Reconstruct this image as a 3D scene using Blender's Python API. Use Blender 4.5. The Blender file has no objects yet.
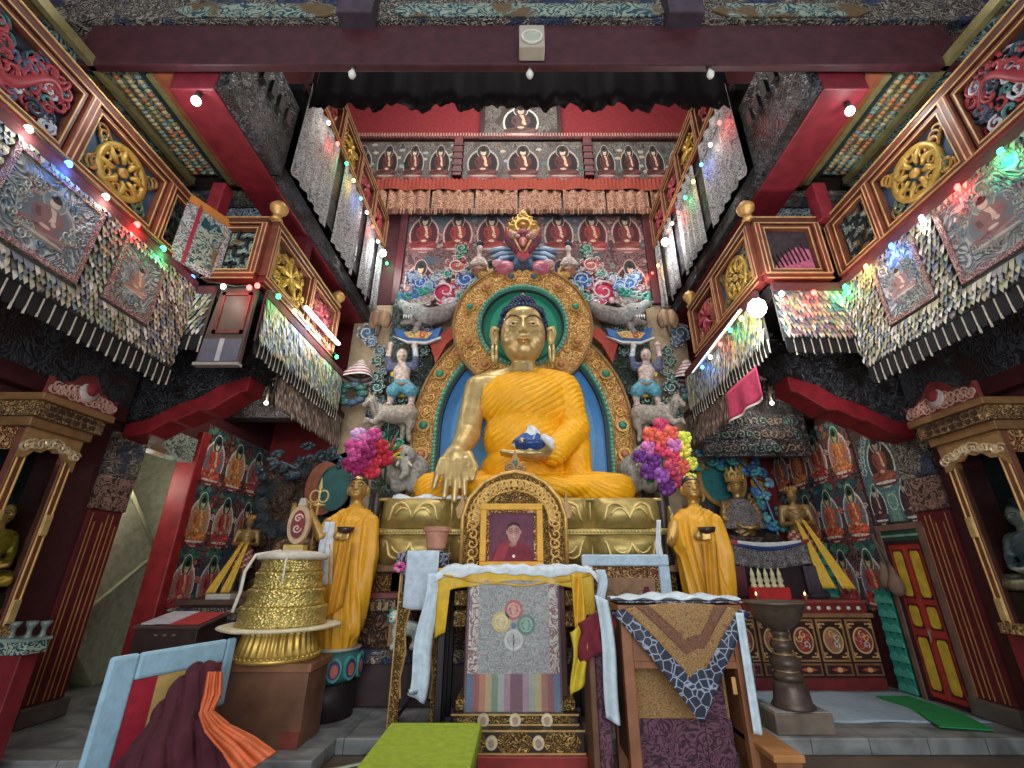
import bpy, math, random
import numpy as np
from mathutils import Vector, Matrix
R = random.Random(7)
PI = math.pi
col = bpy.context.scene.collection
sc = bpy.context.scene
# ---------------------------------------------------------------- camera
F, PP, PITCH, EYE = 449.0, 519.0, math.radians(22.07), 1.7
CP, SP = math.cos(PITCH), math.sin(PITCH)
def P(u, v, X=None, Y=None, Z=None):
    """world point seen at a photo pixel on the plane X=, Y= or Z= (Z above the floor)"""
    xc, yc = (u-PP)/F, (384-v)/F
    d = (xc, CP-yc*SP, SP+yc*CP)
    t = Y/d[1] if Y is not None else (X/d[0] if X is not None else (Z-EYE)/d[2])
    return Vector((d[0]*t, d[1]*t, EYE+d[2]*t))
cam = bpy.data.cameras.new('camera'); camo = bpy.data.objects.new('camera', cam); col.objects.link(camo)
camo.location = (0, 0, EYE); camo.rotation_euler = (PI/2+PITCH, 0, 0)
cam.sensor_width = 36; cam.lens = F/1024*36; cam.shift_x = -(PP-512)/1024; cam.clip_start = .05
sc.camera = camo
# ---------------------------------------------------------------- colours and materials
def C(r, g, b):
    m = .3*r+.59*g+.11*b; r, g, b = (m+(q-m)*SAT for q in (r, g, b))
    f = lambda x: ((x/255+.055)/1.055)**2.4 if x > 10 else x/255/12.92
    return (f(r), f(g), f(b))
SAT = .88
MAROON = C(92,26,34); DARKRED = C(66,18,22); RED = C(150,30,34); BRIGHTRED = C(196,40,40); ORANGE = C(214,110,50)
GOLD = C(196,152,78); BRASS = C(214,176,92); PALEGOLD = C(206,182,110); YELLOW = C(222,176,32); SAFFRON = C(236,160,18)
TEAL = C(40,128,120); GREEN = C(52,120,70); DKGREEN = C(30,70,56); BLUE = C(58,110,178); NAVY = C(30,42,84); SKY = C(132,176,214)
WHITE = C(226,226,222); CREAM = C(214,200,166); GREY = C(140,136,128); STONE = C(150,134,114); PINK = C(206,110,130); PURPLE = C(120,60,130)
BLACK = C(18,16,18); BROWN = C(92,62,44); WOOD = C(120,74,44); DKWOOD = C(58,38,32); SKIN = C(196,160,134); ICE = C(176,204,222)
MATS = {}
def nodes(name):
    m = bpy.data.materials.new(name); m.use_nodes = True
    nt = m.node_tree; b = nt.nodes['Principled BSDF']
    return m, nt, b
def N(nt, t, **k):
    n = nt.nodes.new(t)
    for a, v in k.items():
        if a in n.inputs.keys(): n.inputs[a].default_value = v
        else: setattr(n, a, v)
    return n
def L(nt, a, b): nt.links.new(a, b)
def mat(key, rough=.6, metal=0., noise=.25, nscale=9., bump=0., bscale=60., kind='noise', emit=0., spec=.4, sheen=0.):
    """colour from the mesh's own attribute, broken up by a little noise; bump by noise, cells or bands"""
    if key in MATS: return MATS[key]
    m, nt, b = nodes(key)
    at = N(nt, 'ShaderNodeAttribute', attribute_name='Col')
    tc = N(nt, 'ShaderNodeTexCoord')
    nz = N(nt, 'ShaderNodeTexNoise', Scale=nscale, Detail=5.)
    L(nt, tc.outputs['Object'], nz.inputs['Vector'])
    mr = N(nt, 'ShaderNodeMapRange'); mr.inputs['From Min'].default_value = .3; mr.inputs['From Max'].default_value = .7
    mr.inputs['To Min'].default_value = 1-noise; mr.inputs['To Max'].default_value = 1+noise*.6
    L(nt, nz.outputs['Fac'], mr.inputs['Value'])
    mx = N(nt, 'ShaderNodeVectorMath', operation='SCALE'); L(nt, at.outputs['Color'], mx.inputs[0]); L(nt, mr.outputs[0], mx.inputs['Scale'])
    L(nt, mx.outputs[0], b.inputs['Base Color'])
    b.inputs['Roughness'].default_value = rough; b.inputs['Metallic'].default_value = metal
    b.inputs['Specular IOR Level'].default_value = spec
    if sheen: b.inputs['Sheen Weight'].default_value = sheen
    if emit:
        L(nt, at.outputs['Color'], b.inputs['Emission Color']); b.inputs['Emission Strength'].default_value = emit
    if bump:
        bp = N(nt, 'ShaderNodeBump', Strength=bump, Distance=.02)
        if kind == 'noise': t = N(nt, 'ShaderNodeTexNoise', Scale=bscale, Detail=4.); o = t.outputs['Fac']
        elif kind == 'cell': t = N(nt, 'ShaderNodeTexVoronoi', Scale=bscale); o = t.outputs['Distance']
        else: t = N(nt, 'ShaderNodeTexWave', Scale=bscale, Distortion=6., Detail=2.); o = t.outputs['Fac']
        L(nt, tc.outputs['Object'], t.inputs['Vector']); L(nt, o, bp.inputs['Height']); L(nt, bp.outputs[0], b.inputs['Normal'])
    MATS[key] = m; return m
def carved(key, ground, ridge, scale=14., metal=.0, rough=.45, dist=3.2, bump=.9, third=None, width=.5):
    """scrollwork: twisting bands of noise, ridges in one colour and hollows in another, embossed"""
    if key in MATS: return MATS[key]
    m, nt, b = nodes(key)
    tc = N(nt, 'ShaderNodeTexCoord')
    nz = N(nt, 'ShaderNodeTexNoise', Scale=scale, Detail=1.5, Distortion=dist); L(nt, tc.outputs['Object'], nz.inputs['Vector'])
    w = N(nt, 'ShaderNodeMath', operation='MULTIPLY'); w.inputs[1].default_value = 34.; L(nt, nz.outputs['Fac'], w.inputs[0])
    s = N(nt, 'ShaderNodeMath', operation='SINE'); L(nt, w.outputs[0], s.inputs[0])
    rp = N(nt, 'ShaderNodeValToRGB'); e = rp.color_ramp.elements
    e[0].position = max(0., width-.25); e[0].color = (*ground, 1); e[1].position = min(1., width+.12); e[1].color = (*ridge, 1)
    mr = N(nt, 'ShaderNodeMapRange'); mr.inputs['From Min'].default_value = -1.; L(nt, s.outputs[0], mr.inputs['Value'])
    L(nt, mr.outputs[0], rp.inputs['Fac'])
    out = rp.outputs['Color']
    if third:
        n2 = N(nt, 'ShaderNodeTexNoise', Scale=scale*.45, Detail=2.); L(nt, tc.outputs['Object'], n2.inputs['Vector'])
        r2 = N(nt, 'ShaderNodeValToRGB'); r2.color_ramp.elements[0].position = .52; r2.color_ramp.elements[1].position = .6
        L(nt, n2.outputs['Fac'], r2.inputs['Fac'])
        mx = N(nt, 'ShaderNodeMixRGB'); mx.inputs[2].default_value = (*third, 1); L(nt, r2.outputs[0], mx.inputs[0]); L(nt, out, mx.inputs[1]); out = mx.outputs[0]
    L(nt, out, b.inputs['Base Color'])
    bp = N(nt, 'ShaderNodeBump', Strength=bump, Distance=.03); L(nt, mr.outputs[0], bp.inputs['Height']); L(nt, bp.outputs[0], b.inputs['Normal'])
    b.inputs['Metallic'].default_value = metal; b.inputs['Roughness'].default_value = rough
    MATS[key] = m; return m
def marble(key, c0, c1, tile=.6):
    m, nt, b = nodes(key); tc = N(nt, 'ShaderNodeTexCoord')
    br = N(nt, 'ShaderNodeTexBrick', Scale=1., offset=.0)
    br.inputs['Brick Width'].default_value = tile; br.inputs['Row Height'].default_value = tile; br.inputs['Mortar Size'].default_value = .006
    br.inputs['Color1'].default_value = (.75,.75,.75,1); br.inputs['Color2'].default_value = (1,1,1,1); br.inputs['Mortar'].default_value = (.3,.3,.3,1)
    L(nt, tc.outputs['Object'], br.inputs['Vector'])
    nz = N(nt, 'ShaderNodeTexNoise', Scale=1.6, Detail=8., Distortion=1.6); L(nt, tc.outputs['Object'], nz.inputs['Vector'])
    rp = N(nt, 'ShaderNodeValToRGB'); e = rp.color_ramp.elements; e[0].position = .35; e[0].color = (*c0,1); e[1].position = .62; e[1].color = (*c1,1)
    L(nt, nz.outputs['Fac'], rp.inputs['Fac'])
    mx = N(nt, 'ShaderNodeMixRGB', blend_type='MULTIPLY'); mx.inputs[0].default_value = 1; L(nt, rp.outputs[0], mx.inputs[1]); L(nt, br.outputs['Color'], mx.inputs[2])
    L(nt, mx.outputs[0], b.inputs['Base Color']); b.inputs['Roughness'].default_value = .38
    return m
PAINT = mat('painted wood', .5, noise=.3, nscale=7); MATTE = mat('matte paint', .8, noise=.25)
CLOTH = mat('cloth', .85, noise=.18, nscale=14, bump=.25, bscale=90)
SATIN = mat('satin cloth', .5, noise=.15, nscale=10, bump=.2, bscale=25)
GILT = mat('gilded metal', .42, metal=.55, noise=.3, nscale=6, bump=.12, bscale=14)
GILTSOFT = mat('gold paint', .42, metal=.35, noise=.25, nscale=10, bump=.15, bscale=30)
EMBOSS = mat('embossed brass', .38, metal=.7, noise=.35, nscale=20, bump=.7, bscale=36, kind='cell')
TIMBER = mat('timber', .5, noise=.35, nscale=4, bump=.08, bscale=30)
FRESCO = mat('busy fresco paint', .8, noise=.5, nscale=26)
GLOSS = mat('glazed paint', .3, noise=.12)
BUSY = mat('weathered carved paint', .5, noise=.5, nscale=18, bump=.3, bscale=22)
STONEM = mat('stone', .7, noise=.3, nscale=5, bump=.3, bscale=24)
EMIT = mat('lit lamp', .4, noise=0, emit=9.); EMITHOT = mat('lit bright lamp', .4, noise=0, emit=14.)
SCROLL = carved('gilded scrollwork', C(186,100,40), C(240,192,108), scale=6.5, metal=.15, dist=2.2)
SCROLLFINE = carved('fine gilded scrollwork', C(92,60,30), C(206,162,84), scale=11, metal=.3, dist=2.)
CORNICE = carved('carved gilt moulding', C(84,56,36), C(186,142,84), scale=16, dist=1.2)
SCROLLRED = carved('red and gold scrollwork', C(110,26,28), C(196,150,90), scale=8, dist=2.)
PEDSCROLL = carved('carved band with gold scrolls', C(64,24,22), C(170,120,62), scale=8, dist=2.)
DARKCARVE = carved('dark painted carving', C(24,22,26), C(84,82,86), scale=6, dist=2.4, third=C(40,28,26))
BLUECARVE = carved('blue and white painted band', C(28,58,92), C(176,186,186), scale=6, dist=2., bump=.3)
TEALCARVE = carved('teal painted band', C(26,72,84), C(150,160,140), scale=4.5, dist=2., bump=.3, third=C(110,84,50))
GREYCARVE = carved('grey carved capital', C(62,52,48), C(160,148,132), scale=6, dist=2.4, third=C(60,70,100))
LACE = carved('silvery brocade', C(92,92,96), C(182,180,178), scale=7, dist=2.6, rough=.6, bump=.3)
PURPLEBRO = carved('purple brocade', C(58,22,40), C(112,66,84), scale=5, rough=.7, bump=.2)
GOLDBRO = carved('old gold brocade', C(120,78,36), C(176,132,72), scale=16, rough=.6, bump=.2)
ROCK = carved('rocky brown backdrop', C(44,30,24), C(112,80,56), scale=3, rough=.8, bump=.8, third=C(60,70,74))
MURALBG = carved('painted wall ground', C(62,32,38), C(120,82,80), scale=2.2, rough=.7, bump=.05, third=C(58,76,88))
MURALDARK = carved('dark painted wall ground', C(36,34,40), C(110,100,90), scale=3.6, rough=.7, bump=.05, third=C(60,44,40))
CREAMPAT = carved('pinkish cream patterned cloth', C(124,66,48), C(196,144,112), scale=3.5, rough=.8, bump=.2)
THROW = carved('dark metallic brocade', C(34,32,36), C(150,140,140), scale=9, rough=.5, bump=.5)
GLASS, gnt, gb = nodes('cabinet glass')
gb.inputs['Base Color'].default_value = (.75,.82,.8,1); gb.inputs['Transmission Weight'].default_value = 1.; gb.inputs['Roughness'].default_value = .02; gb.inputs['IOR'].default_value = 1.1
FILM, fnt, fb = nodes('clear plastic film')
fb.inputs['Base Color'].default_value = (.95,.95,.95,1); fb.inputs['Alpha'].default_value = .09; fb.inputs['Roughness'].default_value = .12
_b = N(fnt, 'ShaderNodeBump', Strength=.7, Distance=.03); _n = N(fnt, 'ShaderNodeTexNoise', Scale=7., Detail=3.); L(fnt, _n.outputs['Fac'], _b.inputs['Height']); L(fnt, _b.outputs[0], fb.inputs['Normal'])
# dark blue cloth with interlaced white circles
def rings_mat():
    m, nt, b = nodes('blue cloth with woven rings'); tc = N(nt, 'ShaderNodeTexCoord')
    vo = N(nt, 'ShaderNodeTexVoronoi', Scale=13., feature='DISTANCE_TO_EDGE'); L(nt, tc.outputs['Object'], vo.inputs['Vector'])
    rp = N(nt, 'ShaderNodeValToRGB'); e = rp.color_ramp.elements; e[0].position = .03; e[0].color = (*C(150,160,178),1); e[1].position = .07; e[1].color = (*C(34,40,62),1)
    L(nt, vo.outputs['Distance'], rp.inputs['Fac']); L(nt, rp.outputs[0], b.inputs['Base Color']); b.inputs['Roughness'].default_value = .6
    return m
RINGS = rings_mat()
# ---------------------------------------------------------------- mesh builder
_ico = {}
def icos(n):
    if n not in _ico:
        import bmesh
        bm = bmesh.new(); bmesh.ops.create_icosphere(bm, subdivisions=n, radius=1.)
        _ico[n] = ([v.co.copy() for v in bm.verts], [[v.index for v in f.verts] for f in bm.faces]); bm.free()
    return _ico[n]
class MB:
    def __init__(s, c=WHITE): s.v, s.f, s.c, s.cur, s.M = [], [], [], c, Matrix()
    def frame(s, o, ex, ey):
        ex, ey = Vector(ex).normalized(), Vector(ey).normalized(); n = ex.cross(ey)
        s.M = Matrix(((ex.x, ey.x, n.x, o[0]), (ex.y, ey.y, n.y, o[1]), (ex.z, ey.z, n.z, o[2]), (0,0,0,1))); return s
    def add(s, vs, fs, c=None):
        b = len(s.v); s.v += [s.M @ Vector(p) for p in vs]
        s.f += [[i+b for i in f] for f in fs]; s.c += [c or s.cur]*len(fs); return s
    def box(s, a, b, c=None):
        (x0,y0,z0), (x1,y1,z1) = a, b
        return s.add([(x0,y0,z0),(x1,y0,z0),(x1,y1,z0),(x0,y1,z0),(x0,y0,z1),(x1,y0,z1),(x1,y1,z1),(x0,y1,z1)],
            [(0,3,2,1),(4,5,6,7),(0,1,5,4),(1,2,6,5),(2,3,7,6),(3,0,4,7)], c)
    def prism(s, pts, h0, h1, c=None):
        n = len(pts); vs = [(x,y,h0) for x,y in pts]+[(x,y,h1) for x,y in pts]
        return s.add(vs, [list(range(n-1,-1,-1)), list(range(n,2*n))]+[(i,(i+1)%n,n+(i+1)%n,n+i) for i in range(n)], c)
    def poly(s, pts, h, c=None): return s.add([(x,y,h) for x,y in pts], [list(range(len(pts)))], c)
    def rim(s, x0, y0, x1, y1, w, h0, h1, c=None):
        s.box((x0,y0,h0),(x1,y0+w,h1),c); s.box((x0,y1-w,h0),(x1,y1,h1),c); s.box((x0,y0+w,h0),(x0+w,y1-w,h1),c); return s.box((x1-w,y0+w,h0),(x1,y1-w,h1),c)
    def ell(s, x, y, rx, ry, h, c=None, n=18, h1=None):
        pts = [(x+rx*math.cos(2*PI*i/n), y+ry*math.sin(2*PI*i/n)) for i in range(n)]
        return s.poly(pts, h, c) if h1 is None else s.prism(pts, h, h1, c)
    def ringp(s, x, y, rx, ry, w, h, c=None, n=20, a0=0, a1=2*PI, h1=None):
        vs, fs = [], []; full = abs(a1-a0-2*PI) < 1e-6; hh = h if h1 is None else h1
        for i in range(n+1):
            a = a0+(a1-a0)*i/n
            vs += [(x+rx*math.cos(a), y+ry*math.sin(a), hh), (x+(rx-w)*math.cos(a), y+(ry-w)*math.sin(a), hh)]
            if h1 is not None: vs += [(x+rx*math.cos(a), y+ry*math.sin(a), h), (x+(rx-w)*math.cos(a), y+(ry-w)*math.sin(a), h)]
        k = 2 if h1 is None else 4
        for i in range(n):
            p, q = k*i, k*(i+1); fs.append((p, q, q+1, p+1))
            if h1 is not None: fs += [(p+2, q+2, q, p), (p+1, q+1, q+3, p+3)]
        return s.add(vs, fs, c)
    def ball(s, p, r, c=None, n=2):
        vs, fs = icos(n); r = r if hasattr(r, '__len__') else (r,r,r)
        return s.add([(p[0]+v.x*r[0], p[1]+v.y*r[1], p[2]+v.z*r[2]) for v in vs], fs, c)
    def tube(s, pts, r, c=None, n=8, caps=True):
        pts = [Vector(p) for p in pts]; m = len(pts); rs = r if hasattr(r, '__len__') else [r]*m
        vs, fs = [], []; up = None
        for i, p in enumerate(pts):
            d = (pts[min(i+1,m-1)]-pts[max(i-1,0)])
            d = d.normalized() if d.length > 1e-9 else Vector((0,0,1))
            if up is None: up = Vector((0,0,1)) if abs(d.z) < .9 else Vector((1,0,0))
            a = d.cross(up); a = a.normalized() if a.length > 1e-6 else d.orthogonal().normalized(); b = a.cross(d); up = b
            vs += [p+a*rs[i]*math.cos(2*PI*k/n)+b*rs[i]*math.sin(2*PI*k/n) for k in range(n)]
        for i in range(m-1): fs += [(i*n+k, i*n+(k+1)%n, (i+1)*n+(k+1)%n, (i+1)*n+k) for k in range(n)]
        if caps: fs += [list(range(n-1,-1,-1)), list(range((m-1)*n, m*n))]
        return s.add(vs, fs, c)
    def lathe(s, prof, o=(0,0,0), c=None, n=24, wob=None, sx=1., sy=1.):
        vs, fs = [], []; m = len(prof)
        for i, (r, z) in enumerate(prof):
            for k in range(n):
                a = 2*PI*k/n; q = r*(wob(a, i) if wob else 1)
                vs.append((o[0]+sx*q*math.cos(a), o[1]+sy*q*math.sin(a), o[2]+z))
        cc = []
        for i in range(m-1): fs += [(i*n+k, i*n+(k+1)%n, (i+1)*n+(k+1)%n, (i+1)*n+k) for k in range(n)]
        fs += [list(range(n-1,-1,-1)), list(range((m-1)*n, m*n))]
        return s.add(vs, fs, c)
    def grid(s, nu, nv, f, c=None):
        vs = [f(i/nu, j/nv) for j in range(nv+1) for i in range(nu+1)]; w = nu+1
        fs = [(j*w+i, j*w+i+1, (j+1)*w+i+1, (j+1)*w+i) for j in range(nv) for i in range(nu)]
        b = len(s.f); s.add(vs, fs, None if callable(c) else c)
        if callable(c):
            for q in range(len(fs)): s.c[b+q] = c((q % nu+.5)/nu, (q//nu+.5)/nv)
        return s
    def swirl(s, x, y, r, turns=1.4, th=.03, h=.02, c=None, a0=0., sgn=1, n=16, k=6):
        pts = []; rr = []
        for i in range(n+1):
            t = i/n; a = a0+sgn*turns*2*PI*t; q = r*(1-t)**.8+r*.06
            pts.append((x+q*math.cos(a), y+q*math.sin(a), h+t*th*.8)); rr.append(th*(.55+.45*math.sin(PI*min(1, .15+t*.9))))
        return s.tube(pts, rr, c, k)
    def build(s, name, m=None, parent=None, smooth=False, solid=0., bevel=0., label=None):
        me = bpy.data.meshes.new(name); me.from_pydata([tuple(v) for v in s.v], [], s.f); me.update()
        a = me.color_attributes.new('Col', 'FLOAT_COLOR', 'CORNER')
        arr = np.ones((len(me.loops), 4), np.float32); i = 0
        for f, c in zip(s.f, s.c): arr[i:i+len(f), :3] = c; i += len(f)
        a.data.foreach_set('color', arr.ravel())
        return link(me, name, m or PAINT, parent, smooth, solid, bevel, label)
def link(me, name, m, parent=None, smooth=False, solid=0., bevel=0., label=None):
    me.materials.append(m)
    if smooth: me.polygons.foreach_set('use_smooth', [True]*len(me.polygons))
    o = bpy.data.objects.new(name, me); col.objects.link(o)
    if solid:
        q = o.modifiers.new('thickness', 'SOLIDIFY'); q.thickness = solid; q.offset = 0
    if bevel:
        q = o.modifiers.new('bevel', 'BEVEL'); q.width = bevel; q.segments = 2; q.limit_method = 'ANGLE'
    if parent: o.parent = parent
    if label: o['label'] = label
    return o
def tag(o, label, cat, group=None, kind=None):
    o['label'] = label; o['category'] = cat
    if group: o['group'] = group
    if kind: o['kind'] = kind
    return o
def thing(name, label, cat, loc=(0,0,0), rz=0., group=None, kind=None, scale=1.):
    o = bpy.data.objects.new(name, None); col.objects.link(o); o.location = loc; o.rotation_euler = (0,0,rz); o.scale = (scale,)*3
    o.empty_display_size = .1
    return tag(o, label, cat, group, kind)
def struct(o): o['kind'] = 'structure'; return o
# ---------------------------------------------------------------- sculpted bodies: many capsules fused into one skin
def sculpt(name, prims, voxel, m, parent=None, smooth=3, disp=None, cut=None, colour=None, label=None):
    """prims: ('e', centre, radii, colour) ellipsoids and ('c', p0, r0, p1, r1, colour) tapered capsules"""
    mb = MB()
    for p in prims:
        if p[0] == 'e': mb.ball(p[1], p[2], n=3)
        else:
            a, b = Vector(p[1]), Vector(p[3]); mb.ball(a, p[2], n=2); mb.ball(b, p[4], n=2)
            if (b-a).length > 1e-5: mb.tube([a, b], [p[2]*.99, p[4]*.99], n=14)
    me = bpy.data.meshes.new('t'); me.from_pydata([tuple(v) for v in mb.v], [], mb.f)
    o = bpy.data.objects.new('t', me); col.objects.link(o)
    q = o.modifiers.new('r', 'REMESH'); q.mode = 'VOXEL'; q.voxel_size = voxel
    dg = bpy.context.evaluated_depsgraph_get(); ev = o.evaluated_get(dg); out = bpy.data.meshes.new_from_object(ev)
    bpy.data.objects.remove(o); bpy.data.meshes.remove(me)
    nv = len(out.vertices); co = np.empty(nv*3, np.float64); out.vertices.foreach_get('co', co); co = co.reshape(-1, 3)
    ed = np.empty(len(out.edges)*2, np.int32); out.edges.foreach_get('vertices', ed); ed = ed.reshape(-1, 2)
    deg = np.bincount(ed.ravel(), minlength=nv).astype(float)[:, None]; deg[deg == 0] = 1
    for _ in range(smooth):
        acc = np.zeros_like(co)
        for k in range(3):
            acc[:, k] = np.bincount(ed[:, 0], co[ed[:, 1], k], nv)+np.bincount(ed[:, 1], co[ed[:, 0], k], nv)
        co = co*.45+acc/deg*.55
    out.vertices.foreach_set('co', co.ravel()); out.update()
    best = np.full(nv, 1e9); cc = np.ones((nv, 3)); idx = np.zeros(nv, int)
    for i, p in enumerate(prims):
        if p[0] == 'e':
            r = np.array(p[2] if hasattr(p[2], '__len__') else (p[2],)*3); d = (np.linalg.norm((co-np.array(p[1]))/r, axis=1)-1)*r.min()
        else:
            a, b = np.array(p[1], float), np.array(p[3], float); ab = b-a; t = np.clip(((co-a)@ab)/max(ab@ab, 1e-9), 0, 1)
            d = np.linalg.norm(co-a-t[:, None]*ab, axis=1)-(p[2]+(p[4]-p[2])*t)
        w = d < best; best[w] = d[w]; cc[w] = p[-1]; idx[w] = i
    if disp is not None:
        no = np.empty(nv*3); out.vertices.foreach_get('normal', no); no = no.reshape(-1, 3)
        co = co+no*disp(co, no, idx)[:, None]; out.vertices.foreach_set('co', co.ravel()); out.update()
    if colour is not None: cc = colour(co, cc)
    at = out.color_attributes.new('Col', 'FLOAT_COLOR', 'POINT'); arr = np.ones((nv, 4), np.float32); arr[:, :3] = cc; at.data.foreach_set('color', arr.ravel())
    if cut is not None:
        import bmesh
        bad = cut(co); bm = bmesh.new(); bm.from_mesh(out); bm.verts.ensure_lookup_table()
        bmesh.ops.delete(bm, geom=[v for v in bm.verts if bad[v.index]], context='VERTS'); bm.to_mesh(out); bm.free()
    out.name = name
    return link(out, name, m, parent, True, label=label)
E = lambda c, r, k=WHITE: ('e', c, r, k)
K = lambda a, ra, b, rb, k=WHITE: ('c', a, ra, b, rb, k)
# ================================================================ the hall
MARBLE = marble('grey marble tiles', C(96,98,98), C(150,152,150), .62)
PLANK = mat('worn floor boards', .55, noise=.35, nscale=3)
f = MB(C(92,74,60)).box((-8,-4,-.3), (8,10.4,-.15)); struct(f.build('floor', PLANK))
f = MB(C(120,116,110))
f.box((-7.9,5.25,-.149), (-1.95,10.4,0)); f.box((-1.95,5.85,-.149), (7.9,10.4,0))
struct(f.build('floor_platform', MARBLE, bevel=.012))
WALLC = C(74,24,28)
def wall(name, boxes, m=MATTE, c=WALLC):
    b = MB(c)
    for a, e in boxes: b.box(a, e)
    return struct(b.build(name, m))
wall('wall_left', [((-5.85,1.2,-.15),(-5.65,6.62,5.1)), ((-5.85,6.62,3.75),(-5.65,7.72,5.1)), ((-5.85,7.72,0),(-5.65,10,5.1)), ((-6.5,1.2,5.1),(-6.4,10,16.8))])
wall('wall_right', [((5.65,1.2,-.15),(5.85,10,5.1)), ((6.4,1.2,5.1),(6.5,10,16.8))])
wall('wall_back', [((-6.5,10,0),(6.5,10.2,17))], c=C(128,26,32))
wall('wall_niche', [((-3.85,9.2,0),(3.85,9.98,7.45))], c=C(176,150,116))
wall('ceiling', [((-6.5,1.2,16.8),(6.5,10,17))], c=C(40,16,18))
# carved lintel above the stair opening
b = MB(C(38,52,48)); b.box((-5.86,6.62,3.35),(-5.62,7.72,3.75)); struct(b.build('trim_1', TEALCARVE))
# stair room behind the left opening
w = MB(C(190,188,160)); w.box((-8.2,5.6,-.15),(-8.1,9.0,4.4)); w.box((-8.1,8.9,-.15),(-5.86,9.0,4.4)); w.box((-8.1,5.6,-.15),(-5.86,5.7,4.4)); w.box((-8.2,5.6,4.4),(-5.86,9,4.5))
struct(w.build('wall_stair_room', MATTE))
st = thing('staircase', 'cream painted stair parapet with metal handrails, seen through the opening on the left', 'stairs', (-6.9,7.6,0), kind='structure')
def loc(o, p): return tuple(Vector(p)-Vector(o.location))
X = -6.55
pp = [P(157,553,X=X), P(128,487,X=X), P(112,535,X=X), P(70,640,X=X), P(95,690,X=X), P(160,610,X=X)]
q = MB(C(196,192,158)); q.frame((0,0,0),(0,1,0),(0,0,1))
q.prism([(p.y-7.6, p.z) for p in reversed(pp)], -6.95+6.9, -6.55+6.9); q.build('parapet', MATTE, st)
X = -7.6
q = MB(C(150,148,122)); a, e = P(148,512,X=X), P(185,560,X=X); q.box(loc(st,(X,min(a.y,e.y),e.z-1.2)), loc(st,(X+.1,max(a.y,e.y)+.6,a.z))); q.build('upper_parapet', MATTE, st)
X = -6.5
q = MB(C(196,192,150))
q.tube([loc(st,P(128,484,X=X)), loc(st,P(143,520,X=X)), loc(st,P(157,555,X=X))], .03); q.tube([loc(st,P(158,552,X=X)), loc(st,P(85,612,X=X))], .03)
q.build('handrail', GLOSS, st, True)
# window at the top of the stair
wd = MB(C(120,96,60)); a = P(184,470,X=-8.0)
win = thing('window_1', 'small yellow lit window high in the stair room on the left', 'window', (-8.05,a.y,a.z), kind='structure')
for d in ((-.32,-.02),(.26,-.02)): MB(C(120,92,56)).box((0,d[0],-.75),(.08,d[0]+.07,.3)).build('window_frame', TIMBER, win)
MB(C(214,200,60)).box((.01,-.26,-.62),(.03,.28,.3)).build('pane', mat('lit yellow glass', .3, noise=.4, nscale=3, emit=.5), win)
MB(C(120,92,56)).box((0,-.32,-.78),(.1,.34,-.68)).build('window_sill', TIMBER, win)
# red jamb on the far side of the opening
struct(MB(C(150,32,34)).box((-5.9,7.66,0),(-5.55,7.86,3.9)).build('trim_2', PAINT, bevel=.02))
# ---------------------------------------------------------------- pillars with stripes, capitals and bracket arms
for s in (-1, 1):
    o = thing('pillar', 'dark red pillar with thin gold stripes, on the %s side of the hall' % ('left' if s < 0 else 'right'), 'pillar', (s*5.9,6.33,0), kind='structure')
    MB(C(104,24,32)).box((-.28,-.27,.2),(.28,.27,2.4)).build('shaft', PAINT, o, bevel=.02)
    MB(C(92,80,72)).box((-.34,-.31,0),(.34,.31,.2)).build('plinth', STONEM, o, bevel=.02)
    MB(C(92,76,62)).box((-.3,-.29,2.4),(.3,.29,2.85)).build('painted_band', carved('flower painted band', C(56,40,38), C(150,112,96), scale=6, dist=1.6, bump=.3), o, bevel=.02)
    MB(C(150,140,124)).box((-.31,-.3,2.85),(.31,.3,3.45)).build('capital', GREYCARVE, o, bevel=.03)
    g = MB(C(206,150,80))
    for y in (-.2,-.14,-.02,.04,.12,.2): g.box((-s*.285-.003,y-.007,.22),(-s*.285+.003,y+.007,2.28+.1*math.sin(y*20)))
    for x in (-.18,-.05,.1): g.box((x-.007,-.276,.22),(x+.007,-.27,2.36))
    g.build('gold_stripe', GILTSOFT, o)
    # bracket arm
    d = -s
    arm = [(0,-.05),(.35,.02),(.62,.2),(.7,.2),(1.0,.36),(1.15,.36),(1.5,.62),(1.62,.66),(1.62,1.0),(0,1.0)]
    a2 = [(0,.5),(1.66,.82),(1.72,1.15),(0,1.15)]
    br = thing('bracket_arm', 'red stepped bracket arm under the balcony at the %s pillar' % ('left' if s < 0 else 'right'), 'bracket', (s*5.6,6.33,3.42), kind='structure')
    m1 = MB(C(150,28,36)); m1.frame((0,0,0),(d,0,0),(0,0,1)); m1.prism(arm, -.2, .2); m1.build('arm', PAINT, br, bevel=.015)
    m1 = MB(C(40,36,38)); m1.frame((0,0,0),(d,0,0),(0,0,1)); m1.prism([(0,1.0),(1.66,1.0),(1.8,1.08),(1.8,1.5),(0,1.5)], -.24, .24)
    m1.prism([(-.03,.14),(.3,.22),(.5,.34),(.62,.42),(.8,.5),(1.0,.58),(1.2,.74),(1.5,.84),(1.66,.9),(1.66,1.05),(-.03,1.05)], -.225, .225); m1.build('carved_block', DARKCARVE, br, bevel=.02)
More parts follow.
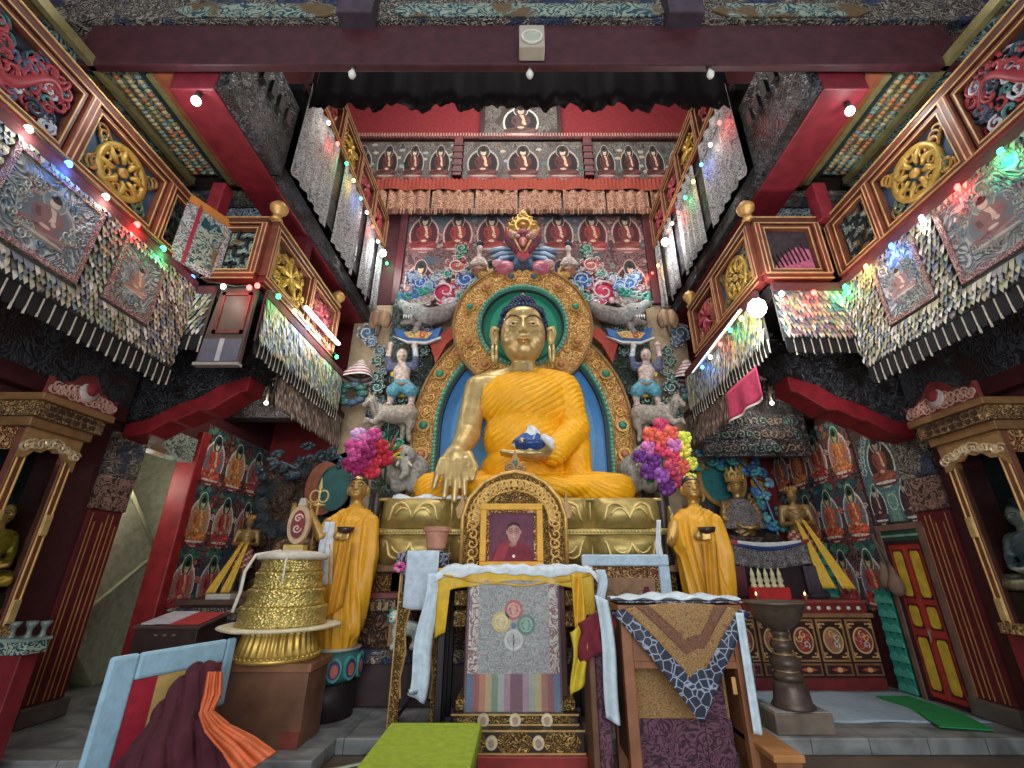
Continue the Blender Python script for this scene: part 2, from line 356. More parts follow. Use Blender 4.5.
# ---------------------------------------------------------------- balcony slabs
XL, XR = -3.6, 3.4
def slab(name, label, a, e, c=C(36,28,28), m=MATTE): return tag(MB(c).box(a, e).build(name, m, bevel=.01), label, 'floor slab', kind='structure')
for s, x2 in ((-1, XL), (1, XR)):
    w = 'left' if s < 0 else 'right'
    xs = sorted((s*6.4, s*4.56)); slab('balcony_floor', 'dark floor slab of the near %s balcony' % w, (xs[0],1.2,5.12), (xs[1],5.14,5.32))
    xs = sorted((s*6.4, x2+s*.06)); slab('balcony_floor', 'dark floor slab of the projecting %s balcony' % w, (xs[0],5.26,5.1), (xs[1],8.4,5.32))
    # joists and painted beam under the balconies
    xs = sorted((s*5.64, s*4.75)); struct(MB(C(70,24,26)).box((xs[0],1.2,4.62),(xs[1],6.0,4.8)).build('beam', DARKCARVE))
    xs = sorted((s*5.64, s*4.85)); struct(MB().box((xs[0],1.2,4.82),(xs[1],6.0,5.1)).build('beam', DARKCARVE))
    xs = sorted((s*5.64, s*3.8)); struct(MB(C(84,26,28)).box((xs[0],8.1,4.3),(xs[1],8.4,5.08)).build('beam', DARKCARVE))
    xs = sorted((s*5.64, s*4.2)); struct(MB(C(96,72,52)).box((xs[0],6.6,4.86),(xs[1],7.6,5.08)).build('beam', DARKCARVE))
    # longitudinal beam above the balcony rail, with a dark painted inner face
    xs = sorted((s*4.17, s*3.62)); struct(MB(C(124,28,40)).box((xs[0],3.62,6.95),(xs[1],9.2,7.26)).build('beam', PAINT, bevel=.02))
    xs = sorted((s*3.62, s*3.46)); o = struct(MB().box((xs[0],3.62,6.97),(xs[1],4.94,8.4)).build('beam_fascia', DARKCARVE, bevel=.01))
    d = MB(C(70,64,62))
    for k in range(5): d.box((s*3.46-.05,3.8+k*.21,7.75),(s*3.46+.05,3.9+k*.21,8.0))
    d.build('dentil_row', STONEM, o)
    xs = sorted((s*3.62, s*3.5)); struct(MB(C(58,44,40)).box((xs[0],4.9,6.97),(xs[1],9.2,7.24)).build('beam', DARKCARVE, bevel=.01))
    xs = sorted((s*6.4, s*3.5)); slab('gallery_floor', 'dark floor slab of the upper %s gallery' % w, (xs[0],4.95,8.85), (xs[1],9.2,9.0))
    # balcony ceiling with painted and coffered bands
    xs = sorted((s*6.4, s*4.17)); ce = struct(MB(C(60,40,36)).box((xs[0],3.62,7.32),(xs[1],9.2,7.42)).build('ceiling_balcony', MATTE))
    for k, (x0, x1, y1, m, c, z, nm) in enumerate(((4.2,4.42,5.35,PAINT,C(150,76,46),7.2,'orange_border'), (4.42,4.5,5.3,GILTSOFT,C(150,136,84),7.18,'gilded_border'), (4.52,4.62,5.25,PAINT,C(44,60,56),7.25,'dark_border'),
            (4.62,5.05,5.2,TEALCARVE,WHITE,7.28,'painted_coffer'), (5.05,5.12,5.3,GILTSOFT,C(150,136,84),7.2,'gilded_border'), (5.12,5.5,5.4,TEALCARVE,WHITE,7.26,'flower_band'), (5.5,5.56,5.5,GILTSOFT,C(120,120,100),7.2,'gilded_border'), (5.56,5.95,6.2,BLUECARVE,WHITE,7.22,'blue_cloud_band'))):
        xs = sorted((s*x0, s*x1)); MB(c).box((xs[0],3.62 if x1 < 5.1 else 1.2,z),(xs[1],y1,7.33)).build(nm, m, ce)
    xs = sorted((s*4.2, s*5.5)); MB().box((xs[0],5.55,7.22),(xs[1],5.8,7.33)).build('flower_band', GREYCARVE, ce); MB().box((xs[0],5.85,7.0),(xs[1],6.1,7.33)).build('blue_cloud_band', BLUECARVE, ce)
    bd = MB(C(196,176,110))
    for k in range(26):
        for q in range(3): bd.ball((s*(4.7+.13*q), 3.7+k*.058, 7.275), (.045,.045,.03), R.choice([C(196,180,130),C(170,150,90),C(130,160,150),C(200,120,70)]), 1)
    bd.build('painted_blossom', PAINT, ce, True)
    xs = sorted((s*6.4, s*3.62)); struct(MB(C(110,26,36)).box((xs[0],6.2,6.5),(xs[1],6.4,6.98)).build('beam', PAINT, bevel=.015))
    # red post between rail and ceiling
    tag(MB(C(140,32,44)).box((s*4.42-.1,5.02,6.3),(s*4.42+.1,5.22,6.95)).build('post', PAINT, bevel=.02), 'red post rising from the rail corner of the near %s balcony' % w, 'post', kind='structure')
for s in (-1, 1):
    xs = sorted((s*5.66, s*5.5)); struct(MB().box((xs[0],1.2,3.75),(xs[1],6.0,4.6)).build('beam', carved('smoked carved frieze', C(30,28,32), C(66,66,72), scale=5, dist=2., rough=.85, bump=.4, third=C(52,28,30)))); struct(MB(C(76,26,30)).box((s*5.58-.1,1.2,3.55),(s*5.58+.1,6.0,3.75)).build('beam', PAINT, bevel=.02))
# front transverse beam, frieze, posts
tb = struct(MB(C(76,34,40)).box((-5.3,3.5,7.2),(5.3,3.6,7.95)).build('beam', PAINT, bevel=.02))
fz = struct(MB(C(96,84,72)).box((-6.2,3.46,7.97),(6.2,3.64,8.9)).build('trim_3', GREYCARVE))
pb = MB(C(30,54,58))
for x0, x1 in ((-4.3,-2.2),(-1.6,1.9),(2.4,4.4)):
    pb.frame((0,3.45,0),(1,0,0),(0,0,1)); pb.prism([(x0,8.12),(x0+.2,8.0),(x1-.2,8.0),(x1,8.12),(x1-.2,8.25),(x0+.2,8.25)], 0, .02)
pb.build('painted_cartouche', TEALCARVE, fz)
for x in (-1.98, 2.02):
    tag(MB(C(74,58,70)).box((x-.22,3.3,7.85),(x+.22,3.52,9.2)).build('post', PAINT, bevel=.02), 'smoke-marked short post above the front beam, on the %s' % ('left' if x < 0 else 'right'), 'post', kind='structure')
def drop(u, v): return P(u, v, Y=3.45)
# speaker box and white bulbs on the beam
o = thing('speaker_box', 'small beige wall speaker with round grille on the front beam', 'speaker', (.15,3.48,7.42))
MB(C(176,164,146)).box((-.15,-.16,-.19),(.15,.01,.21)).build('cabinet', GLOSS, o, bevel=.015)
m1 = MB(C(214,208,190)); m1.frame((0,-.165,-.04),(1,0,0),(0,0,1)); m1.ringp(0,0,.125,.125,.025,0,h1=.02); m1.ell(0,0,.1,.1,0,C(176,182,160),h1=.008); m1.build('round_grille', GLOSS, o)
for u, v, w in ((349,66,'left'),(530,68,'middle'),(714,66,'right')):
    p = drop(u, v); o = thing('light_bulb', 'unlit white bulb under the front beam, the %s one of three' % w, 'light bulb', (p.x,3.55,7.2))
    MB(C(60,50,46)).lathe([(.03,-.03),(.03,0)]).build('socket', PAINT, o, True); MB(C(226,222,210)).lathe([(.005,-.16),(.035,-.14),(.045,-.1),(.025,-.05),(.02,-.03)]).build('globe', GLOSS, o, True)
# dark ragged drape behind the beam
def drape(u, t):
    x = -3.42+6.84*u; z0 = 8.5+.05*math.sin(x*9)+.04*math.sin(x*23+1)+.03*math.sin(x*41)
    return (x, 5.0+.04*math.sin(x*7)+.02*math.sin(x*19), z0+(10.6-z0)*t)
tag(MB(C(30,12,16)).grid(140,6,drape).build('drape', CLOTH, smooth=True, solid=.01), 'black ragged-edged drape hanging behind the front beam', 'drape')
# ---------------------------------------------------------------- upper back wall
p0, p1 = P(365,140,Y=9.9), P(672,178,Y=9.9)
def flatwall(name, label, x0, x1, z0, z1, y, m, c=WHITE, cat='painted panel', th=.05):
    return tag(MB(c).box((x0,y,z0),(x1,y+th,z1)).build(name, m, bevel=.008), label, cat)
def buddha_fig(m, x, y, w, h, robe, halo, aur, skin=C(206,170,140), line=C(196,190,178), k=0., top=None):
    """a small seated figure painted in flat colours, in the builder's frame"""
    e = .0015; dk = tuple(v*.5 for v in robe); lt = tuple(min(1, v*1.35+.02) for v in robe)
    m.ell(x, y+h*.4, w*.47, h*.42, k+e, line); m.ell(x, y+h*.4, w*.42, h*.372, k+2*e, aur); m.ell(x, y+h*.4, w*.36, h*.33, k+2.4*e, tuple(v*.75 for v in aur))
    m.ell(x, y+h*.74, w*.2, h*.19, k+3*e, line); m.ell(x, y+h*.74, w*.178, h*.17, k+4*e, halo)
    m.ell(x-w*.2, y+h*.17, w*.24, h*.085, k+4.5*e, robe); m.ell(x+w*.2, y+h*.17, w*.24, h*.085, k+4.6*e, robe)
    m.poly([(x-w*.2,y+h*.14),(x+w*.2,y+h*.14),(x+w*.15,y+h*.3),(x+w*.25,y+h*.4),(x+w*.23,y+h*.55),(x+w*.08,y+h*.62),(x-w*.08,y+h*.62),(x-w*.23,y+h*.55),(x-w*.25,y+h*.4),(x-w*.15,y+h*.3)], k+5*e, robe)
    m.poly([(x-w*.04,y+h*.61),(x+w*.07,y+h*.6),(x+w*.12,y+h*.42),(x+w*.02,y+h*.36),(x+w*.04,y+h*.48)], k+6*e, skin)
    m.poly([(x-w*.22,y+h*.5),(x-w*.15,y+h*.52),(x-w*.1,y+h*.36),(x-w*.2,y+h*.38)], k+6*e, dk); m.poly([(x+w*.02,y+h*.1),(x+w*.4,y+h*.17),(x+w*.3,y+h*.21),(x-w*.1,y+h*.13)], k+6*e, lt); m.poly([(x-w*.4,y+h*.15),(x-w*.1,y+h*.24),(x-w*.05,y+h*.2)], k+6*e, dk)
    m.ell(x, y+h*.26, w*.09, h*.03, k+7*e, skin, 10); m.ell(x+w*.1, y+h*.36, w*.045, h*.04, k+7*e, skin, 8)
    m.ell(x, y+h*.71, w*.085, h*.09, k+7*e, skin, 12); m.ell(x, y+h*.775, w*.09, h*.055, k+8*e, C(38,32,34), 12); m.ell(x, y+h*.83, w*.04, h*.035, k+8*e, C(38,32,34), 8)
    m.ell(x, y+h*.06, w*.44, h*.05, k+6*e, top or C(150,80,80)); m.ell(x, y+h*.075, w*.36, h*.025, k+7*e, line)
def mural(name, label, o, ex, w, h, cols, rows, m0, style, cat='mural', th=.02):
    """a painted wall panel: ground board plus its painted figures as one flat layer"""
    root = thing(name, label, cat, o)
    b = MB(); b.frame((0,0,0), ex, (0,0,1)); b.box((0,0,-th),(w,h,0)); b.build('painted_ground', m0, root)
    g = MB(); g.frame((0,0,0), ex, (0,0,1)); style(g, w, h, cols, rows); g.build('painted_figures', FRESCO, root); return root
def st_dark(g, w, h, cols, rows):
    for r in range(rows):
        for i in range(cols):
            x, y = (i+.5)*w/cols, r*h/rows
            g.ell(x, y+h*.42, w/cols*.5, h*.46, .001, C(84,80,84))
            buddha_fig(g, x, y, w/cols*.86, h/rows*.98, C(92,38,36), C(50,48,48), C(36,28,30), line=C(166,148,130), k=.002)
            for q in range(5): g.ell(x+w/cols*.5+R.uniform(-.12,.12), y+R.uniform(.1,.95)*h/rows, .09, .06, .002+q*.001, R.choice([C(170,160,140),C(80,110,100),C(150,150,150),C(110,80,60)]), 10)
z0, z1 = P(0+519,178,Y=9.85).z, P(519,141,Y=9.85).z
xs = [P(u,160,Y=9.85).x for u in (362,458,588,678)]
for (a, e, n, w) in ((xs[0]-.4,xs[1]-.15,4,'left'),(xs[1]+.15,xs[2]-.15,3,'middle'),(xs[2]+.15,xs[3]+.4,4,'right')):
    mural('mural_panel', 'dark panel with a row of seated painted figures high on the back wall, %s bay' % w, (a,9.88,z0), (1,0,0), e-a, z1-z0, n, 1, MURALDARK, st_dark)
for x, w in ((xs[1],'left'),(xs[2],'right')):
    o = thing('post', 'short red banded post between the painted panels high on the back wall, %s one' % w, 'post', (x,9.84,z0), kind='structure')
    MB(C(104,32,36)).box((-.13,-.1,0),(.13,.06,z1-z0+.1)).build('shaft', PAINT, o, bevel=.02)
    q = MB(C(70,26,30))
    for k in range(5): q.box((-.15,-.12,.12+k*.26),(.15,.0,.22+k*.26))
    q.build('band', PAINT, o)
a, e = P(485,109,Y=9.9), P(558,139,Y=9.9)
o = thing('painting', 'large dark framed painting at the top of the back wall', 'painting', (0,9.95,e.z))
MB(C(66,58,56)).box((a.x,-.06,0),(e.x,0,2.6)).build('canvas', MURALDARK, o)
q = MB(C(50,26,28)); q.frame((0,0,0),(1,0,0),(0,0,1)); q.rim(a.x-.12,-.12,e.x+.12,2.7,.12,0,.14); q.build('frame', PAINT, o, bevel=.01)
q = MB(); q.frame((0,-.065,0),(1,0,0),(0,0,1)); buddha_fig(q, (a.x+e.x)/2, .05, 1.2, 1.6, C(90,60,56), C(70,66,66), C(44,40,44)); q.build('painted_figure', MATTE, o)
b = MB(C(120,66,60)); zz = z1+.05
b.box((-5.2,9.8,zz),(5.2,9.97,zz+.1)); struct(b.build('trim_4', PAINT))
b = MB(C(170,120,110))
for k in range(120): b.box((-5.1+k*.085,9.74,zz+.02),(-5.06+k*.085,9.8,zz+.16))
struct(b.build('trim_5', PAINT))
# orange band and fringed valance
VY = 9.05; zt, zm, zb = P(519,180,Y=VY).z, P(519,191,Y=VY).z, P(519,210,Y=VY).z
va = thing('valance', 'long orange and cream fringed valance across the back wall above the carved throne top', 'valance', (0,VY,zt))
def sw(u, t): x = -4.6+9.2*u; return (x, -.05-.025*math.sin(x*60)*t-.02*math.sin(x*9), (zm-zt)*(1-t)+.02*math.sin(x*5)*(1-t))
MB(C(164,60,42)).grid(320,4,sw).build('pleated_band', CLOTH, va, True)
for k in range(8):
    x0, x1 = -4.55+k*1.14, -4.55+k*1.14+1.09
    def fl(u, t): x = x0+(x1-x0)*u; return (x, -.02-.025*math.sin(x*24+k), (zm-zt)+(zb-zm)*t)
    MB(C(206,150,116)).grid(36,3,fl).build('valance_flap', CREAMPAT, va, True)
q = MB()
for k in range(230):
    x = -4.55+k*.0396; q.box((x,-.045,zb-zt-.13-R.random()*.05),(x+.022,-.03,zb-zt+.02), R.choice([C(170,110,84),C(120,70,56),C(196,150,120)]))
q.build('fringe', CLOTH, va)
struct(MB(C(44,26,28)).box((-4.8,VY+.08,zb-.1),(4.8,9.8,zt)).build('beam', PAINT))
# mural of teachers behind the throne top
def st_red(g, w, h, cols, rows):
    for r in range(rows):
        for i in range(cols):
            x, y = (i+.5)*w/cols, r*h/rows+.04
            buddha_fig(g, x, y, w/cols*.95, h/rows*.92, R.choice([C(150,44,40),C(132,36,40),C(120,50,44)]), C(46,56,54), C(84,26,32), line=C(188,150,140))
            for q in range(4): g.ell(x+w/cols*.5+R.uniform(-.05,.05), y+h/rows*R.uniform(.1,.9), .07, .05, .004+q*.001, R.choice([C(150,130,120),C(110,120,110),C(160,110,100)]), 10)
a, e = P(410,214,Y=9.2), P(640,214,Y=9.2)
zc = a.z+.2; mural('mural_panel', 'mural with rows of red robed seated teachers on the wall above the throne', (a.x,9.18,7.45), (1,0,0), e.x-a.x, zc-7.45, 7, 2, MURALBG, st_red)
struct(MB(C(70,24,30)).box((-4.4,9.2,7.47),(4.5,9.3,zc+.4)).build('wall_niche_upper', MATTE))
for x, w in ((a.x-.1,'left'),(e.x+.1,'right')): struct(MB(C(84,24,32)).box((x-.09,9.1,7.45),(x+.09,9.19,zc)).build('trim_6', PAINT, bevel=.01))
# ================================================================ balcony rails, brocades and lights
def panel(kind, w, h, g=None):
    """carved filling of one rail panel, in frame coordinates (0..w, 0..h)"""
    out = []
    def new(c): m = MB(c); m.frame((0,0,0), *g); return m
    if kind == 'wheel':
        b = new(C(60,86,110)); b.box((0,0,-.05),(w,h,-.03)); out.append(('panel_ground', b, mat('sky blue painted ground', .6, noise=.5, nscale=4)))
        b = new(C(190,150,60)); x, y, r = w/2, h/2, min(w,h)*.47
        b.ringp(x,y,r*1.0,r,.07,-.03,n=28,h1=.02); b.ringp(x,y,r*.86,r*.86,.03,-.03,n=28,h1=.015); b.ell(x,y,r*.17,r*.17,-.03,C(200,150,70),h1=.03)
        for k in range(8):
            a = k*PI/4+.2; c, s = math.cos(a), math.sin(a)
            b.tube([(x+c*.1,y+s*.1,0),(x+c*r*.5-s*.03,y+s*r*.5+c*.03,.012),(x+c*r*.9,y+s*r*.9,0)],[.02,.038,.022])
            b.swirl(x+c*r*.62-s*.1,y+s*r*.62+c*.1,.08,1.1,.018,0,C(176,130,56),a)
        for cx, cy, a in ((.1,.1,0),(w-.1,.1,PI/2),(w-.1,h-.1,PI),(.1,h-.1,-PI/2)):
            for q in range(3): b.swirl(cx+.12*q*math.cos(a+.78)*.6, cy+.12*q*math.sin(a+.78)*.6, .09, 1.2, .02, -.01, R.choice([C(170,120,50),C(150,110,60),C(90,110,80)]), a+q)
        out.append(('wheel_carving', b, GILTSOFT))
    elif kind == 'lattice':
        b = new(C(46,60,66)); b.box((0,0,-.08),(w,h,-.06)); out.append(('panel_ground', b, TEALCARVE))
        b = new(C(34,40,40)); t = .018; n = max(3, int(w/.13)); mrow = max(3, int(h/.13))
        for i in range(1, n):
            for j in range(mrow):
                x, y = i*w/n, j*h/mrow
                if (i+j) % 2: b.box((x-t,y,-.03),(x+t,y+h/mrow*1.25,.0))
                else: b.box((x-w/n*.7,y-t,-.03),(x+w/n*.55,y+t,.0))
        out.append(('lattice', b, PAINT))
    elif kind in ('cloud', 'gold', 'red'):
        gc = {'cloud': C(48,50,62), 'gold': C(104,78,30), 'red': C(96,26,36)}[kind]
        pal = {'cloud': [C(150,40,48),C(170,54,56),C(60,74,100),C(40,44,60),C(176,180,186),C(60,110,110)], 'gold': [C(206,166,62),C(190,146,50),C(170,130,60)], 'red': [C(170,60,70),C(190,110,80),C(120,40,60)]}[kind]
        b = new(gc); b.box((0,0,-.06),(w,h,-.04)); out.append(('panel_ground', b, MATTE)); b = new(gc)
        n = int(w*h*(130 if kind == 'cloud' else 60))
        if kind == 'cloud':
            pts = [(w*(.08+.84*t), h*(.5+.3*math.sin(t*9)), .0) for t in [i/28 for i in range(29)]]
            b.tube(pts, [.025+.03*math.sin(PI*i/28) for i in range(29)], C(160,40,48))
            for i in range(0, 29, 2): b.swirl(pts[i][0]+R.uniform(-.05,.05), pts[i][1]+.12*(-1)**i, .1, 1.1, .025, 0, R.choice([C(170,46,52),C(150,36,46)]), i)
        else:
            for k in range(6):
                a = k*PI/3; b.tube([(w/2,h/2,0),(w/2+.16*math.cos(a)*w*1.2,h/2+.2*math.sin(a)*h*1.2,.03),(w/2+.4*w*math.cos(a+.2),h/2+.4*h*math.sin(a+.2),0)], [.03,.04,.01], pal[0])
            b.ringp(w/2,h/2,w*.42,h*.42,.04,-.03,pal[1],h1=.0)
        for q in range(n): b.swirl(R.uniform(.06,w-.06), R.uniform(.06,h-.06), R.uniform(.05,.1), R.uniform(.9,1.5), .02, -.03+.04*R.random(), R.choice(pal), R.uniform(0,6), R.choice((1,-1)), 10, 5)
        out.append(('carving', b, GILTSOFT if kind == 'gold' else PAINT))
    elif kind == 'plain':
        b = new(C(58,46,52)); b.box((0,0,-.05),(w,h,-.03)); b.poly([(w*.02,.0),(w,.0),(w*.98,h*.55),(w*.7,h*.62),(w*.35,h*.4)],-.028,C(196,96,128)); out.append(('panel_ground', b, BUSY))
        b = new(C(50,26,30))
        for i in range(9): b.tube([(w*(.1+i*.1),h*(.06+.03*i),-.02),(w*(.02+i*.1),h*(.36+.04*i),-.02)], .012)
        out.append(('lattice', b, PAINT))
    return out
def railing(name, label, o, ex, z0, z1, segs, finials=()):
    """segs: (start, end, kind) along ex"""
    root = thing(name, label, 'railing', (o[0],o[1],z0)); up = (0,0,1); ex = Vector(ex); h = z1-z0
    a, e = segs[0][0]-.06, segs[-1][1]+.06
    def new(c): m = MB(c); m.frame((0,0,0), ex, up); return m
    b = new(C(120,36,34)); b.box((a,-.1,-.07),(e,0,.07)); b.build('bottom_rail', PAINT, root, bevel=.01)
    b = new(C(92,44,34)); b.box((a,h-.06,-.07),(e,h+.04,.07)); b.build('top_rail', PAINT, root, bevel=.01)
    b = new(C(206,160,96)); b.box((a,h+.04,-.08),(e,h+.06,.08)); b.box((a,-.02,.07),(e,0,.08)); b.box((a,-.1,.07),(e,-.085,.08)); b.box((a,h-.06,.07),(e,h-.045,.078)); b.build('gold_line', GILTSOFT, root)
    for i, (x0, x1, kind) in enumerate(segs):
        for x in ([x0-.03] if i else [x0-.03])+([x1+.03] if i == len(segs)-1 else []):
            q = new(C(124,58,38)); q.box((x-.05,0,-.07),(x+.05,h-.06,.08)); q.box((x-.035,.0,.08),(x-.022,h-.06,.085), C(214,160,110)); q.box((x+.022,.0,.08),(x+.035,h-.06,.085), C(214,160,110)); q.build('post', PAINT, root)
        w = x1-x0-.16; hh = h-.2
        org = ex*(x0+.08)+Vector((0,0,.07))
        fr = MB(C(112,58,38)); fr.frame(org, ex, up)
        for bx in (((-.04,-.05,-.04),(0,hh+.05,.05)), ((w,-.05,-.04),(w+.04,hh+.05,.05)), ((0,-.05,-.04),(w,0,.05)), ((0,hh,-.04),(w,hh+.05,.05))): fr.box(*bx)
        fr.rim(-.012,-.012,w+.012,hh+.012,.014,.05,.056,C(206,160,96))
        pn = fr.build('panel_frame', PAINT, root)
        for nm, m, mt in panel(kind, w, hh, (ex, up)):
            m2 = Matrix.Translation(org)
            m.v = [m2 @ v for v in m.v]; m.build(nm, mt, pn, smooth=nm not in ('panel_ground','lattice'))
    for x in finials:
        q = MB(C(206,156,84)); q.lathe([(.05,0),(.09,.03),(.05,.08),(.06,.12),(.12,.2),(.13,.26),(.08,.33),(.02,.36),(.005,.4)], tuple(ex*x+Vector((0,0,h+.05)))); q.build('finial', GILTSOFT, root, True)
    return root
PAL1 = [C(186,180,154),C(166,166,136),C(140,150,120),C(120,134,142),C(196,192,176),C(144,144,140),C(104,114,130),C(160,152,116),C(112,120,84),C(206,202,192),C(88,90,92),C(130,120,104)]
PAL2 = [C(200,190,176),C(170,156,140),C(150,130,120),C(190,180,130),C(120,140,120),C(214,206,190),C(140,110,110),C(90,110,130)]
PAL3 = [C(150,126,112),C(170,140,120),C(120,96,88),C(196,176,156),C(140,120,110),C(100,80,76)]
PAL4 = [C(196,188,130),C(120,146,170),C(206,204,186),C(160,170,120),C(130,160,176),C(180,166,124),C(206,200,190),C(90,110,130),C(110,100,84),C(146,136,110)]
def brocade(label, o, ex, w, h, pal, meds=(), tassel=True, fw=.05, fh=.12, step=.062, back=C(70,66,60), top=C(88,38,40)):
    root = thing('brocade_hanging', label, 'hanging', o, group=None); ex = Vector(ex)
    def new(c): m = MB(c); m.frame((0,0,0), ex, (0,0,1)); return m
    b = new(back); b.box((0,-h,-.02),(w,0,0)); b.build('backing', CLOTH, root)
    b = new(top); b.box((0,-.1,0),(w,.02,.03)); b.build('top_band', CLOTH, root)
    b = new(WHITE); nr = int((h-.12)/step); nc = int(w/fw)
    for r in range(nr):
        y = -h+.08+r*step+.06
        for i in range(nc+1):
            x = i*w/nc+(.5*fw if r % 2 else 0)-.5*fw
            if x < 0 or x+fw > w+.01: continue
            if any(mx-.02 < x+fw/2 < mx+mw+.02 and my-.02 < y < my+mh+.02 for mx, my, mw, mh in meds): continue
            l, k = R.uniform(.75,1.1)*fh, .012+R.uniform(0,.014)
            c = R.choice(pal); j = R.uniform(-.2,.2)*fw
            b.add([(x,y,k*.4),(x+fw*.92,y,k*.4),(x+fw*.92+j,y-l*.6,k+.02),(x+fw*.46+j,y-l,k+.024),(x+j,y-l*.6,k+.02)], [(0,4,3,2,1)], c)
    o2 = b.build('cloth_tongues', SATIN, root); o2['kind'] = 'stuff'
    for i, (mx, my, mw, mh) in enumerate(meds):
        fr = new(C(196,110,110))
        fr.rim(mx,my,mx+mw,my+mh,.055,0,.035)
        pf = fr.build('picture_border', carved('pink braided border', C(140,84,84), C(176,140,134), scale=12, dist=1.5), root)
        g = new(C(96,120,140)); g.box((mx+.055,my+.055,0),(mx+mw-.055,my+mh-.055,.02)); g.build('picture_ground', carved('grey blue embroidered ground', C(90,104,116), C(160,164,160), scale=3, dist=2.4, third=C(120,120,110)), pf)
        g = new(WHITE); x, y = mx+mw/2, my+mh/2; s = min(mw, mh)
        cr = R.choice([C(150,110,90),C(150,150,156),C(130,90,90)])
        buddha_fig(g, x, y-s*.3, s*.66, s*.66, cr, C(110,130,130), C(116,122,130), skin=C(196,170,150), line=C(170,164,150), k=.022, top=C(130,120,116))
        for q in range(70):
            a, rr = R.uniform(0,6.28), R.uniform(.6,1.0); px, py = x+(mw/2-.11)*math.cos(a)*(rr if abs(math.cos(a)) > .3 else 1), y+(mh/2-.11)*math.sin(a)*rr
            g.swirl(px, py, s*R.uniform(.03,.06), 1.2, .009, .022, R.choice([C(130,146,156),C(160,156,140),C(96,120,130),C(150,120,116),C(110,126,110),C(176,170,160)]), a, R.choice((1,-1)), 9, 4)
        g.build('embroidery', SATIN, pf)
    if tassel:
        b = new(C(12,11,13)); n = int(w/.105)
        for i in range(n):
            x = (i+.08)*w/n; q = w/n*.84
            b.prism([(x,-h+.04),(x,-h-.12),(x+q*.25,-h-.18),(x+q*.75,-h-.18),(x+q,-h-.12),(x+q,-h+.04)], -.012, .012)
            b.box((x+q+.003,-h-.17-.05*R.random(),.0),(x+q+.014,-h+.02,.016), C(190,180,160))
        b.build('tassel_fringe', CLOTH, root)
    return root
LEDC = {'blue': (.05,.25,1.), 'white': (1.,.95,.85), 'red': (1.,.06,.05), 'green': (.03,.8,.25), 'amber': (1.,.6,.1), 'yellow': (1.,.85,.1)}
def string_lights(label, pts, glow=1.0, anchor=None):
    """pts: (world point, colour) along the string"""
    o = thing('string_lights', label, 'string lights', tuple(pts[0][0])); b0 = Vector(pts[0][0])
    path = []
    for i, (p, c) in enumerate(pts):
        path.append(Vector(p)-b0)
        if i < len(pts)-1: path.append((Vector(p)+Vector(pts[i+1][0]))/2-b0-Vector((0,0,.03)))
    MB(C(40,60,44)).tube(path, .008, n=5).build('cable', PAINT, o, True)
    for p, c in pts:
        q = Vector(p)-b0
        bb = MB(LEDC[c]).ball((0,0,0), (.032,.032,.04), n=2).build('bulb', EMIT, o, True, label=c+' lamp'); bb.location = q-Vector((0,0,.04))
        if glow:
            l = bpy.data.lights.new('glow', 'POINT'); l.color = LEDC[c]; l.energy = glow*(5 if c != 'white' else 3); l.shadow_soft_size = .05; l.use_shadow = True
            lo = bpy.data.objects.new('glow', l); col.objects.link(lo); lo.parent = bb; lo.location = LO
    return o
LO = (.0,0,-.1)
# ---- near balconies
for s in (-1, 1):
    w = 'left' if s < 0 else 'right'; x = s*4.5; ex = (0,1,0) if s < 0 else (0,-1,0)
    segs = [(1.95,3.22,'cloud'),(3.28,4.36,'wheel'),(4.42,5.12,'lattice')]
    if s > 0: segs = [(-b_, -a_, k) for a_, b_, k in reversed(segs)]
    railing('balcony_railing', 'painted railing with dragon, wheel and lattice panels on the near %s balcony' % w, (x,0), ex, 5.42, 6.3, segs)
    if s < 0: brocade('wide sequinned brocade with two figure pictures hanging from the near left balcony', (x+.12,1.6,5.26), ex, 3.55, 1.3, PAL1, [(1.22,-1.0,.9,.88),(2.4,-.95,.62,.82)])
    else: brocade('wide sequinned brocade with two figure pictures hanging from the near right balcony', (x-.12,5.15,5.26), ex, 3.55, 1.3, PAL1, [(.53,-.95,.62,.82),(1.43,-1.0,.9,.88)])
# ---- second balconies
for s, x2 in ((-1, XL), (1, XR)):
    w = 'left' if s < 0 else 'right'; ex = (0,1,0) if s < 0 else (0,-1,0)
    segs = [(5.3,6.5,'gold' if s < 0 else 'wheel'),(6.56,7.6,'red')]
    if s > 0: segs = [(-b_, -a_, k) for a_, b_, k in reversed(segs)]
    railing('balcony_railing', 'carved railing with gilded panel along the inner side of the %s projecting balcony' % w, (x2,0), ex, 5.45, 6.38, segs, [y*(1 if s < 0 else -1) for y in (5.26,7.64)])
    railing('balcony_railing', '%s framed railing facing the front on the %s projecting balcony' % ('lattice' if s < 0 else 'pink panelled', w), (min(s*4.36,x2),5.22), (1,0,0), 5.45, 6.36, [(.06,abs(s*4.36-x2)-.1,'lattice' if s < 0 else 'plain')])
    y0, y1 = (5.36, 8.25); L_ = y1-y0
    brocade('narrow %s brocade strip along the inner side of the %s projecting balcony' % ('yellow and blue' if s > 0 else 'sequinned yellow', w), (x2-s*.06,y0 if s < 0 else y1,5.28), ex, L_, .78, PAL4, fh=.2)
    brocade('plain brown fringed valance hanging low under the %s projecting balcony' % w, (x2+s*.02,6.2 if s < 0 else 8.8,4.6), ex, 2.6, .7, PAL3, tassel=False, fh=.22)
brocade('front brocade of brown and lilac tongues on the right projecting balcony', (3.44,5.18,5.26), (1,0,0), 1.02, .85, PAL2, fh=.14)
brocade('small brocade piece in the corner between the two left balconies', (-4.42,5.18,5.2), (1,0,0), .3, .75, PAL1)
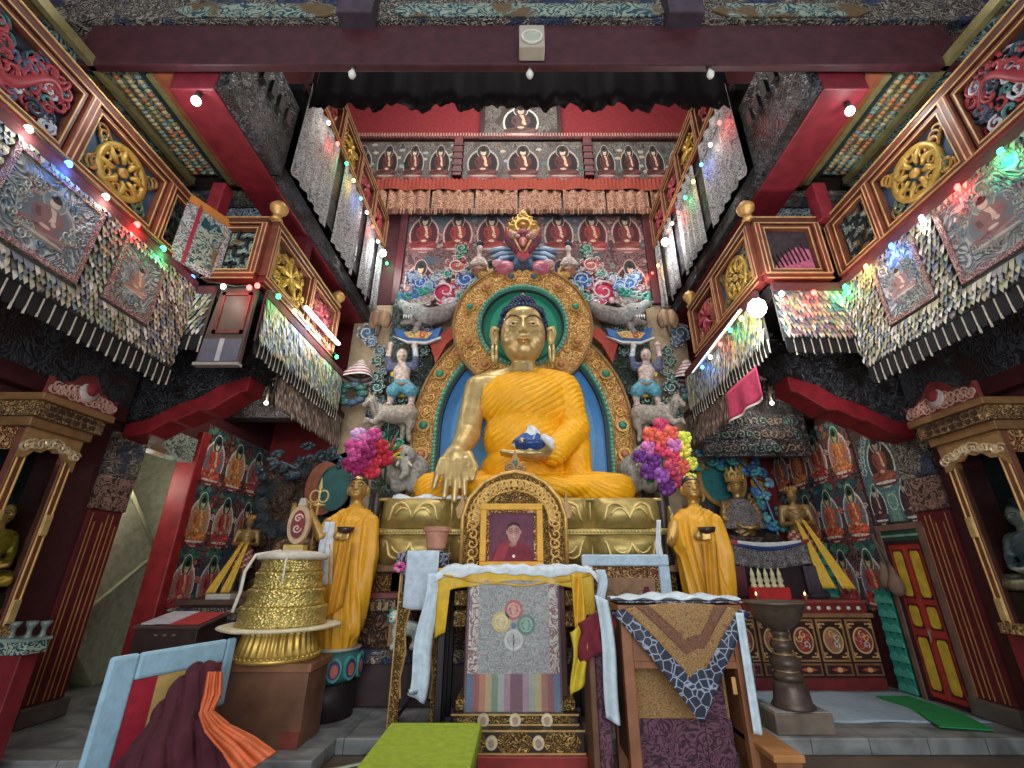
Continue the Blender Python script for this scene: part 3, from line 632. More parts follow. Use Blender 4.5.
o = thing('wooden_pedestal_panel', 'grey framed wooden front panel under the corner of the left projecting balcony', 'panel', (-4.08,5.2,4.1))
q = MB(C(84,64,60)); q.frame((0,0,0),(1,0,0),(0,0,1)); q.prism([(-.05,0),(.5,0),(.5,1.12),(.02,1.12)], -.06, 0); q.build('board', TIMBER, o)
q = MB(C(104,50,44)); q.frame((0,0,0),(1,0,0),(0,0,1))
for bx in ((.06,.42,.11,1.05),(.42,.42,.46,1.05),(.06,1.0,.46,1.05),(.06,.42,.46,.47)): q.box((bx[0],bx[1],0),(bx[2],bx[3],.02))
q.build('frame_moulding', PAINT, o)
q = MB(C(90,90,104)); q.frame((0,0,0),(1,0,0),(0,0,1)); q.box((-.02,.02,0),(.48,.34,.012)); q.box((.2,.02,.012),(.26,.34,.02), C(170,170,170)); q.box((-.06,-.04,-.06),(.52,.0,.03), C(150,140,130)); q.build('grey_apron', SATIN, o)
# framed scroll at the end of the near left rail
o = thing('scroll_painting', 'narrow scroll painting with pale silk borders hung at the end of the near left railing', 'scroll painting', (-4.38,4.86,5.35))
q = MB(C(166,170,160)); q.frame((0,0,0),(.45,1,0),(0,0,1)); q.box((-.2,0,0),(.42,1.0,.02)); q.build('silk_border', LACE, o)
q = MB(C(90,110,120)); q.frame((0,0,0),(.45,1,0),(0,0,1)); q.box((.02,.08,.02),(.32,.82,.03)); q.build('picture', TEALCARVE, o)
q = MB(C(196,120,50)); q.frame((0,0,0),(.45,1,0),(0,0,1)); q.box((-.2,.9,.02),(.42,1.02,.035)); q.box((-.06,0,.02),(-.02,.95,.035), C(170,40,60)); q.build('band', SATIN, o)
# pink cloth under right balcony
def pk(u, t): return (3.3+.03*math.sin(u*12)*t, 5.7+u*1.0, 4.28-.46*t-.03*u)
o = thing('cloth', 'pink cloth with white edging hanging under the right projecting balcony', 'cloth', (0,0,0))
MB(C(206,60,100)).grid(20,8,pk).build('pink_panel', CLOTH, o, True, solid=.01)
q = MB(C(226,214,206)); q.grid(20,1,lambda u,t: (3.29+.03*math.sin(u*12), 5.7+u*1.0, 3.82-.03*u-.03*t)); q.build('white_edging', CLOTH, o, solid=.012)
# ---- upper galleries
for s in (-1, 1):
    w = 'left' if s < 0 else 'right'; x = s*3.42; ex = (0,1,0) if s < 0 else (0,-1,0)
    segs = [(5.1,6.1,'red'),(6.16,7.1,'gold'),(7.16,8.1,'red'),(8.16,9.05,'red')]
    if s > 0: segs = [(-b_, -a_, k) for a_, b_, k in reversed(segs)]
    railing('gallery_railing', 'gilded railing with red panels along the upper %s gallery' % w, (x,0), ex, 9.1, 9.95, segs)
    for k, (ya, yb) in enumerate(((4.92,6.15),(6.5,7.5),(7.85,8.45),(8.7,9.15))):
        pos = ('nearest','second','third','farthest')[k]
        def lc(u, t):
            y = ya+(yb-ya)*u; sag = .0
            return (x-s*.06-s*.025*math.sin(y*26), y+.12*(t-.5)*math.sin(u*3), 8.95-1.86*t+.06*math.sin(u*PI)*t)
        tag(MB().grid(24,8,lc).build('lace_hanging', LACE, smooth=True, solid=.008), 'silvery patterned cloth hanging below the upper %s gallery, %s of four' % (w, pos), 'hanging')
        if k < 3:
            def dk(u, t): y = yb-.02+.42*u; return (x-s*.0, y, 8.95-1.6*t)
            tag(MB(C(40,40,46)).grid(6,2,dk).build('dark_sheet', DARKCARVE, solid=.01), 'dark sheet filling the gap behind the %s silvery hanging, %s gallery' % (pos, w), 'drape')  # dark sheet filling the gap between two hangings
# near rail lights (coordinates read off the rails)
def near(s, items): return [(P(u,v,X=s*4.36), c) for u, v, c in items]
LO = (.06,0,-.1)
string_lights('string of blue, white, red and green lamps along the near left railing', near(-1, [(30,126,'white'),(70,161,'blue'),(107,194,'white'),(138,222,'red'),(164,246,'green')]), 1)
LO = (-.06,0,-.1)
string_lights('string of green, red, white, blue and amber lamps along the near right railing', near(1, [(1000,148,'green'),(957,184,'red'),(921,215,'white'),(891,243,'blue'),(866,264,'amber'),(845,284,'green')]), 1)
LO = (0,-.08,-.08)
string_lights('lamps across the front of the right projecting balcony', [(P(u,v,Y=5.04), c) for u, v, c in [(813,290,'red'),(781,291,'white')]], 1)
string_lights('lamps across the front of the left projecting balcony', [(P(u,v,Y=5.04), c) for u, v, c in [(193,275,'blue'),(224,284,'white'),(250,285,'red')]], 1)
LO = (.08,0,-.08)
string_lights('lamps along the inner side of the left projecting balcony', [(P(u,v,X=XL+.2), c) for u, v, c in [(258,283,'red'),(279,294,'green'),(295,309,'yellow'),(308,325,'blue'),(319,336,'white'),(329,346,'red'),(337,355,'green')]], .5)
LO = (-.08,0,-.08)
string_lights('lamps along the inner side of the right projecting balcony', [(P(u,v,X=XR-.2), c) for u, v, c in [(741,316,'yellow'),(730,328,'green'),(720,342,'red'),(710,355,'white'),(702,365,'blue')]], .5)
LO = (.08,0,-.08)
string_lights('lamps climbing the upper left gallery railing', [(P(u,v,X=-3.24), c) for u, v, c in [(329,121,'white'),(338,142,'red'),(347,162,'green'),(354,179,'amber'),(361,197,'blue'),(367,211,'white'),(373,225,'red'),(378,240,'white'),(387,262,'green'),(394,272,'white'),(398,281,'green'),(402,291,'amber')]], .6)
LO = (-.08,0,-.08)
string_lights('lamps climbing the upper right gallery railing', [(P(u,v,X=3.24), c) for u, v, c in [(719,121,'red'),(710,143,'white'),(701,163,'blue'),(693,180,'amber'),(685,196,'green'),(678,211,'red'),(672,222,'white'),(668,229,'red'),(658,264,'amber'),(652,272,'red'),(646,283,'white'),(641,291,'blue')]], .6)
# bright lamps
def lamp(label, p, e, r=.07, off=(0,-.1,-.1)):
    o = thing('light_bulb', label, 'lamp', p)
    MB(C(40,36,34)).lathe([(.03,.05),(.035,.12),(.02,.14)]).build('socket', PAINT, o, True)
    MB((1,.98,.95)).ball((0,0,0), (r,r,r*1.15), n=2).build('globe', EMITHOT, o, True)
    l = bpy.data.lights.new('lamp_light', 'POINT'); l.energy = e; l.shadow_soft_size = .1; l.color = (.93,.97,1.)
    lo = bpy.data.objects.new('lamp_light', l); col.objects.link(lo); lo.parent = o; lo.location = off
lamp('bright white lamp under the red beam above the near left balcony', (P(196,101,Z=6.8)), 16, .05, (-.1,-.2,-.35))
lamp('bright white lamp under the red beam above the near right balcony', (P(850,111,Z=6.8)), 16, .05, (.1,-.2,-.35))
lamp('bright white lamp at the far end of the upper left gallery', P(383,253,X=-3.2), 34, .08, (.15,-.15,-.1))
lamp('bright white lamp at the far end of the upper right gallery', P(665,242,X=3.2), 34, .08, (-.15,-.15,-.1))
lamp('large bright white lamp on the corner of the right projecting balcony', P(757,308,X=3.2), 70, .12, (-.2,-.2,-.1))
a, e = P(306,307,X=-3.42), P(339,344,X=-3.42)
o = thing('tube_light', 'lit white fluorescent tube along the left projecting balcony', 'tube light', tuple(a))
MB(C(200,200,200)).tube([(-.04,0,0),Vector((-.04,0,0))+e-a], .03).build('batten', GLOSS, o)
MB((.95,.98,1)).tube([(0,0,0),e-a], .026).build('tube', EMITHOT, o, True)
a2, e2 = P(741,310,X=3.22), P(694,372,X=3.22)
o = thing('tube_light', 'thin fluorescent batten along the right projecting balcony', 'tube light', tuple(a2))
MB(C(214,214,210)).tube([(0,0,0),e2-a2], .022).build('batten', GLOSS, o, True)
MB((.95,.98,1)).tube([(-.03,0,-.01),Vector((-.03,0,-.01))+e2-a2], .01).build('tube', mat('dim tube', .4, noise=0, emit=1.2), o, True)
for p0, p1 in ((a, e),):
    for t in (.25,.75):
        l = bpy.data.lights.new('tube_glow', 'POINT'); l.energy = 22; l.shadow_soft_size = .12; l.color = (.92,.97,1)
        lo = bpy.data.objects.new('tube_glow', l); col.objects.link(lo); lo.location = p0.lerp(p1, t)+Vector((.15,0,-.05))
# ================================================================ the great statue and its carved throne back
BX, BZ, BY = .08, 2.64, 8.0
# ---- throne-back rings
AY = 8.75
tb = thing('throne_back', 'carved gold double aureole with jewelled rings behind the great seated statue', 'aureole', (BX,AY,2.6))
cz, hz = 4.2-2.6, 6.5-2.6
def arch(rx, ry, z0, zc, n=40): return [(rx*math.cos(PI*i/n), zc+ry*math.sin(PI*i/n)) for i in range(n+1)]
def archring(b, rx, ry, w, h0, h1, zb, zc, n=44):
    vs, fs = [], []
    pts = [(rx,zb)]+arch(rx,ry,0,zc,n)+[(-rx,zb)]; inn = [(rx-w,zb)]+arch(rx-w,ry-w,0,zc,n)+[(-rx+w,zb)]
    for p, q in zip(pts, inn): vs += [(p[0],p[1],h0),(p[0],p[1],h1),(q[0],q[1],h1),(q[0],q[1],h0)]
    for i in range(len(pts)-1):
        a, e = 4*i, 4*(i+1); fs += [(a,a+1,e+1,e),(a+1,a+2,e+2,e+1),(a+2,a+3,e+3,e+2)]
    b.add(vs, fs)
def fr(c, y=0.): m = MB(c); m.frame((0,y,0),(1,0,0),(0,0,1)); return m
b = fr(C(206,150,70)); archring(b, 2.17, 2.5, .4, 0, .16, .0, cz); b.build('body_ring', SCROLL, tb)
b = fr(C(206,150,70)); b.ringp(0,hz,1.47,1.5,.5,.1,n=56,h1=.3); b.build('head_ring', SCROLL, tb)
b = fr(C(150,112,60)); archring(b, 2.21, 2.54, .05, -.02, .2, 0, cz); b.ringp(0,hz,1.51,1.54,.05,.08,n=56,h1=.33); b.build('outer_rim', GILTSOFT, tb)
b = fr(C(60,64,70)); archring(b, 1.71, 2.04, .06, -.02, .1, 0, cz); b.build('dark_rim', PAINT, tb); b = fr(C(44,44,50)); b.ringp(0,hz,.9,.93,.05,.1,n=48,h1=.26); b.build('dark_rim', PAINT, tb)
b = fr(C(70,140,116)); archring(b, 1.77, 2.1, .07, 0, .2, 0, cz); b.ringp(0,hz,.975,1.0,.08,.1,n=56,h1=.34)
for i in range(60):
    a = PI*i/59; b.ball((1.735*math.cos(a), cz+2.065*math.sin(a), .2), (.045,.045,.03), C(96,164,136), 1)
for sx in (-1,1):
    for i in range(22): b.ball((sx*1.735, i*.075, .2), (.045,.045,.03), C(96,164,136), 1)
for i in range(64): a = 2*PI*i/64; b.ball((.94*math.cos(a), hz+.96*math.sin(a), .34), (.04,.04,.03), C(96,164,136), 1)
b.build('beaded_green_border', GLOSS, tb, True)
b = fr(C(60,130,196)); b.prism([(1.7,0)]+arch(1.7,2.02,0,cz,30)+[(-1.7,0)], -.12, -.02); b.build('blue_ground', GLOSS, tb)
b = fr(C(84,152,206)); b.prism([(1.28,0)]+arch(1.45,1.86,0,cz-.1,30)+[(-1.28,0)], -.02, .0); b.build('pale_blue_ground', GLOSS, tb)
b = fr(C(34,120,92)); b.ell(0,hz,.9,.92,.06,n=40,h1=.215); b.build('green_ground', GLOSS, tb)
b = fr(C(44,150,116)); b.ell(.02,hz-.05,.72,.8,.21,n=40,h1=.225); b.build('light_green_ground', GLOSS, tb)
def jewel(x, z, h, c, r=.085):
    b = fr(C(190,140,66)); b.ringp(x,z,r+.05,r+.05,.05,h,n=18,h1=h+.05); o = b.build('jewel_setting', GILTSOFT, tb); b = fr(c); b.ball((x,z,h+.03),(r,r,.07)); b.build('jewel', GLOSS, o, True)
JC = [C(186,110,70),C(52,136,110),C(186,110,70),C(70,96,120)]
for sx in (-1,1):
    for i, (u, z) in enumerate(((0,.55),(0,1.1),(0,1.68))): jewel(sx*1.97, z, .17, JC[(i+3) % 4 if i < 2 else 1])
    jewel(sx*1.72, cz+1.2, .17, JC[1]); jewel(sx*1.38, cz+1.68, .17, JC[0])
for i, a in enumerate((20,50,78,102,130,160,-20,200,-50,230)):
    a = math.radians(a); jewel(1.22*math.cos(a), hz+1.24*math.sin(a), .3, [JC[1],JC[0],JC[3],JC[3],JC[0],JC[1],JC[0],JC[0],JC[2],JC[2]][i], .075)
b = fr(C(232,180,88))
for sx in (-1,1):
    for z in [.15+.2*i for i in range(10)]: b.swirl(sx*1.97, z, .1, 1.5, .015, .17, None, z*3, sx)
for i in range(26):
    a = PI*(i+.5)/26; b.swirl(1.97*math.cos(a), cz+2.3*math.sin(a), .1, 1.5, .015, .17, None, a, 1 if i % 2 else -1)
for i in range(40):
    a = 2*PI*(i+.5)/40
    b.swirl(1.31*math.cos(a), hz+1.33*math.sin(a), .08, 1.4, .014, .3, None, a, 1 if i % 2 else -1); b.swirl(1.1*math.cos(a), hz+1.12*math.sin(a), .075, 1.4, .013, .3, None, -a, -1 if i % 2 else 1)
b.build('scroll_ornament', mat('pale gold paint', .45, metal=.1, noise=.2), tb, True)
# ---- the great seated statue
bu = thing('statue', 'great gilded seated statue with blue curled hair and saffron robe', 'statue', (BX,BY,BZ))
g = C(206,176,112)
body = [E((0,.1,.6),(.72,.55,.6),g), E((0,.05,1.3),(.66,.48,.65),g), E((0,.02,1.95),(.84,.52,.6),g), K((-.72,.05,2.25),.28,(.72,.05,2.25),.28,g), K((0,.02,2.25),.32,(0,-.02,2.9),.21,g),
    K((-.12,.05,2.58),.15,(-.72,.05,2.33),.22,g), K((.12,.05,2.58),.15,(.72,.05,2.33),.22,g),
    K((-.86,.02,2.22),.27,(-.97,-.05,1.6),.235,g), K((-.97,-.05,1.6),.235,(-1.0,-.15,1.25),.23,g), K((-1.0,-.15,1.25),.235,(-1.08,-.6,.86),.17,g),
    K((-1.08,-.62,.84),.17,(-1.1,-.82,.72),.19,g), E((-1.1,-.86,.62),(.25,.13,.2),g),
    K((.84,.02,2.15),.26,(.92,-.1,1.4),.24,g), K((.92,-.1,1.35),.23,(.35,-.72,.8),.15,g),
    ]; HZ = -.09; head = [E((0,-.02,3.42),(.455,.5,.61),g), E((0,-.14,3.18),(.39,.38,.42),g), E((0,-.3,2.98),(.22,.2,.2),g),
    E((-.2,-.3,3.2),(.2,.18,.2),g), E((.2,-.3,3.2),(.2,.18,.2),g), E((0,-.22,3.7),(.36,.28,.26),g),
    K((0,-.5,3.56),.035,(0,-.61,3.27),.055,g), E((-.06,-.54,3.25),(.045,.06,.035),g), E((.06,-.54,3.25),(.045,.06,.035),g), K((-.09,-.52,3.08),.035,(.09,-.52,3.08),.035,g), K((-.07,-.51,3.02),.035,(.07,-.51,3.02),.035,g)]
body += [(p[0],(p[1][0],p[1][1],p[1][2]+HZ),p[2],p[3]) if p[0] == 'e' else ('c',(p[1][0],p[1][1],p[1][2]+HZ),p[2],(p[3][0],p[3][1],p[3][2]+HZ),p[4],p[5]) for p in head]
sculpt('body', body, .022, GILT, bu, 3)
fg = []
for i, (x, dx, L1, r) in enumerate(((-.2,-.09,.34,.056),(-.08,-.04,.44,.062),(.04,.0,.48,.064),(.15,.05,.42,.06))):
    a = Vector((-1.1+x,-.92,.62)); q = a+Vector((dx*.5,-.1,-.3*L1/.42)); e = q+Vector((dx*.4,-.02,-.62*L1))
    fg += [K(a,r*1.15,q,r*1.05,g), K(q,r*1.05,e,r*.78,g)]
fg += [E((-1.1,-.86,.64),(.24,.11,.18),g), K((-.9,-.84,.72),.085,(-.78,-.95,.5),.07,g), K((-.78,-.95,.5),.068,(-.8,-1.05,.3),.05,g)]
sculpt('right_hand', fg, .018, GILT, bu, 2)
lf = [E((.12,-.86,.72),(.24,.2,.09),g)]
for i in range(4):
    y = -.98+i*.07; lf += [K((-.02,y,.74),.05,(-.2,y-.03,.72),.045,g), K((-.2,y-.03,.72),.045,(-.36,y-.02,.75),.036,g)]
lf += [K((.1,-1.0,.8),.06,(-.04,-1.05,.92),.045,g), K((.2,-.85,.75),.14,(.42,-.72,.85),.16,g)]
sculpt('left_hand', lf, .018, GILT, bu, 2)
for sx in (-1,1):
    e = [E((sx*.5,.0,3.36),(.07,.12,.22),g)]
    er = MB(g); er.tube([(sx*.47,-.1,3.52),(sx*.6,-.08,3.58),(sx*.63,-.06,3.42),(sx*.57,-.07,3.24),(sx*.5,-.09,3.2)], [.04,.05,.05,.045,.04], n=8)
    er.tube([(sx*.59,-.06,3.26),(sx*.6,-.07,3.05),(sx*.58,-.08,2.82),(sx*.53,-.09,2.8),(sx*.52,-.09,3.0),(sx*.52,-.08,3.22)], .035, n=8); er.ball((sx*.54,-.05,3.4),(.07,.06,.17)); er.build('ear', GILT, bu, True)
    ey = MB(C(226,214,190)); ey.ball((sx*.2,-.452,3.43),(.105,.06,.028)); o = ey.build('eye', GLOSS, bu, True)
    q = MB(C(24,22,26)); q.ball((sx*.19,-.497,3.43),(.036,.03,.024)); q.build('iris', GLOSS, o, True)
    q = MB(C(206,176,112)); q.tube([(sx*.08,-.5,3.425),(sx*.14,-.51,3.455),(sx*.21,-.51,3.465),(sx*.3,-.455,3.43)], [.012,.022,.024,.012]); q.tube([(sx*.08,-.5,3.41),(sx*.2,-.51,3.39),(sx*.3,-.455,3.42)], [.01,.016,.01]); q.build('eyelid', GILT, o, True)
    q = MB(C(92,64,32)); q.tube([(sx*.05,-.52,3.53),(sx*.13,-.525,3.6),(sx*.24,-.49,3.62),(sx*.36,-.4,3.55)], [.011,.017,.016,.008]); q.build('eyebrow', PAINT, bu, True)
q = MB(C(196,140,72)); q.tube([(-.13,-.545,3.06),(-.05,-.575,3.075),(0,-.572,3.068),(.05,-.575,3.075),(.13,-.545,3.06)], [.012,.03,.026,.03,.012]); q.tube([(-.1,-.54,3.03),(0,-.572,3.01),(.1,-.54,3.03)], [.012,.034,.012]); q.build('mouth', GILT, bu, True)
MB(C(226,226,214)).ball((0,-.53,3.68), (.022,.016,.022)).build('forehead_mark', GLOSS, bu, True)
hr = MB(C(28,40,70)); hr.ball((0,.08,3.62),(.49,.5,.46),n=3); hr.ball((0,.05,4.1),(.27,.27,.26),n=3)
hr.v = [Vector((v.x, max(v.y, -.36), v.z)) if v.z < 3.9 else v for v in hr.v]
for i in range(420):
    z = 1-2*(i+.5)/420; ph = i*2.39996; r = math.sqrt(1-z*z); d = Vector((r*math.cos(ph), r*math.sin(ph), z))
    p = Vector((0,.08,3.62))+Vector((d.x*.49,d.y*.5,d.z*.46))
    if p.z > 3.85 or (p.y > -.12 and p.z > 3.3): hr.ball(p, .046, C(34,50,84), 1)
for i in range(120):
    z = 1-(i+.5)/120; ph = i*2.39996; r = math.sqrt(1-z*z); hr.ball((.27*r*math.cos(ph), .05+.27*r*math.sin(ph), 4.1+.26*z), .04, C(34,50,84), 1)
for i in range(15):
    a = (i-7)/7*1.15; hr.ball((.46*math.sin(a), .03-.44*math.cos(a), 3.9-.05*abs(a)), .05, C(34,50,84), 1); hr.ball((.42*math.sin(a), .06-.4*math.cos(a), 3.97), .05, C(34,50,84), 1)
hr.build('curled_hair', GLOSS, bu, True)
MB(C(206,120,50)).lathe([(.06,0),(.07,.04),(.03,.1),(.005,.13)], (0,.03,4.34)).build('crown_jewel', GLOSS, bu, True)
for o in bu.children:
    if o.name.split('.')[0] in ('ear','eye','eyebrow','mouth','forehead_mark','curled_hair','crown_jewel'): o.location.z = HZ
# robe: torso, left arm and crossed legs under one cloth
y_ = C(252,174,0)
rb = [E((0,.1,.6),(.78,.6,.62),y_), E((0,.04,1.25),(.74,.54,.7),y_), E((.02,.01,1.92),(.88,.56,.62),y_), K((-.2,.05,2.3),.28,(.76,.05,2.24),.31,y_),
    K((.82,.02,2.15),.3,(.93,-.08,1.35),.29,y_), K((.93,-.08,1.35),.29,(.5,-.66,.8),.22,y_), K((.92,0,1.4),.29,(.95,-.05,.5),.27,y_),
    K((-.45,.1,.32),.34,(-1.56,-.34,.25),.28,y_), K((.45,.1,.32),.34,(1.6,-.34,.25),.28,y_), K((-1.56,-.38,.24),.27,(.4,-.75,.2),.2,y_), K((1.6,-.38,.24),.27,(-.4,-.72,.22),.2,y_), E((0,-.5,.22),(1.2,.5,.24),y_), K((.1,.03,2.5),.19,(.74,.04,2.27),.29,y_)]
def robe_disp(co, no, idx):
    x, y, z = co[:,0], co[:,1], co[:,2]
    w = np.sin(x*5+z*3)*.5+np.sin(x*11-z*7)*.22
    t = (z*.86-x*.62+.05*w)*62
    l = (z*1.35+np.abs(x)*.55+y*.25+.04*np.sin(x*6))*60
    g_ = lambda p: np.exp(-((np.abs(np.sin(p*.5)))/.4)**2)
    k = np.clip((z-.75)/.3, 0, 1)
    arm = np.clip((x-.55)/.3,0,1)*np.clip((1.9-z)/.5,0,1)
    f = g_(t)*(1-arm)+g_((z*.9+x*.8+.04*w)*54)*arm
    return .01-(k*f*.024+(1-k)*g_(l)*.026)+.006*np.sin(t*.23)
def robe_cut(co):
    x, y, z = co[:,0], co[:,1], co[:,2]
    e = (z-2.12)*.62-(x+.62)*.74
    return ((e > .2) & (z > 1.6)) | ((z > 2.69))
sculpt('robe', rb, .02, mat('saffron satin', .45, noise=.12, nscale=6, bump=.12, bscale=30), bu, 3, robe_disp, robe_cut).modifiers.new('thickness','SOLIDIFY').thickness = .02
# bowl with blue and white scarf in the lap
q = MB(C(40,70,130)); q.lathe([(.02,0),(.16,.02),(.24,.12),(.26,.2),(.22,.2),(.1,.1)], (.1,-.86,.72)); q.build('alms_bowl', GLOSS, bu, True)
q = MB(WHITE)
def sc_(u, t): a = u*2*PI; r = .05+.16*t+.05*math.sin(a*4+1)*t; return (.1+r*math.cos(a)*.95+.05*math.sin(t*5), -.9+r*math.sin(a)*.7, 1.2-.32*t-.06*math.sin(a*3)*t)
q.grid(30,6,sc_,lambda u,t: C(226,228,230) if (t < .55 or int(u*10) % 4 == 0) else C(60,100,176)); q.tube([(.3,-.95,1.0),(.42,-1.0,.9),(.46,-.98,.78)], [.06,.08,.03], C(226,226,226))
q.build('scarf', CLOTH, bu, True)
# ---- double lotus throne
lt = thing('lotus_throne', 'gilded lotus seat with two rows of petals under the great statue', 'pedestal', (.03,8.05,1.72))
LW, LD = 2.12, .95
def petal_row(z0, z1, up):
    for k, (side, n) in enumerate((('front',4),('left',2),('right',2))):
        for i in range(n):
            b = MB(C(178,154,84))
            if side == 'front': w = 2*LW/n; cx, fx = -LW+(i+.5)*w, lambda p, d: (p, -LD-d)
            else: w = 2*LD/n; s_ = -1 if side == 'left' else 1; cx, fx = -LD+(i+.5)*w, lambda p, d, s_=s_: (s_*(LW+d), p)
            def pf(u, t):
                q = (u-.5)*2; tt = t if up else 1-t
                prof = math.sin(PI*min(1,max(0,tt*.8+.12)))**.6; bul = .05+.26*prof*(1-abs(q)**3)+.03*math.exp(-((abs(q)-.8)/.1)**2)*prof
                x, y = fx(cx+q*w*.5*(1-.04*tt), bul-.02); return (x, y, z0+(z1-z0)*t)
            b.grid(20,12,pf); o = b.build('petal', GILT, lt, True)
            hh = z1-z0
            for rr in (1.,.72):
                b = MB(C(226,198,120)); pts = []
                for j in range(25):
                    q = -1+2*j/24; zz = (.30+.5*(abs(math.sin(q*PI*.92))**.7)-.28*(abs(q) > .9)) if rr == 1. else .26+.36*(abs(math.sin(q*PI*.92))**.7)
                    tq = zz if up else 1-zz; t = tq; q2 = q*.72*rr
                    p = pf(.5+q2/2, t); d = .012
                    pts.append((p[0]+(0 if side == 'front' else (d if side == 'right' else -d)), p[1]-(d if side == 'front' else 0), p[2]))
                b.tube(pts, .022*rr, n=6); b.build('petal_edge', GILT, o, True)
petal_row(.5,.94,True); petal_row(0,.4,False)
b = MB(C(178,154,84)); b.box((-LW+.02,-LD+.02,.0),(LW-.02,LD,.93)); b.box((-LW-.12,-LD-.14,.4),(LW+.12,LD,.5)); b.box((-LW-.06,-LD-.08,.9),(LW+.06,LD,.95)); b.build('core', GILT, lt, bevel=.02)
b = MB(C(220,190,120)); 
for i in range(84): b.ball((-LW-.1+i*.0516, -LD-.15, .45), .024, None, 1)
b.build('beaded_line', GILT, lt, True)
b = MB(C(214,220,226)); b.grid(16,3,lambda u,t: (-1.95+u*1.5, -LD-.1-.05*t, .975+.03*math.sin(u*23)*(1-t)-.05*t)); tag_o = b
o = b.build('white_scarf', CLOTH, None, True, solid=.012); o.location = (.03,8.05,1.72); tag(o, 'white scarf laid along the left edge of the gilded lotus seat', 'scarf')
# ---- carved pedestal under the throne
pd = thing('pedestal', 'tiered carved and painted wooden pedestal below the lotus seat', 'pedestal', (0,0,0))
PY = 6.95
def tier(x, y0, z0, z1, m, c, nm, bv=.012): MB(c).box((-x,y0,z0),(x,9.15,z1)).build(nm, m, pd, bevel=bv)
tier(2.5, PY+.02, .0, .5, PAINT, C(60,36,40), 'base'); tier(2.62, PY-.08, .5, .66, GREYCARVE, WHITE, 'lower_cornice'); tier(2.45, PY+.12, .66, 1.12, carved('dim floral ground', C(56,28,30), C(120,84,56), scale=5, dist=2), WHITE, 'lion_frieze')
tier(2.6, PY-.04, 1.12, 1.28, GREYCARVE, WHITE, 'dentil_cornice'); tier(2.66, PY-.12, 1.28, 1.36, PAINT, C(120,52,44), 'red_moulding'); tier(2.5, PY+.0, 1.36, 1.62, PEDSCROLL, WHITE, 'scroll_band'); tier(2.7, PY-.14, 1.62, 1.71, GILTSOFT, C(120,84,50), 'upper_cornice')
q = MB(C(150,116,70))
for i in range(56): q.box((-2.6+i*.0945,PY-.1,1.14),(-2.55+i*.0945,PY-.02,1.24))
q.build('dentils', GILTSOFT, pd)
for x in (-2.3,-1.75,-1.2,-.6,.6,1.2,1.75,2.3):
    q = MB(C(150,110,62)); q.box((x-.05,PY+.04,.68),(x+.05,PY+.13,1.11)); q.box((x-.07,PY,1.36),(x+.07,PY+.02,1.62), C(110,44,40)); q.build('pilaster', GILTSOFT, pd, bevel=.01)
def lion(x, label, sx):
    o = thing('lion_carving', label, 'lion', (x,PY-.02,.66))
    w = C(196,214,204)
    pr = [K((-.16*sx,0,.3),.09,(.06*sx,0,.24),.1,w), K((-.16*sx,0,.3),.08,(-.2*sx,-.03,.36),.09,w), E((-.2*sx,-.06,.4),(.1,.09,.09),w), E((-.22*sx,-.14,.37),(.055,.05,.045),w)]
    for lx, lz in ((-.2,.2),(-.1,.2),(.06,.2),(.14,.18)): pr += [K((lx*sx,-.02,lz+.02),.05,((lx+.02)*sx,-.04,.1),.036,w), K(((lx+.02)*sx,-.04,.1),.036,((lx-.01)*sx,-.06,.035),.04,w)]
    sculpt('body', pr, .014, GLOSS, o, 2)
    m2 = MB(C(50,130,116))
    for i in range(10): a = i*.63; m2.ball((-.19*sx+.115*math.cos(a), -.05, .41+.11*math.sin(a)), (.035,.04,.035), C(46,124,110), 1)
    m2.tube([(.12*sx,0,.28),(.2*sx,-.03,.36),(.18*sx,-.04,.46),(.24*sx,-.04,.42)], [.03,.045,.05,.02], C(46,124,110)); m2.build('mane', GLOSS, o, True)
    m2 = MB(C(30,24,28)); m2.ball((-.245*sx,-.125,.42),(.015,.015,.015),None,1); m2.ball((-.19*sx,-.13,.42),(.015,.015,.015),None,1); m2.ball((-.23*sx,-.185,.385),(.02,.014,.014),C(170,60,60),1); m2.build('face', GLOSS, o, True)
lion(-1.48, 'white and teal lion carved on the pedestal, left of the tall stand', 1); lion(1.55, 'white and teal lion carved on the pedestal behind the framed picture', -1)
# ================================================================ carved figures beside the throne
def T(u, v, y=8.7): return P(u, v, Y=y)
def cloud(name, label, parts, cat='carving', y=8.7):
    """a carved cloud scroll: swirls with pale rims and coloured hearts"""
    o0 = T(parts[0][0], parts[0][1], y); o = thing(name, label, cat, tuple(o0))
    for (u, v, r, c, c2, sg) in parts:
        p = T(u, v, y)-o0; k = 9.9/449*1.0; q = MB(); q.frame(tuple(p),(1,0,0),(0,0,1))
        wc_ = tuple(.35*x_+.65*y_ for x_, y_ in zip(c, WHITE)); q.ball((0,0,-.02),(r*k,r*k*.92,.1),c); q.swirl(0,0,r*k*.9,1.3,r*k*.09,.07,wc_,R.uniform(0,6),sg,26,8)
        for a in range(7): q.ball((r*k*.95*math.cos(a*.9),r*k*.9*math.sin(a*.9),.02),(r*k*.32,r*k*.3,.08),c if a % 2 else c2,1); q.ringp(r*k*.98*math.cos(a*.9),r*k*.93*math.sin(a*.9),r*k*.33,r*k*.31,r*k*.06,.06,wc_,10,a*.9-1.3,a*.9+1.3,h1=.1)
        q.build('swirl', GLOSS, o, True)
    return o
PK, TL, BL, WH, SV = C(206,56,88), C(36,150,130), C(50,110,196), C(206,204,210), C(170,164,164)
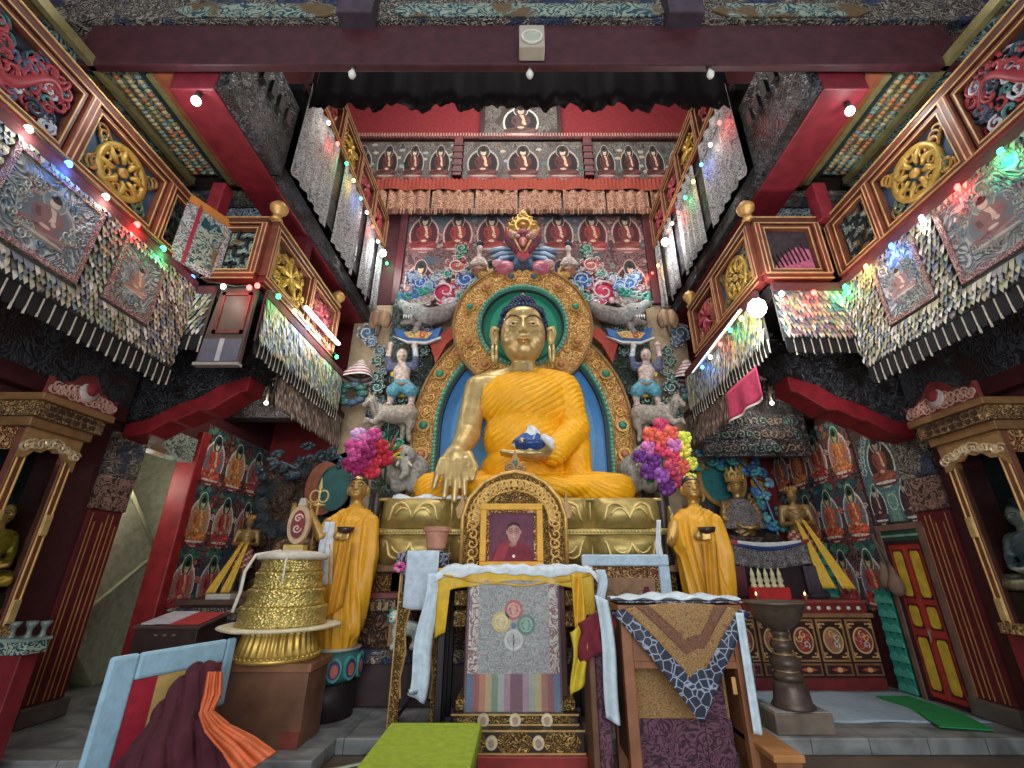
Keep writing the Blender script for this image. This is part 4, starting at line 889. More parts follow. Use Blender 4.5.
for s, w in ((-1,'left'),(1,'right')):
    fu = lambda u: u if s < 0 else 1048-u
    cloud('cloud_carving', 'pink and white cloud scroll carved beside the %s shoulder of the head ring' % w, [(fu(445),293,14,PK,C(226,190,200),s),(fu(460),286,7,C(206,90,110),WH,-s),(fu(452),304,8,WH,PK,s)])
    cloud('cloud_carving', 'blue cloud scroll curling at the outer edge of the %s carvings' % w, [(fu(420),284,8,BL,C(180,206,226),s),(fu(428),287,7,C(110,160,206),BL,-s),(fu(413),278,6,C(150,190,220),BL,s)], y=8.6)
    cloud('cloud_carving', 'coral red cloud scroll high on the %s side of the carvings' % w, [(fu(457),267,10,C(190,96,84),C(206,150,140),s),(fu(448),275,5,TL,C(150,190,180),s)])
    cloud('cloud_carving', 'blue and teal cloud scroll touching the head ring on the %s' % w, [(fu(466),281,9,C(60,104,176),C(130,170,206),-s),(fu(475),290,8,TL,C(140,196,180),s),(fu(464),298,6,TL,C(96,170,150),s)], y=8.6)
    # makara: grey-white serpent body, head with upturned snout
    o0 = T(fu(424), 317, 8.55); o = thing('makara_carving', 'grey sea-monster carving with upturned snout on the %s pillar of the throne back' % w, 'carving', tuple(o0))
    V = lambda u, v, d=0.: tuple(T(fu(u), v+5, 8.55+d)-o0)
    g2 = C(132,120,114)
    sculpt('body', [K(V(458,300,.1),.12,V(446,308),.19,g2), K(V(446,308),.19,V(430,312),.2,g2), K(V(430,312),.2,V(420,309),.19,C(150,146,140)), E(V(414,306,-.1),(.24,.2,.18),C(170,172,168)), K(V(410,304,-.15),.12,V(401,298,-.15),.09,C(186,196,190)), K(V(401,298,-.15),.09,V(399,288,-.12),.05,TL), K(V(412,316,-.15),.08,V(402,318,-.15),.05,g2), K(V(420,318,-.05),.07,V(414,328,-.1),.08,g2)], .03, BUSY, o, 2)
    q = MB(C(226,226,214)); q.ball(V(411,303,-.28),.05,C(226,226,214),1); q.ball(V(410.6,303,-.32),.025,C(24,24,30),1)
    tq_ = MB(C(230,226,210))
    for k in range(4): tq_.tube([V(404+k*2.4,310,-.26),V(403.6+k*2.4,313.5,-.28)],[.022,.006],C(230,226,210),5)
    tq_.build('teeth', GLOSS, o, True)
    q.build('eye', GLOSS, o, True)
    q = MB(TL)
    for k in range(5): q.swirl(*[V(404+k*6,296-k*1.5)[i] for i in (0,2)],.1,1.3,.035,0,R.choice([TL,C(150,190,180),BL]),k,s)
    q.v = [Vector((v.x, -v.z-.15, v.y)) for v in q.v]; q.build('mane', GLOSS, o, True)
    # lotus-shell bud
    o = cloud('shell_carving', 'tan shell-like bud carved beside the %s sea-monster' % w, [(fu(424),300,8,C(190,160,150),C(170,140,130),s),(fu(418),302,5,WH,C(190,160,150),s)], y=8.5)
    o0 = T(fu(380), 322, 8.6); o = thing('lotus_carving', 'tan lotus bud carving at the outer edge on the %s' % w, 'carving', tuple(o0)); q = MB(C(150,116,84))
    for k in range(5): a = (k-2)*.5; q.ball((.17*math.sin(a),-.04*(k % 2),.1*math.cos(a)),(.1,.08,.22),R.choice([C(160,124,90),C(140,104,76)]),2)
    q.tube([(0,0,-.1),(.02*s,0,-.35)],[.06,.03],C(96,76,60)); q.build('petals', PAINT, o, True)
    # blue foliage
    cloud('foliage_carving', 'dusky blue leaf scroll on the outer %s wall' % w, [(fu(368),334,8,C(84,110,140),C(70,90,110),s),(fu(372),343,5,C(100,124,150),C(70,90,120),-s)], y=8.8)
    # painted tray carried by the youth
    o0 = T(fu(418), 338, 8.5); o = thing('painted_bracket', 'blue and gold painted crescent bracket held up by the youth on the %s' % w, 'carving', tuple(o0)); q = MB(); q.frame((0,0,0),(1,0,0),(0,0,1))
    q.prism([(-.5,.22),(-.46,.05),(-.2,-.1),(.2,-.12),(.42,-.02),(.5,.25),(.2,.12),(-.2,.12)],-.12,.05,C(56,104,170)); q.prism([(-.3,.1),(-.2,-.03),(.2,-.05),(.32,.08),(0,.13)],.05,.08,C(206,160,90)); q.swirl(-.12,.03,.09,1.3,.02,.08,C(226,196,120)); q.swirl(.12,.03,.09,1.3,.02,.08,C(190,90,60))
    q.prism([(-.52,.02),(-.2,-.15),(.2,-.17),(.5,-.04),(.5,.0),(.2,-.12),(-.2,-.1)],.0,.07,C(206,206,200)); q.build('tray', PAINT, o)
    q = MB(C(176,66,50)); q.frame((0,.12,0),(1,0,0),(0,0,1)); q.prism([(-s*.25,-.1),(-s*.62,.28),(-s*.95,.25),(-s*.6,-.1),(-s*.4,-.55)][::(-1 if s < 0 else 1)],-.05,.05); q.build('red_drape', CLOTH, o)
    # youth with raised arms
    def seg(u): return fu(u)
    o0 = T(fu(401), 405, 8.45); o = thing('youth_carving', 'painted carving of a bare-chested youth in blue shorts holding up the bracket, %s side' % w, 'figure', tuple(o0))
    J = lambda u, v, d=0.: tuple(T(fu(u), v, 8.45+d)-o0)
    sk, sh = C(206,180,166), C(84,156,176)
    sculpt('body', [E(J(402,373),(.17,.14,.22),sk), E(J(402,380),(.16,.13,.14),sk), K(J(402,366),.08,J(402,360),.07,sk), E(J(402,355.5,-.03),(.115,.12,.145),sk), E(J(402,356,-.15),(.025,.03,.03),sk), K(J(396,366),.085,J(389.5,368,.0),.09,C(84,92,120)), K(J(389.5,368),.08,J(388,358),.065,C(84,92,120)), K(J(388,358),.062,J(390,348),.055,sk), E(J(390.5,345),(.07,.06,.08),sk),
        K(J(408,366),.085,J(414,367),.09,C(84,92,120)), K(J(414,367),.08,J(416,358),.065,C(84,92,120)), K(J(416,358),.062,J(415,349),.055,C(196,206,214)), E(J(414.5,346),(.07,.06,.08),sk),
        K(J(400,386),.15,J(393,391,-.05),.14,sh), K(J(405,386),.15,J(411,391,-.05),.14,sh), K(J(393,391,-.05),.1,J(391,398),.075,sk), K(J(391,398),.075,J(390,403),.06,sk), E(J(388.5,405,-.06),(.09,.12,.05),sk), K(J(411,391,-.05),.1,J(412,398),.075,sk), K(J(412,398),.075,J(411,403.5),.06,sk), E(J(411,405.5,-.06),(.08,.12,.05),sk), E(J(398,378,-.1),(.06,.05,.04),sk), E(J(406,378,-.1),(.06,.05,.04),sk)], .022, BUSY, o, 2)
    q = MB(C(50,44,46)); q.ball(J(402,353,.02),(.125,.12,.11),C(84,84,84)); q.build('hair', PAINT, o, True)
    q = MB(C(30,26,28))
    for du in (-2,2): q.ball(J(402+du,355.5,-.14),(.018,.012,.012),None,1)
    q.ball(J(402,359,-.14),(.035,.012,.012),C(170,70,70),1); q.build('face', PAINT, o, True)
    q = MB(C(206,160,60)); q.ball(J(393,372,.08),(.05,.05,.12),C(226,190,90)); q.build('scarf_end', CLOTH, o, True); q = MB(C(206,160,60)); q.ball(J(403,393,.1),(.2,.06,.1),C(206,160,60)); q.build('scarf_end', CLOTH, o, True); q = MB(); q.tube([J(396,383,-.12),J(402,384.5,-.16),J(408,383,-.12)],.03,C(150,110,70)); q.build('sash', CLOTH, o, True)
    # leaf spray behind
    cloud('foliage_carving', 'green leaf spray carved between youth and goat on the %s' % w, [(fu(401),401,5,DKGREEN,C(60,110,90),s),(fu(378),388,6,C(54,100,90),C(40,80,80),s),(fu(376),378,5,C(60,110,100),C(44,70,80),-s)], y=8.7)
    # stone grey horned animal the youth stands on
    o0 = T(fu(392), 425, 8.4); o = thing('goat_carving', 'grey horned goat-like animal carved under the youth, facing outward on the %s' % w, 'animal', tuple(o0))
    J = lambda u, v, d=0.: tuple(T(fu(u), v, 8.4+d)-o0)
    gg = C(164,150,134)
    pr = [K(J(408,414),.2,J(393,415),.19,gg), K(J(393,415),.19,J(381,413),.18,gg), K(J(379,412),.15,J(373,404,-.05),.1,gg), E(J(371,401,-.08),(.12,.1,.1),gg), K(J(370,402,-.12),.075,J(364,405,-.16),.055,gg), K(J(373,398,-.04),.03,J(374.5,391),.015,gg), K(J(370,397,-.1),.03,J(369,390),.015,gg), K(J(374,400,.04),.03,J(378,398),.02,gg),
        K(J(409,418),.14,J(411,425),.09,gg), K(J(411,425),.085,J(408,431),.055,gg), K(J(408,431),.055,J(409,440),.05,gg), K(J(403,419,.15),.12,J(403,428,.15),.07,gg), K(J(403,428,.15),.06,J(402,440,.15),.05,gg),
        K(J(380,417,-.1),.1,J(374,423,-.18),.06,gg), K(J(374,423,-.18),.055,J(366,419,-.2),.045,gg), K(J(366,419,-.2),.04,J(364,423,-.2),.045,gg), K(J(383,418,.1),.1,J(377,428,.08),.06,gg), K(J(377,428,.08),.05,J(371,429,.05),.045,gg), K(J(411,412),.05,J(413,424,.1),.03,gg)]
    sculpt('body', pr, .026, BUSY, o, 2)
    q = MB(C(110,100,96))
    for k in range(7): q.ball(J(375.5+k*.5,402+k*2.1,-.14),(.05,.06,.045),C(140,126,116),1)
    q.build('mane', PAINT, o, True); q = MB(C(28,26,28)); q.ball(J(369,401.5,-.18),.022,None,1); q.build('eye', GLOSS, o, True)
    # elephant below
    o0 = T(fu(402), 462, 8.3); o = thing('elephant_carving', 'pale grey elephant carved at the foot of the throne back on the %s' % w, 'animal', tuple(o0))
    J = lambda u, v, d=0.: tuple(T(fu(u), v, 8.3+d)-o0)
    eg = C(170,168,160)
    sculpt('body', [K(J(414,470,.2),.3,J(398,470,.2),.32,eg), E(J(402,456,-.15),(.25,.2,.22),eg), K(J(404,462,-.3),.12,J(406,472,-.4),.08,eg), K(J(406,472,-.4),.08,J(401,478,-.42),.05,eg), E(J(392,457,-.05),(.15,.05,.17),eg), E(J(411,458,-.05),(.13,.05,.17),eg), K(J(398,474),.15,J(398,486),.14,eg), K(J(412,474),.15,J(413,486),.14,eg)], .03, BUSY, o, 2)
    q = MB(C(70,66,66)); q.ball(J(398.5,455,-.34),.03,None,1); q.ball(J(406,455,-.34),.03,None,1); q.build('eye', GLOSS, o, True)
    q = MB(C(226,220,200)); q.tube([J(399,462,-.34),J(396,466,-.5)],[.035,.012]); q.tube([J(408,462,-.34),J(412,466,-.5)],[.035,.012]); q.build('tusk', GLOSS, o, True)
    q = MB(C(64,150,140)); q.swirl(0,0,.1,1.4,.03,0,C(64,150,140)); q.v = [Vector((v.x+J(403,450)[0], -v.z-.42, v.y+J(403,450)[2])) for v in q.v]; q.build('head_ornament', GLOSS, o, True)
    # striped parasol-like flower and dark foliage
    o0 = T(fu(360), 374, 8.5); o = thing('parasol_carving', 'pink and white striped drooping flower carved at the outer %s edge' % w, 'carving', tuple(o0)); q = MB()
    q.grid(24,8,lambda u,t: ((.08+.28*t**.7)*math.cos(u*2*PI)+s*.06*t,(.08+.24*t**.7)*math.sin(u*2*PI),.22-.34*t+.03*math.sin(u*16)*t),lambda u,t: C(206,196,190) if int(t*8) % 2 else C(150,72,84)); q.ball((0,0,.22),.1,C(196,180,170)); q.build('bloom', PAINT, o, True)
    q = MB()
    for k in range(9): a = k*.7; q.ball((.22*math.cos(a)+.1*s,-.05,-.45+.2*math.sin(a)),(.14,.05,.09),R.choice([C(44,84,80),C(54,104,92),C(70,90,120)]),1)
    q.tube([(0,0,.1),(0,.1,-.5)],.03,C(70,80,70)); q.build('leaves', PAINT, o, True)
    # small seated attendant near the top
    o0 = T(fu(479), 266, 8.55); o = thing('attendant_carving', 'small pale snake-spirit figure carved among the clouds at upper %s' % w, 'figure', tuple(o0))
    J = lambda u, v, d=0.: tuple(T(fu(u), v, 8.55+d)-o0)
    sculpt('body', [E(J(479,262),(.11,.09,.15),C(190,170,160)), E(J(480,249,-.03),(.08,.08,.1),C(206,186,176)), K(J(479,257),.06,J(480,252),.05,sk), K(J(476,259),.05,J(471,264,-.1),.04,sk), K(J(471,264,-.1),.04,J(477,263,-.2),.035,sk), K(J(483,259),.05,J(487,265,-.1),.04,sk), K(J(487,265,-.1),.04,J(481,263,-.2),.035,sk), E(J(479,272),(.2,.12,.13),C(150,96,70)), K(J(482,275),.11,J(490,277),.06,C(206,150,60)), K(J(490,277),.06,J(487,267,.1),.035,C(206,160,60))], .022, BUSY, o, 2)
    q = MB(C(200,160,80)); q.ball(J(480,244),(.09,.09,.06),C(60,70,90)); q.tube([J(480,245),J(480,240)],[.05,.01],C(206,160,80)); q.build('headdress', GILTSOFT, o, True)
    cloud('cloud_carving', 'small green leaf scroll above the coral cloud on the %s' % w, [(fu(462),250,6,C(40,130,96),C(70,160,130),s),(fu(460),257,4,C(50,140,100),C(60,140,120),-s)], y=8.8)
for s, w in ((-1,'left'),(1,'right')):
    b = fr(WHITE, 9.1); a_ = sorted((s*1.9, s*2.95)); b.box((a_[0],2.7,0),(a_[1],7.4,.06)); tag(b.build('carved_backboard', carved('dark leafy carved board', C(40,50,46), C(96,112,98), scale=4, dist=2.4, third=C(92,72,58)), bevel=.01), 'dark leafy carved board behind the %s stack of carved animals' % w, 'carving')
    fu = lambda u: u if s < 0 else 1048-u
    cloud('foliage_carving', 'green and blue leaf scrolls filling the gap beside the %s youth' % w, [(fu(u),v,r,R.choice([C(70,120,100),C(90,120,140),C(120,140,120)]),R.choice([C(44,80,70),C(50,70,90),C(60,90,70)]),R.choice((1,-1))) for u, v, r in ((381,352,5),(378,362,5),(384,372,4),(380,402,5),(416,392,4),(372,414,5),(424,352,5),(383,436,5),(396,446,5),(390,450,4),(378,446,5),(428,332,5))], y=8.95)
    cloud('cloud_carving', 'rose and grey cloud scrolls between sea-monster and mural on the %s' % w, [(fu(u),v,r,c,c2,R.choice((1,-1))) for u, v, r, c, c2 in ((408,290,6,C(190,130,140),C(150,120,130)),(436,280,6,C(150,170,190),C(96,130,160)),(470,274,5,C(120,170,160),C(60,120,120)),(438,300,6,C(206,120,130),C(150,80,96)),(402,304,5,C(110,160,170),C(70,110,120)))], y=8.9)
# garuda at the summit
o0 = T(523, 258, 8.5); o = thing('garuda_carving', 'red bird-headed figure with striped wings and gold crown atop the throne back', 'figure', tuple(o0))
J = lambda u, v, d=0.: tuple(T(u, v, 8.5+d)-o0)
rd = C(150,56,70)
sculpt('body', [E(J(523,247),(.26,.2,.24),rd), E(J(523,236,-.05),(.2,.18,.17),rd), K(J(523,240,-.2),.08,J(523,246,-.3),.04,C(206,120,110)), K(J(516,247),.12,J(508,240),.1,C(120,60,80)), K(J(508,240),.1,J(508,230),.08,rd), K(J(508,230),.08,J(514,235,-.15),.07,C(206,150,120)), K(J(530,247),.12,J(538,240),.1,C(120,60,80)), K(J(538,240),.1,J(538,230),.08,rd), K(J(538,230),.08,J(532,235,-.15),.07,C(206,150,120)), E(J(523,257,-.05),(.16,.14,.16),C(206,80,90)), K(J(519,260),.13,J(514,268,-.05),.1,C(50,76,100)), K(J(527,260),.13,J(532,268,-.05),.1,C(50,76,100)), K(J(523,260),.1,J(523,270),.1,C(60,50,70))], .03, BUSY, o, 2)
q = MB(C(226,180,90)); q.frame(J(523,232,-.1),(1,0,0),(0,0,1))
q.prism([(-.36,-.1),(-.34,.2),(-.12,.5),(0,.68),(.12,.5),(.34,.2),(.36,-.1),(.2,-.02),(-.2,-.02)],-.06,.02,C(206,150,70)); q.ringp(0,.16,.2,.22,.05,.02,C(226,190,100),h1=.06); q.ball((0,.16,.03),(.09,.1,.06),C(190,120,60)); q.ball((0,.52,.02),(.05,.07,.05),C(226,190,110))
for k in range(6): a = .3+k*.5; q.swirl(.26*math.cos(a),.14+.3*math.sin(a),.08,1.2,.02,.02,C(226,180,90),a)
q.build('crown', GILTSOFT, o, True)
q = MB(C(226,220,210))
for sx in (-1,1): q.ball(J(523+sx*5,236,-.2),(.05,.04,.04),C(230,226,214),1); q.ball(J(523+sx*5,236,-.24),(.022,.02,.022),C(20,20,24),1); q.tube([J(523+sx*8,240,-.15),J(523+sx*2,251,-.2)],.025,C(214,170,100),6)
q.build('eyes_and_necklace', GLOSS, o, True)
for sx in (-1,1):
    wg = thing_w = MB(); 
    for k in range(6): wg.tube([J(523+sx*9,250+k*1.6,.12),J(523+sx*22,249+k*2.4,.14),J(523+sx*(36-k*2),250+k*3.6,.12)],[.05,.07,.02],(C(70,104,150) if k % 2 else C(176,200,214)),6)
    wg.build('wing', PAINT, o, True)
    q = MB(PK); p = J(523+sx*18,268,-.05); q.ball(p,(.24,.14,.2),C(190,90,110)); q.ball((p[0]+sx*.16,p[1]-.06,p[2]+.08),(.14,.1,.1),C(214,150,160)); q.ball((p[0]-sx*.1,p[1]-.1,p[2]-.06),(.1,.08,.08),C(206,120,140)); q.build('cloud_foot', GLOSS, o, True)
# ================================================================ high seat, stands and cloths at the front
THX = -.04
th = thing('high_seat', 'tall throne-like seat table with carved gold backrest and patterned stepped base', 'throne', (THX,5.5,-.15))
def tb_(m, a, e, c, nm, bv=.01, p=th): return MB(c).box(a, e).build(nm, m, p, bevel=bv)
tb_(PAINT, (-.72,-.06,0),(.72,1.2,.12), C(150,36,32), 'red_base')
def gold_tier(x, y, z0, z1, nm, n):
    tb_(PAINT, (-x,y,z0),(x,1.2,z1), C(44,24,26), nm)
    b = MB(C(150,120,66)); b.frame((0,y-.002,0),(1,0,0),(0,0,1)); L_ = 2*x/n
    for i in range(n):
        x0 = -x+i*L_; b.prism([(x0+.1,z0+.02),(x0+L_-.1,z0+.02),(x0+L_-.03,(z0+z1)/2),(x0+L_-.1,z1-.02),(x0+.1,z1-.02),(x0+.03,(z0+z1)/2)],0,.012)
    b.build('gilded_panel', SCROLLFINE, th)
    for i in range(1, n):
        b = MB(C(214,196,160)); b.frame((0,y,0),(1,0,0),(0,0,1)); b.ell(-x+i*L_,(z0+z1)/2,.06,.06,0,C(206,190,150),h1=.03); b.ell(-x+i*L_,(z0+z1)/2,.03,.035,.03,C(176,140,120),h1=.045); b.build('boss', GILTSOFT, th)
    b = MB(C(190,150,80)); b.box((-x-.005,y-.012,z0),(x+.005,y,z0+.015)); b.box((-x-.005,y-.012,z1-.015),(x+.005,y,z1)); b.build('gold_edge', GILTSOFT, th)
gold_tier(.7, .0, .12, .32, 'lower_step', 3); gold_tier(.66, .14, .32, .42, 'middle_step', 4)
tb_(SCROLLFINE, (-.64,.24,.42),(.64,1.2,.52), WHITE, 'upper_step'); tb_(PAINT, (-.58,.34,.52),(.58,1.2,1.74), C(84,30,34), 'body')
for z in (1.2,1.42): tb_(SCROLLFINE, (-.72,.36,z),(.72,1.18,z+.16), WHITE, 'carved_ledge')
tb_(TIMBER, (-.88,.26,1.74),(.88,1.25,1.81), C(90,60,40), 'table_top')
for x in (-.84,.84):
    for y in (.34,1.1): tb_(PAINT, (x-.04,y-.04,.15 if y > .4 else 0),(x+.04,y+.04,1.74), C(26,22,24), 'leg')
b = fr(C(206,150,70), 1.22); b.prism([(-.76,1.8),(.7,1.8),(.7,2.5),(.62,2.75),(.42,2.98),(.2,3.1),(-.02,3.14),(-.24,3.1),(-.48,2.98),(-.68,2.75),(-.76,2.5)],0,.1); bk = b.build('backrest', SCROLLFINE, th, bevel=.01)
b = fr(C(214,166,84), 1.22)
b.tube([(-.76,1.8,.1),(-.76,2.5,.1),(-.68,2.75,.1),(-.48,2.98,.1),(-.24,3.1,.1),(-.02,3.14,.1),(.2,3.1,.1),(.42,2.98,.1),(.62,2.75,.1),(.7,2.5,.1),(.7,1.8,.1)],.03)
for i in range(40):
    a = PI*i/39; b.swirl(-.03+.56*math.cos(a),2.45+.5*math.sin(a),.09,1.3,.022,.1,None,a*3,1 if i % 2 else -1)
for sx in (-1,1):
    for k in range(6): b.swirl(-.03+sx*.58,1.9+k*.12,.08,1.3,.02,.1,None,k,sx)
b.build('carved_scrolls', GILTSOFT, bk, True)
b = fr(C(150,112,62), 1.2)
for x, z in ((-.78,2.62),(.72,2.62)): b = fr(C(150,112,62), 1.2); b.prism([(x-.05,z-.14),(x+.05,z-.14),(x+.09,z),(x+.03,z+.08),(x,z+.26),(x-.03,z+.08),(x-.09,z)],-.04,.05); b.build('finial', GILTSOFT, bk)
b = fr(C(150,112,62), 1.2); b.prism([(-.16,3.1),(.12,3.1),(.14,3.2),(.06,3.26),(-.02,3.48),(-.1,3.26),(-.18,3.2)],-.04,.06); b.swirl(-.1,3.2,.07,1.3,.02,.06); b.swirl(.06,3.2,.07,1.3,.02,.06,None,0,-1); b.build('finial', GILTSOFT, bk)
b = fr(C(80,110,90), 1.2); b.ball((-.02,3.27,.03),(.06,.07,.05)); b.build('green_jewel', GLOSS, bk, True)
# framed portrait on the seat
o = thing('portrait', 'framed photograph of a smiling monk in maroon robe and glasses, yellow cloth around the frame', 'portrait', (-.1,6.3,1.69))
b = fr(C(226,164,30)); 
b.rim(-.42,-.02,.42,.8,.085,-.03,.03)
b.build('yellow_cloth_border', SATIN, o, bevel=.012)
b = fr(C(140,70,60))
b.rim(-.335,.02,.335,.715,.04,-.03,.02)
b.build('inner_frame', SCROLLRED, o)
b = fr(C(112,62,82)); b.box((-.296,.06,-.03),(.296,.676,0)); ph = b.build('photograph', MATTE, o)
b = fr(WHITE); mz = C(128,44,64)
b.poly([(-.29,.06),(.29,.06),(.25,.22),(.16,.3),(.08,.33),(-.06,.33),(-.16,.28),(-.23,.18)],.002,mz); b.poly([(-.25,.07),(-.1,.07),(.0,.33),(-.06,.33),(-.16,.28)],.003,C(156,56,74)); b.poly([(.03,.33),(.08,.33),(.06,.26),(.0,.24),(-.04,.28)],.0035,C(150,110,100))
b.ell(.03,.42,.085,.125,.004,C(186,140,124),20); b.poly([(-.01,.34),(.07,.34),(.06,.27),(.01,.27)],.0038,C(176,128,112)); b.ell(-.06,.43,.015,.03,.0038,C(176,128,112)); b.ell(.118,.43,.015,.03,.0038,C(176,128,112))
b.poly([(-.055,.46),(-.05,.52),(.0,.555),(.06,.555),(.108,.52),(.115,.46),(.1,.5),(.03,.525),(-.03,.5)],.005,C(60,44,46))
for x in (-.008,.068): b.ringp(x,.435,.032,.026,.005,.006,C(60,44,40)); b.ell(x,.437,.012,.007,.006,C(50,36,36),10); b.poly([(x-.024,.47),(x+.024,.474),(x+.02,.48),(x-.02,.478)],.006,C(90,64,56))
b.poly([(.024,.44),(.036,.44),(.043,.395),(.017,.395)],.0055,C(206,160,140)); b.poly([(-.01,.375),(.03,.368),(.07,.375),(.03,.35)],.006,C(150,84,84)); b.poly([(.0,.372),(.06,.372),(.03,.36)],.0065,C(226,214,206)); b.ell(.03,.13,.02,.02,.006,C(226,220,220))
b.build('portrait_figure', MATTE, ph)
# yellow cloth over the seat table
def drop_cloth(name, label, x0, x1, y0, y1, z, dropf, c, m=SATIN, n=60, wig=.018, cat='cloth', th_=.008):
    """cloth lying on a table: top then a front fall of dropf(u) length"""
    def f(u, t):
        x = x0+(x1-x0)*u
        if t < .5: return (x, y1+(y0-y1)*t*2, z+.006*math.sin(x*13+t*9))
        k = (t-.5)*2; return (x, y0-.02-wig*math.sin(x*21)*k-.01*k, z-dropf(u)*k)
    o = MB(c).grid(n,20,f).build(name, m, smooth=True, solid=th_); return tag(o, label, cat)
dy = lambda u: .16+.14*abs(2*u-1)**6+.03*math.sin(u*9)+(.42 if u < .07 or u > .945 else 0)
o = thing('yellow_cloth', 'bright yellow satin cloth draped over the tall seat table', 'cloth', (0,0,0))
drop_cloth('top_fall', '', THX-.9, THX+.9, 5.7, 6.3, 1.675, dy, C(226,176,20)).parent = o
for k in ('label','category'): del o.children[0][k]
b = MB(C(206,156,16)); b.tube([(THX-.84+1.7*i/20, 5.665-.012*math.sin(i*2), 1.6-.1*math.sin(PI*i/20)+.01*math.sin(i)) for i in range(21)], .014); b.build('fold', SATIN, o, True)
def wsc(u, t):
    x = THX-.93+1.88*u; e = abs(2*u-1); q = max(0,.45-t)/.45; return (x, 5.655-.012*math.sin(x*17)*q+.3*max(0,t-.35), 1.705+.012*math.sin(x*11+t*4)+.008*math.sin(x*31)-(.1+.02*math.sin(x*6))*q-.12*max(0,e-.9)*8)
o = thing('white_scarf', 'long white ceremonial scarf laid over the yellow cloth, falling at both ends', 'scarf', (0,0,0))
MB(C(214,224,230)).grid(70,12,wsc).build('top_run', CLOTH, o, True, solid=.014)
MB(C(196,214,226)).grid(8,26,lambda u,t: (THX-.86+.02*math.sin(t*9)-.13*t+.02-(.18*u), 5.7-.05*u+.02*math.sin(u*9+t*3), 1.62-1.28*t+(.1*u if t > .95 else 0))).build('left_fall', CLOTH, o, True, solid=.008)
MB(C(196,214,226)).grid(8,20,lambda u,t: (THX+.94+.1*u+.02*math.sin(t*8), 5.7-.03*u+.02*math.sin(u*9+t*5), 1.66-.55*t)).build('right_fall', CLOTH, o, True, solid=.008)
# silver brocade antependium with rainbow hem under clear film
o = thing('altar_cloth', 'silvery brocade front cloth with coloured discs and rainbow hem under clear film', 'cloth', (THX-.02,5.68,0))
b = fr(C(176,176,170)); b.box((-.4,.62,-.02),(.4,1.55,0)); b.build('silver_field', carved('silver grey brocade', C(112,114,114), C(156,156,152), scale=12, dist=1.5, rough=.55, bump=.15), o)
b = fr(WHITE)
for sx in (-1,1): b.box((sx*.4 if sx > 0 else -.5,.62,-.02),(.5 if sx > 0 else -.4,1.55,.004))
b.build('red_side_border', carved('red and silver border', C(120,44,56), C(190,180,170), scale=7, dist=1.5, bump=.15), o)
b = fr(WHITE)
for x, z, c, c2 in ((.0,1.24,C(176,60,54),C(214,150,130)),(.14,1.09,C(44,110,90),C(130,170,150)),(-.14,1.12,C(196,170,90),C(214,196,140)),(.0,.94,C(190,190,186),C(166,166,164))):
    b.ell(x,z,.105,.105,.001,c); b.ringp(x,z,.075,.075,.02,.003,c2); b.ell(x,z,.03,.05,.004,c2); b.swirl(x-.04,z,.035,1.2,.007,.004,c2); b.swirl(x+.04,z,.035,1.2,.007,.004,c2,0,-1)
b.ell(0,1.08,.03,.03,.003,C(50,90,130)); b.box((-.006,.78,.001),(.006,1.0,.004),C(120,130,130))
for i in range(5):
    for sx in (-1,1): b.ringp(sx*.33,.72+i*.16,.035,.05,.01,.001,C(140,146,146)); b.box((sx*.33-.03,.79+i*.16,.001),(sx*.33+.03,.8+i*.16,.003),C(150,110,110))
for i in range(7): b.ringp(-.27+.09*i,1.46,.03,.04,.008,.001,C(130,140,140)); b.swirl(-.24+.08*i,.68,.03,1.2,.006,.001,C(150,150,150),i)
b.build('embroidered_discs', SATIN, o)
b = fr(WHITE); cs = [C(44,84,130),C(140,40,44),C(176,100,54),C(176,146,90),C(90,126,96),C(150,150,140),C(150,110,130),C(104,24,60),C(104,24,60),C(150,110,130),C(140,150,130),C(170,150,90),C(160,80,56),C(130,44,56),C(60,100,140)]
for i, c in enumerate(cs): b.box((-.5+i/15,.28,-.02),(-.5+(i+1)/15,.62,.006+.004*(i % 2)), c)
b.build('rainbow_hem', SATIN, o)
b = fr(WHITE); b.grid(20,24,lambda u,t: (-.52+1.04*u,.26+1.3*t,.03+.012*math.sin(u*17+t*9)*math.sin(t*13))); b.build('plastic_film', FILM, o, True)
# tall gilded stand on the left with pot, print cloth and folded scarf
o = thing('tall_stand', 'tall narrow stand with gilded carved legs beside the white scarf', 'stand', (-1.19,6.3,0))
b = MB(C(130,90,50)); b.box((-.3,-.2,1.78),(.3,.2,1.84)); b.build('top', TIMBER, o, bevel=.008)
for x, sx in ((-.28,1),(.28,-1)):
    b = fr(C(150,104,52), -.18); b.prism([(x,0),(x+sx*.1,0),(x+sx*.1,.3),(x+sx*.08,.5),(x+sx*.12,.75),(x+sx*.09,1.0),(x+sx*.13,1.2),(x+sx*.25,1.32),(x+sx*.28,1.4),(x,1.4)][::sx],-.03,.02); l = b.build('leg', SCROLLFINE, o)
    b = fr(C(190,140,76), -.18); b.box((x-.015 if sx > 0 else x,0,-.035),(x if sx > 0 else x+.015,1.8,.03)); b.tube([(x+sx*.11,.3,.02),(x+sx*.09,.5,.02),(x+sx*.13,.75,.02),(x+sx*.1,1.0,.02),(x+sx*.14,1.2,.02),(x+sx*.28,1.33,.02)],.014); b.build('gold_edge', GILTSOFT, l)
    MB(C(30,24,24)).box((x-.03+.0,.12,0),(x+.03,.18,1.78)).build('leg', PAINT, o); MB(C(150,110,64)).box((x-.02,-.19,1.38),(x+.02,-.15,1.78)).build('upright', TIMBER, o)
MB(C(30,24,24)).tube([(-.25,.1,.05),(.0,0,.35),(.25,.1,.1)],.02).build('brace', PAINT, o)
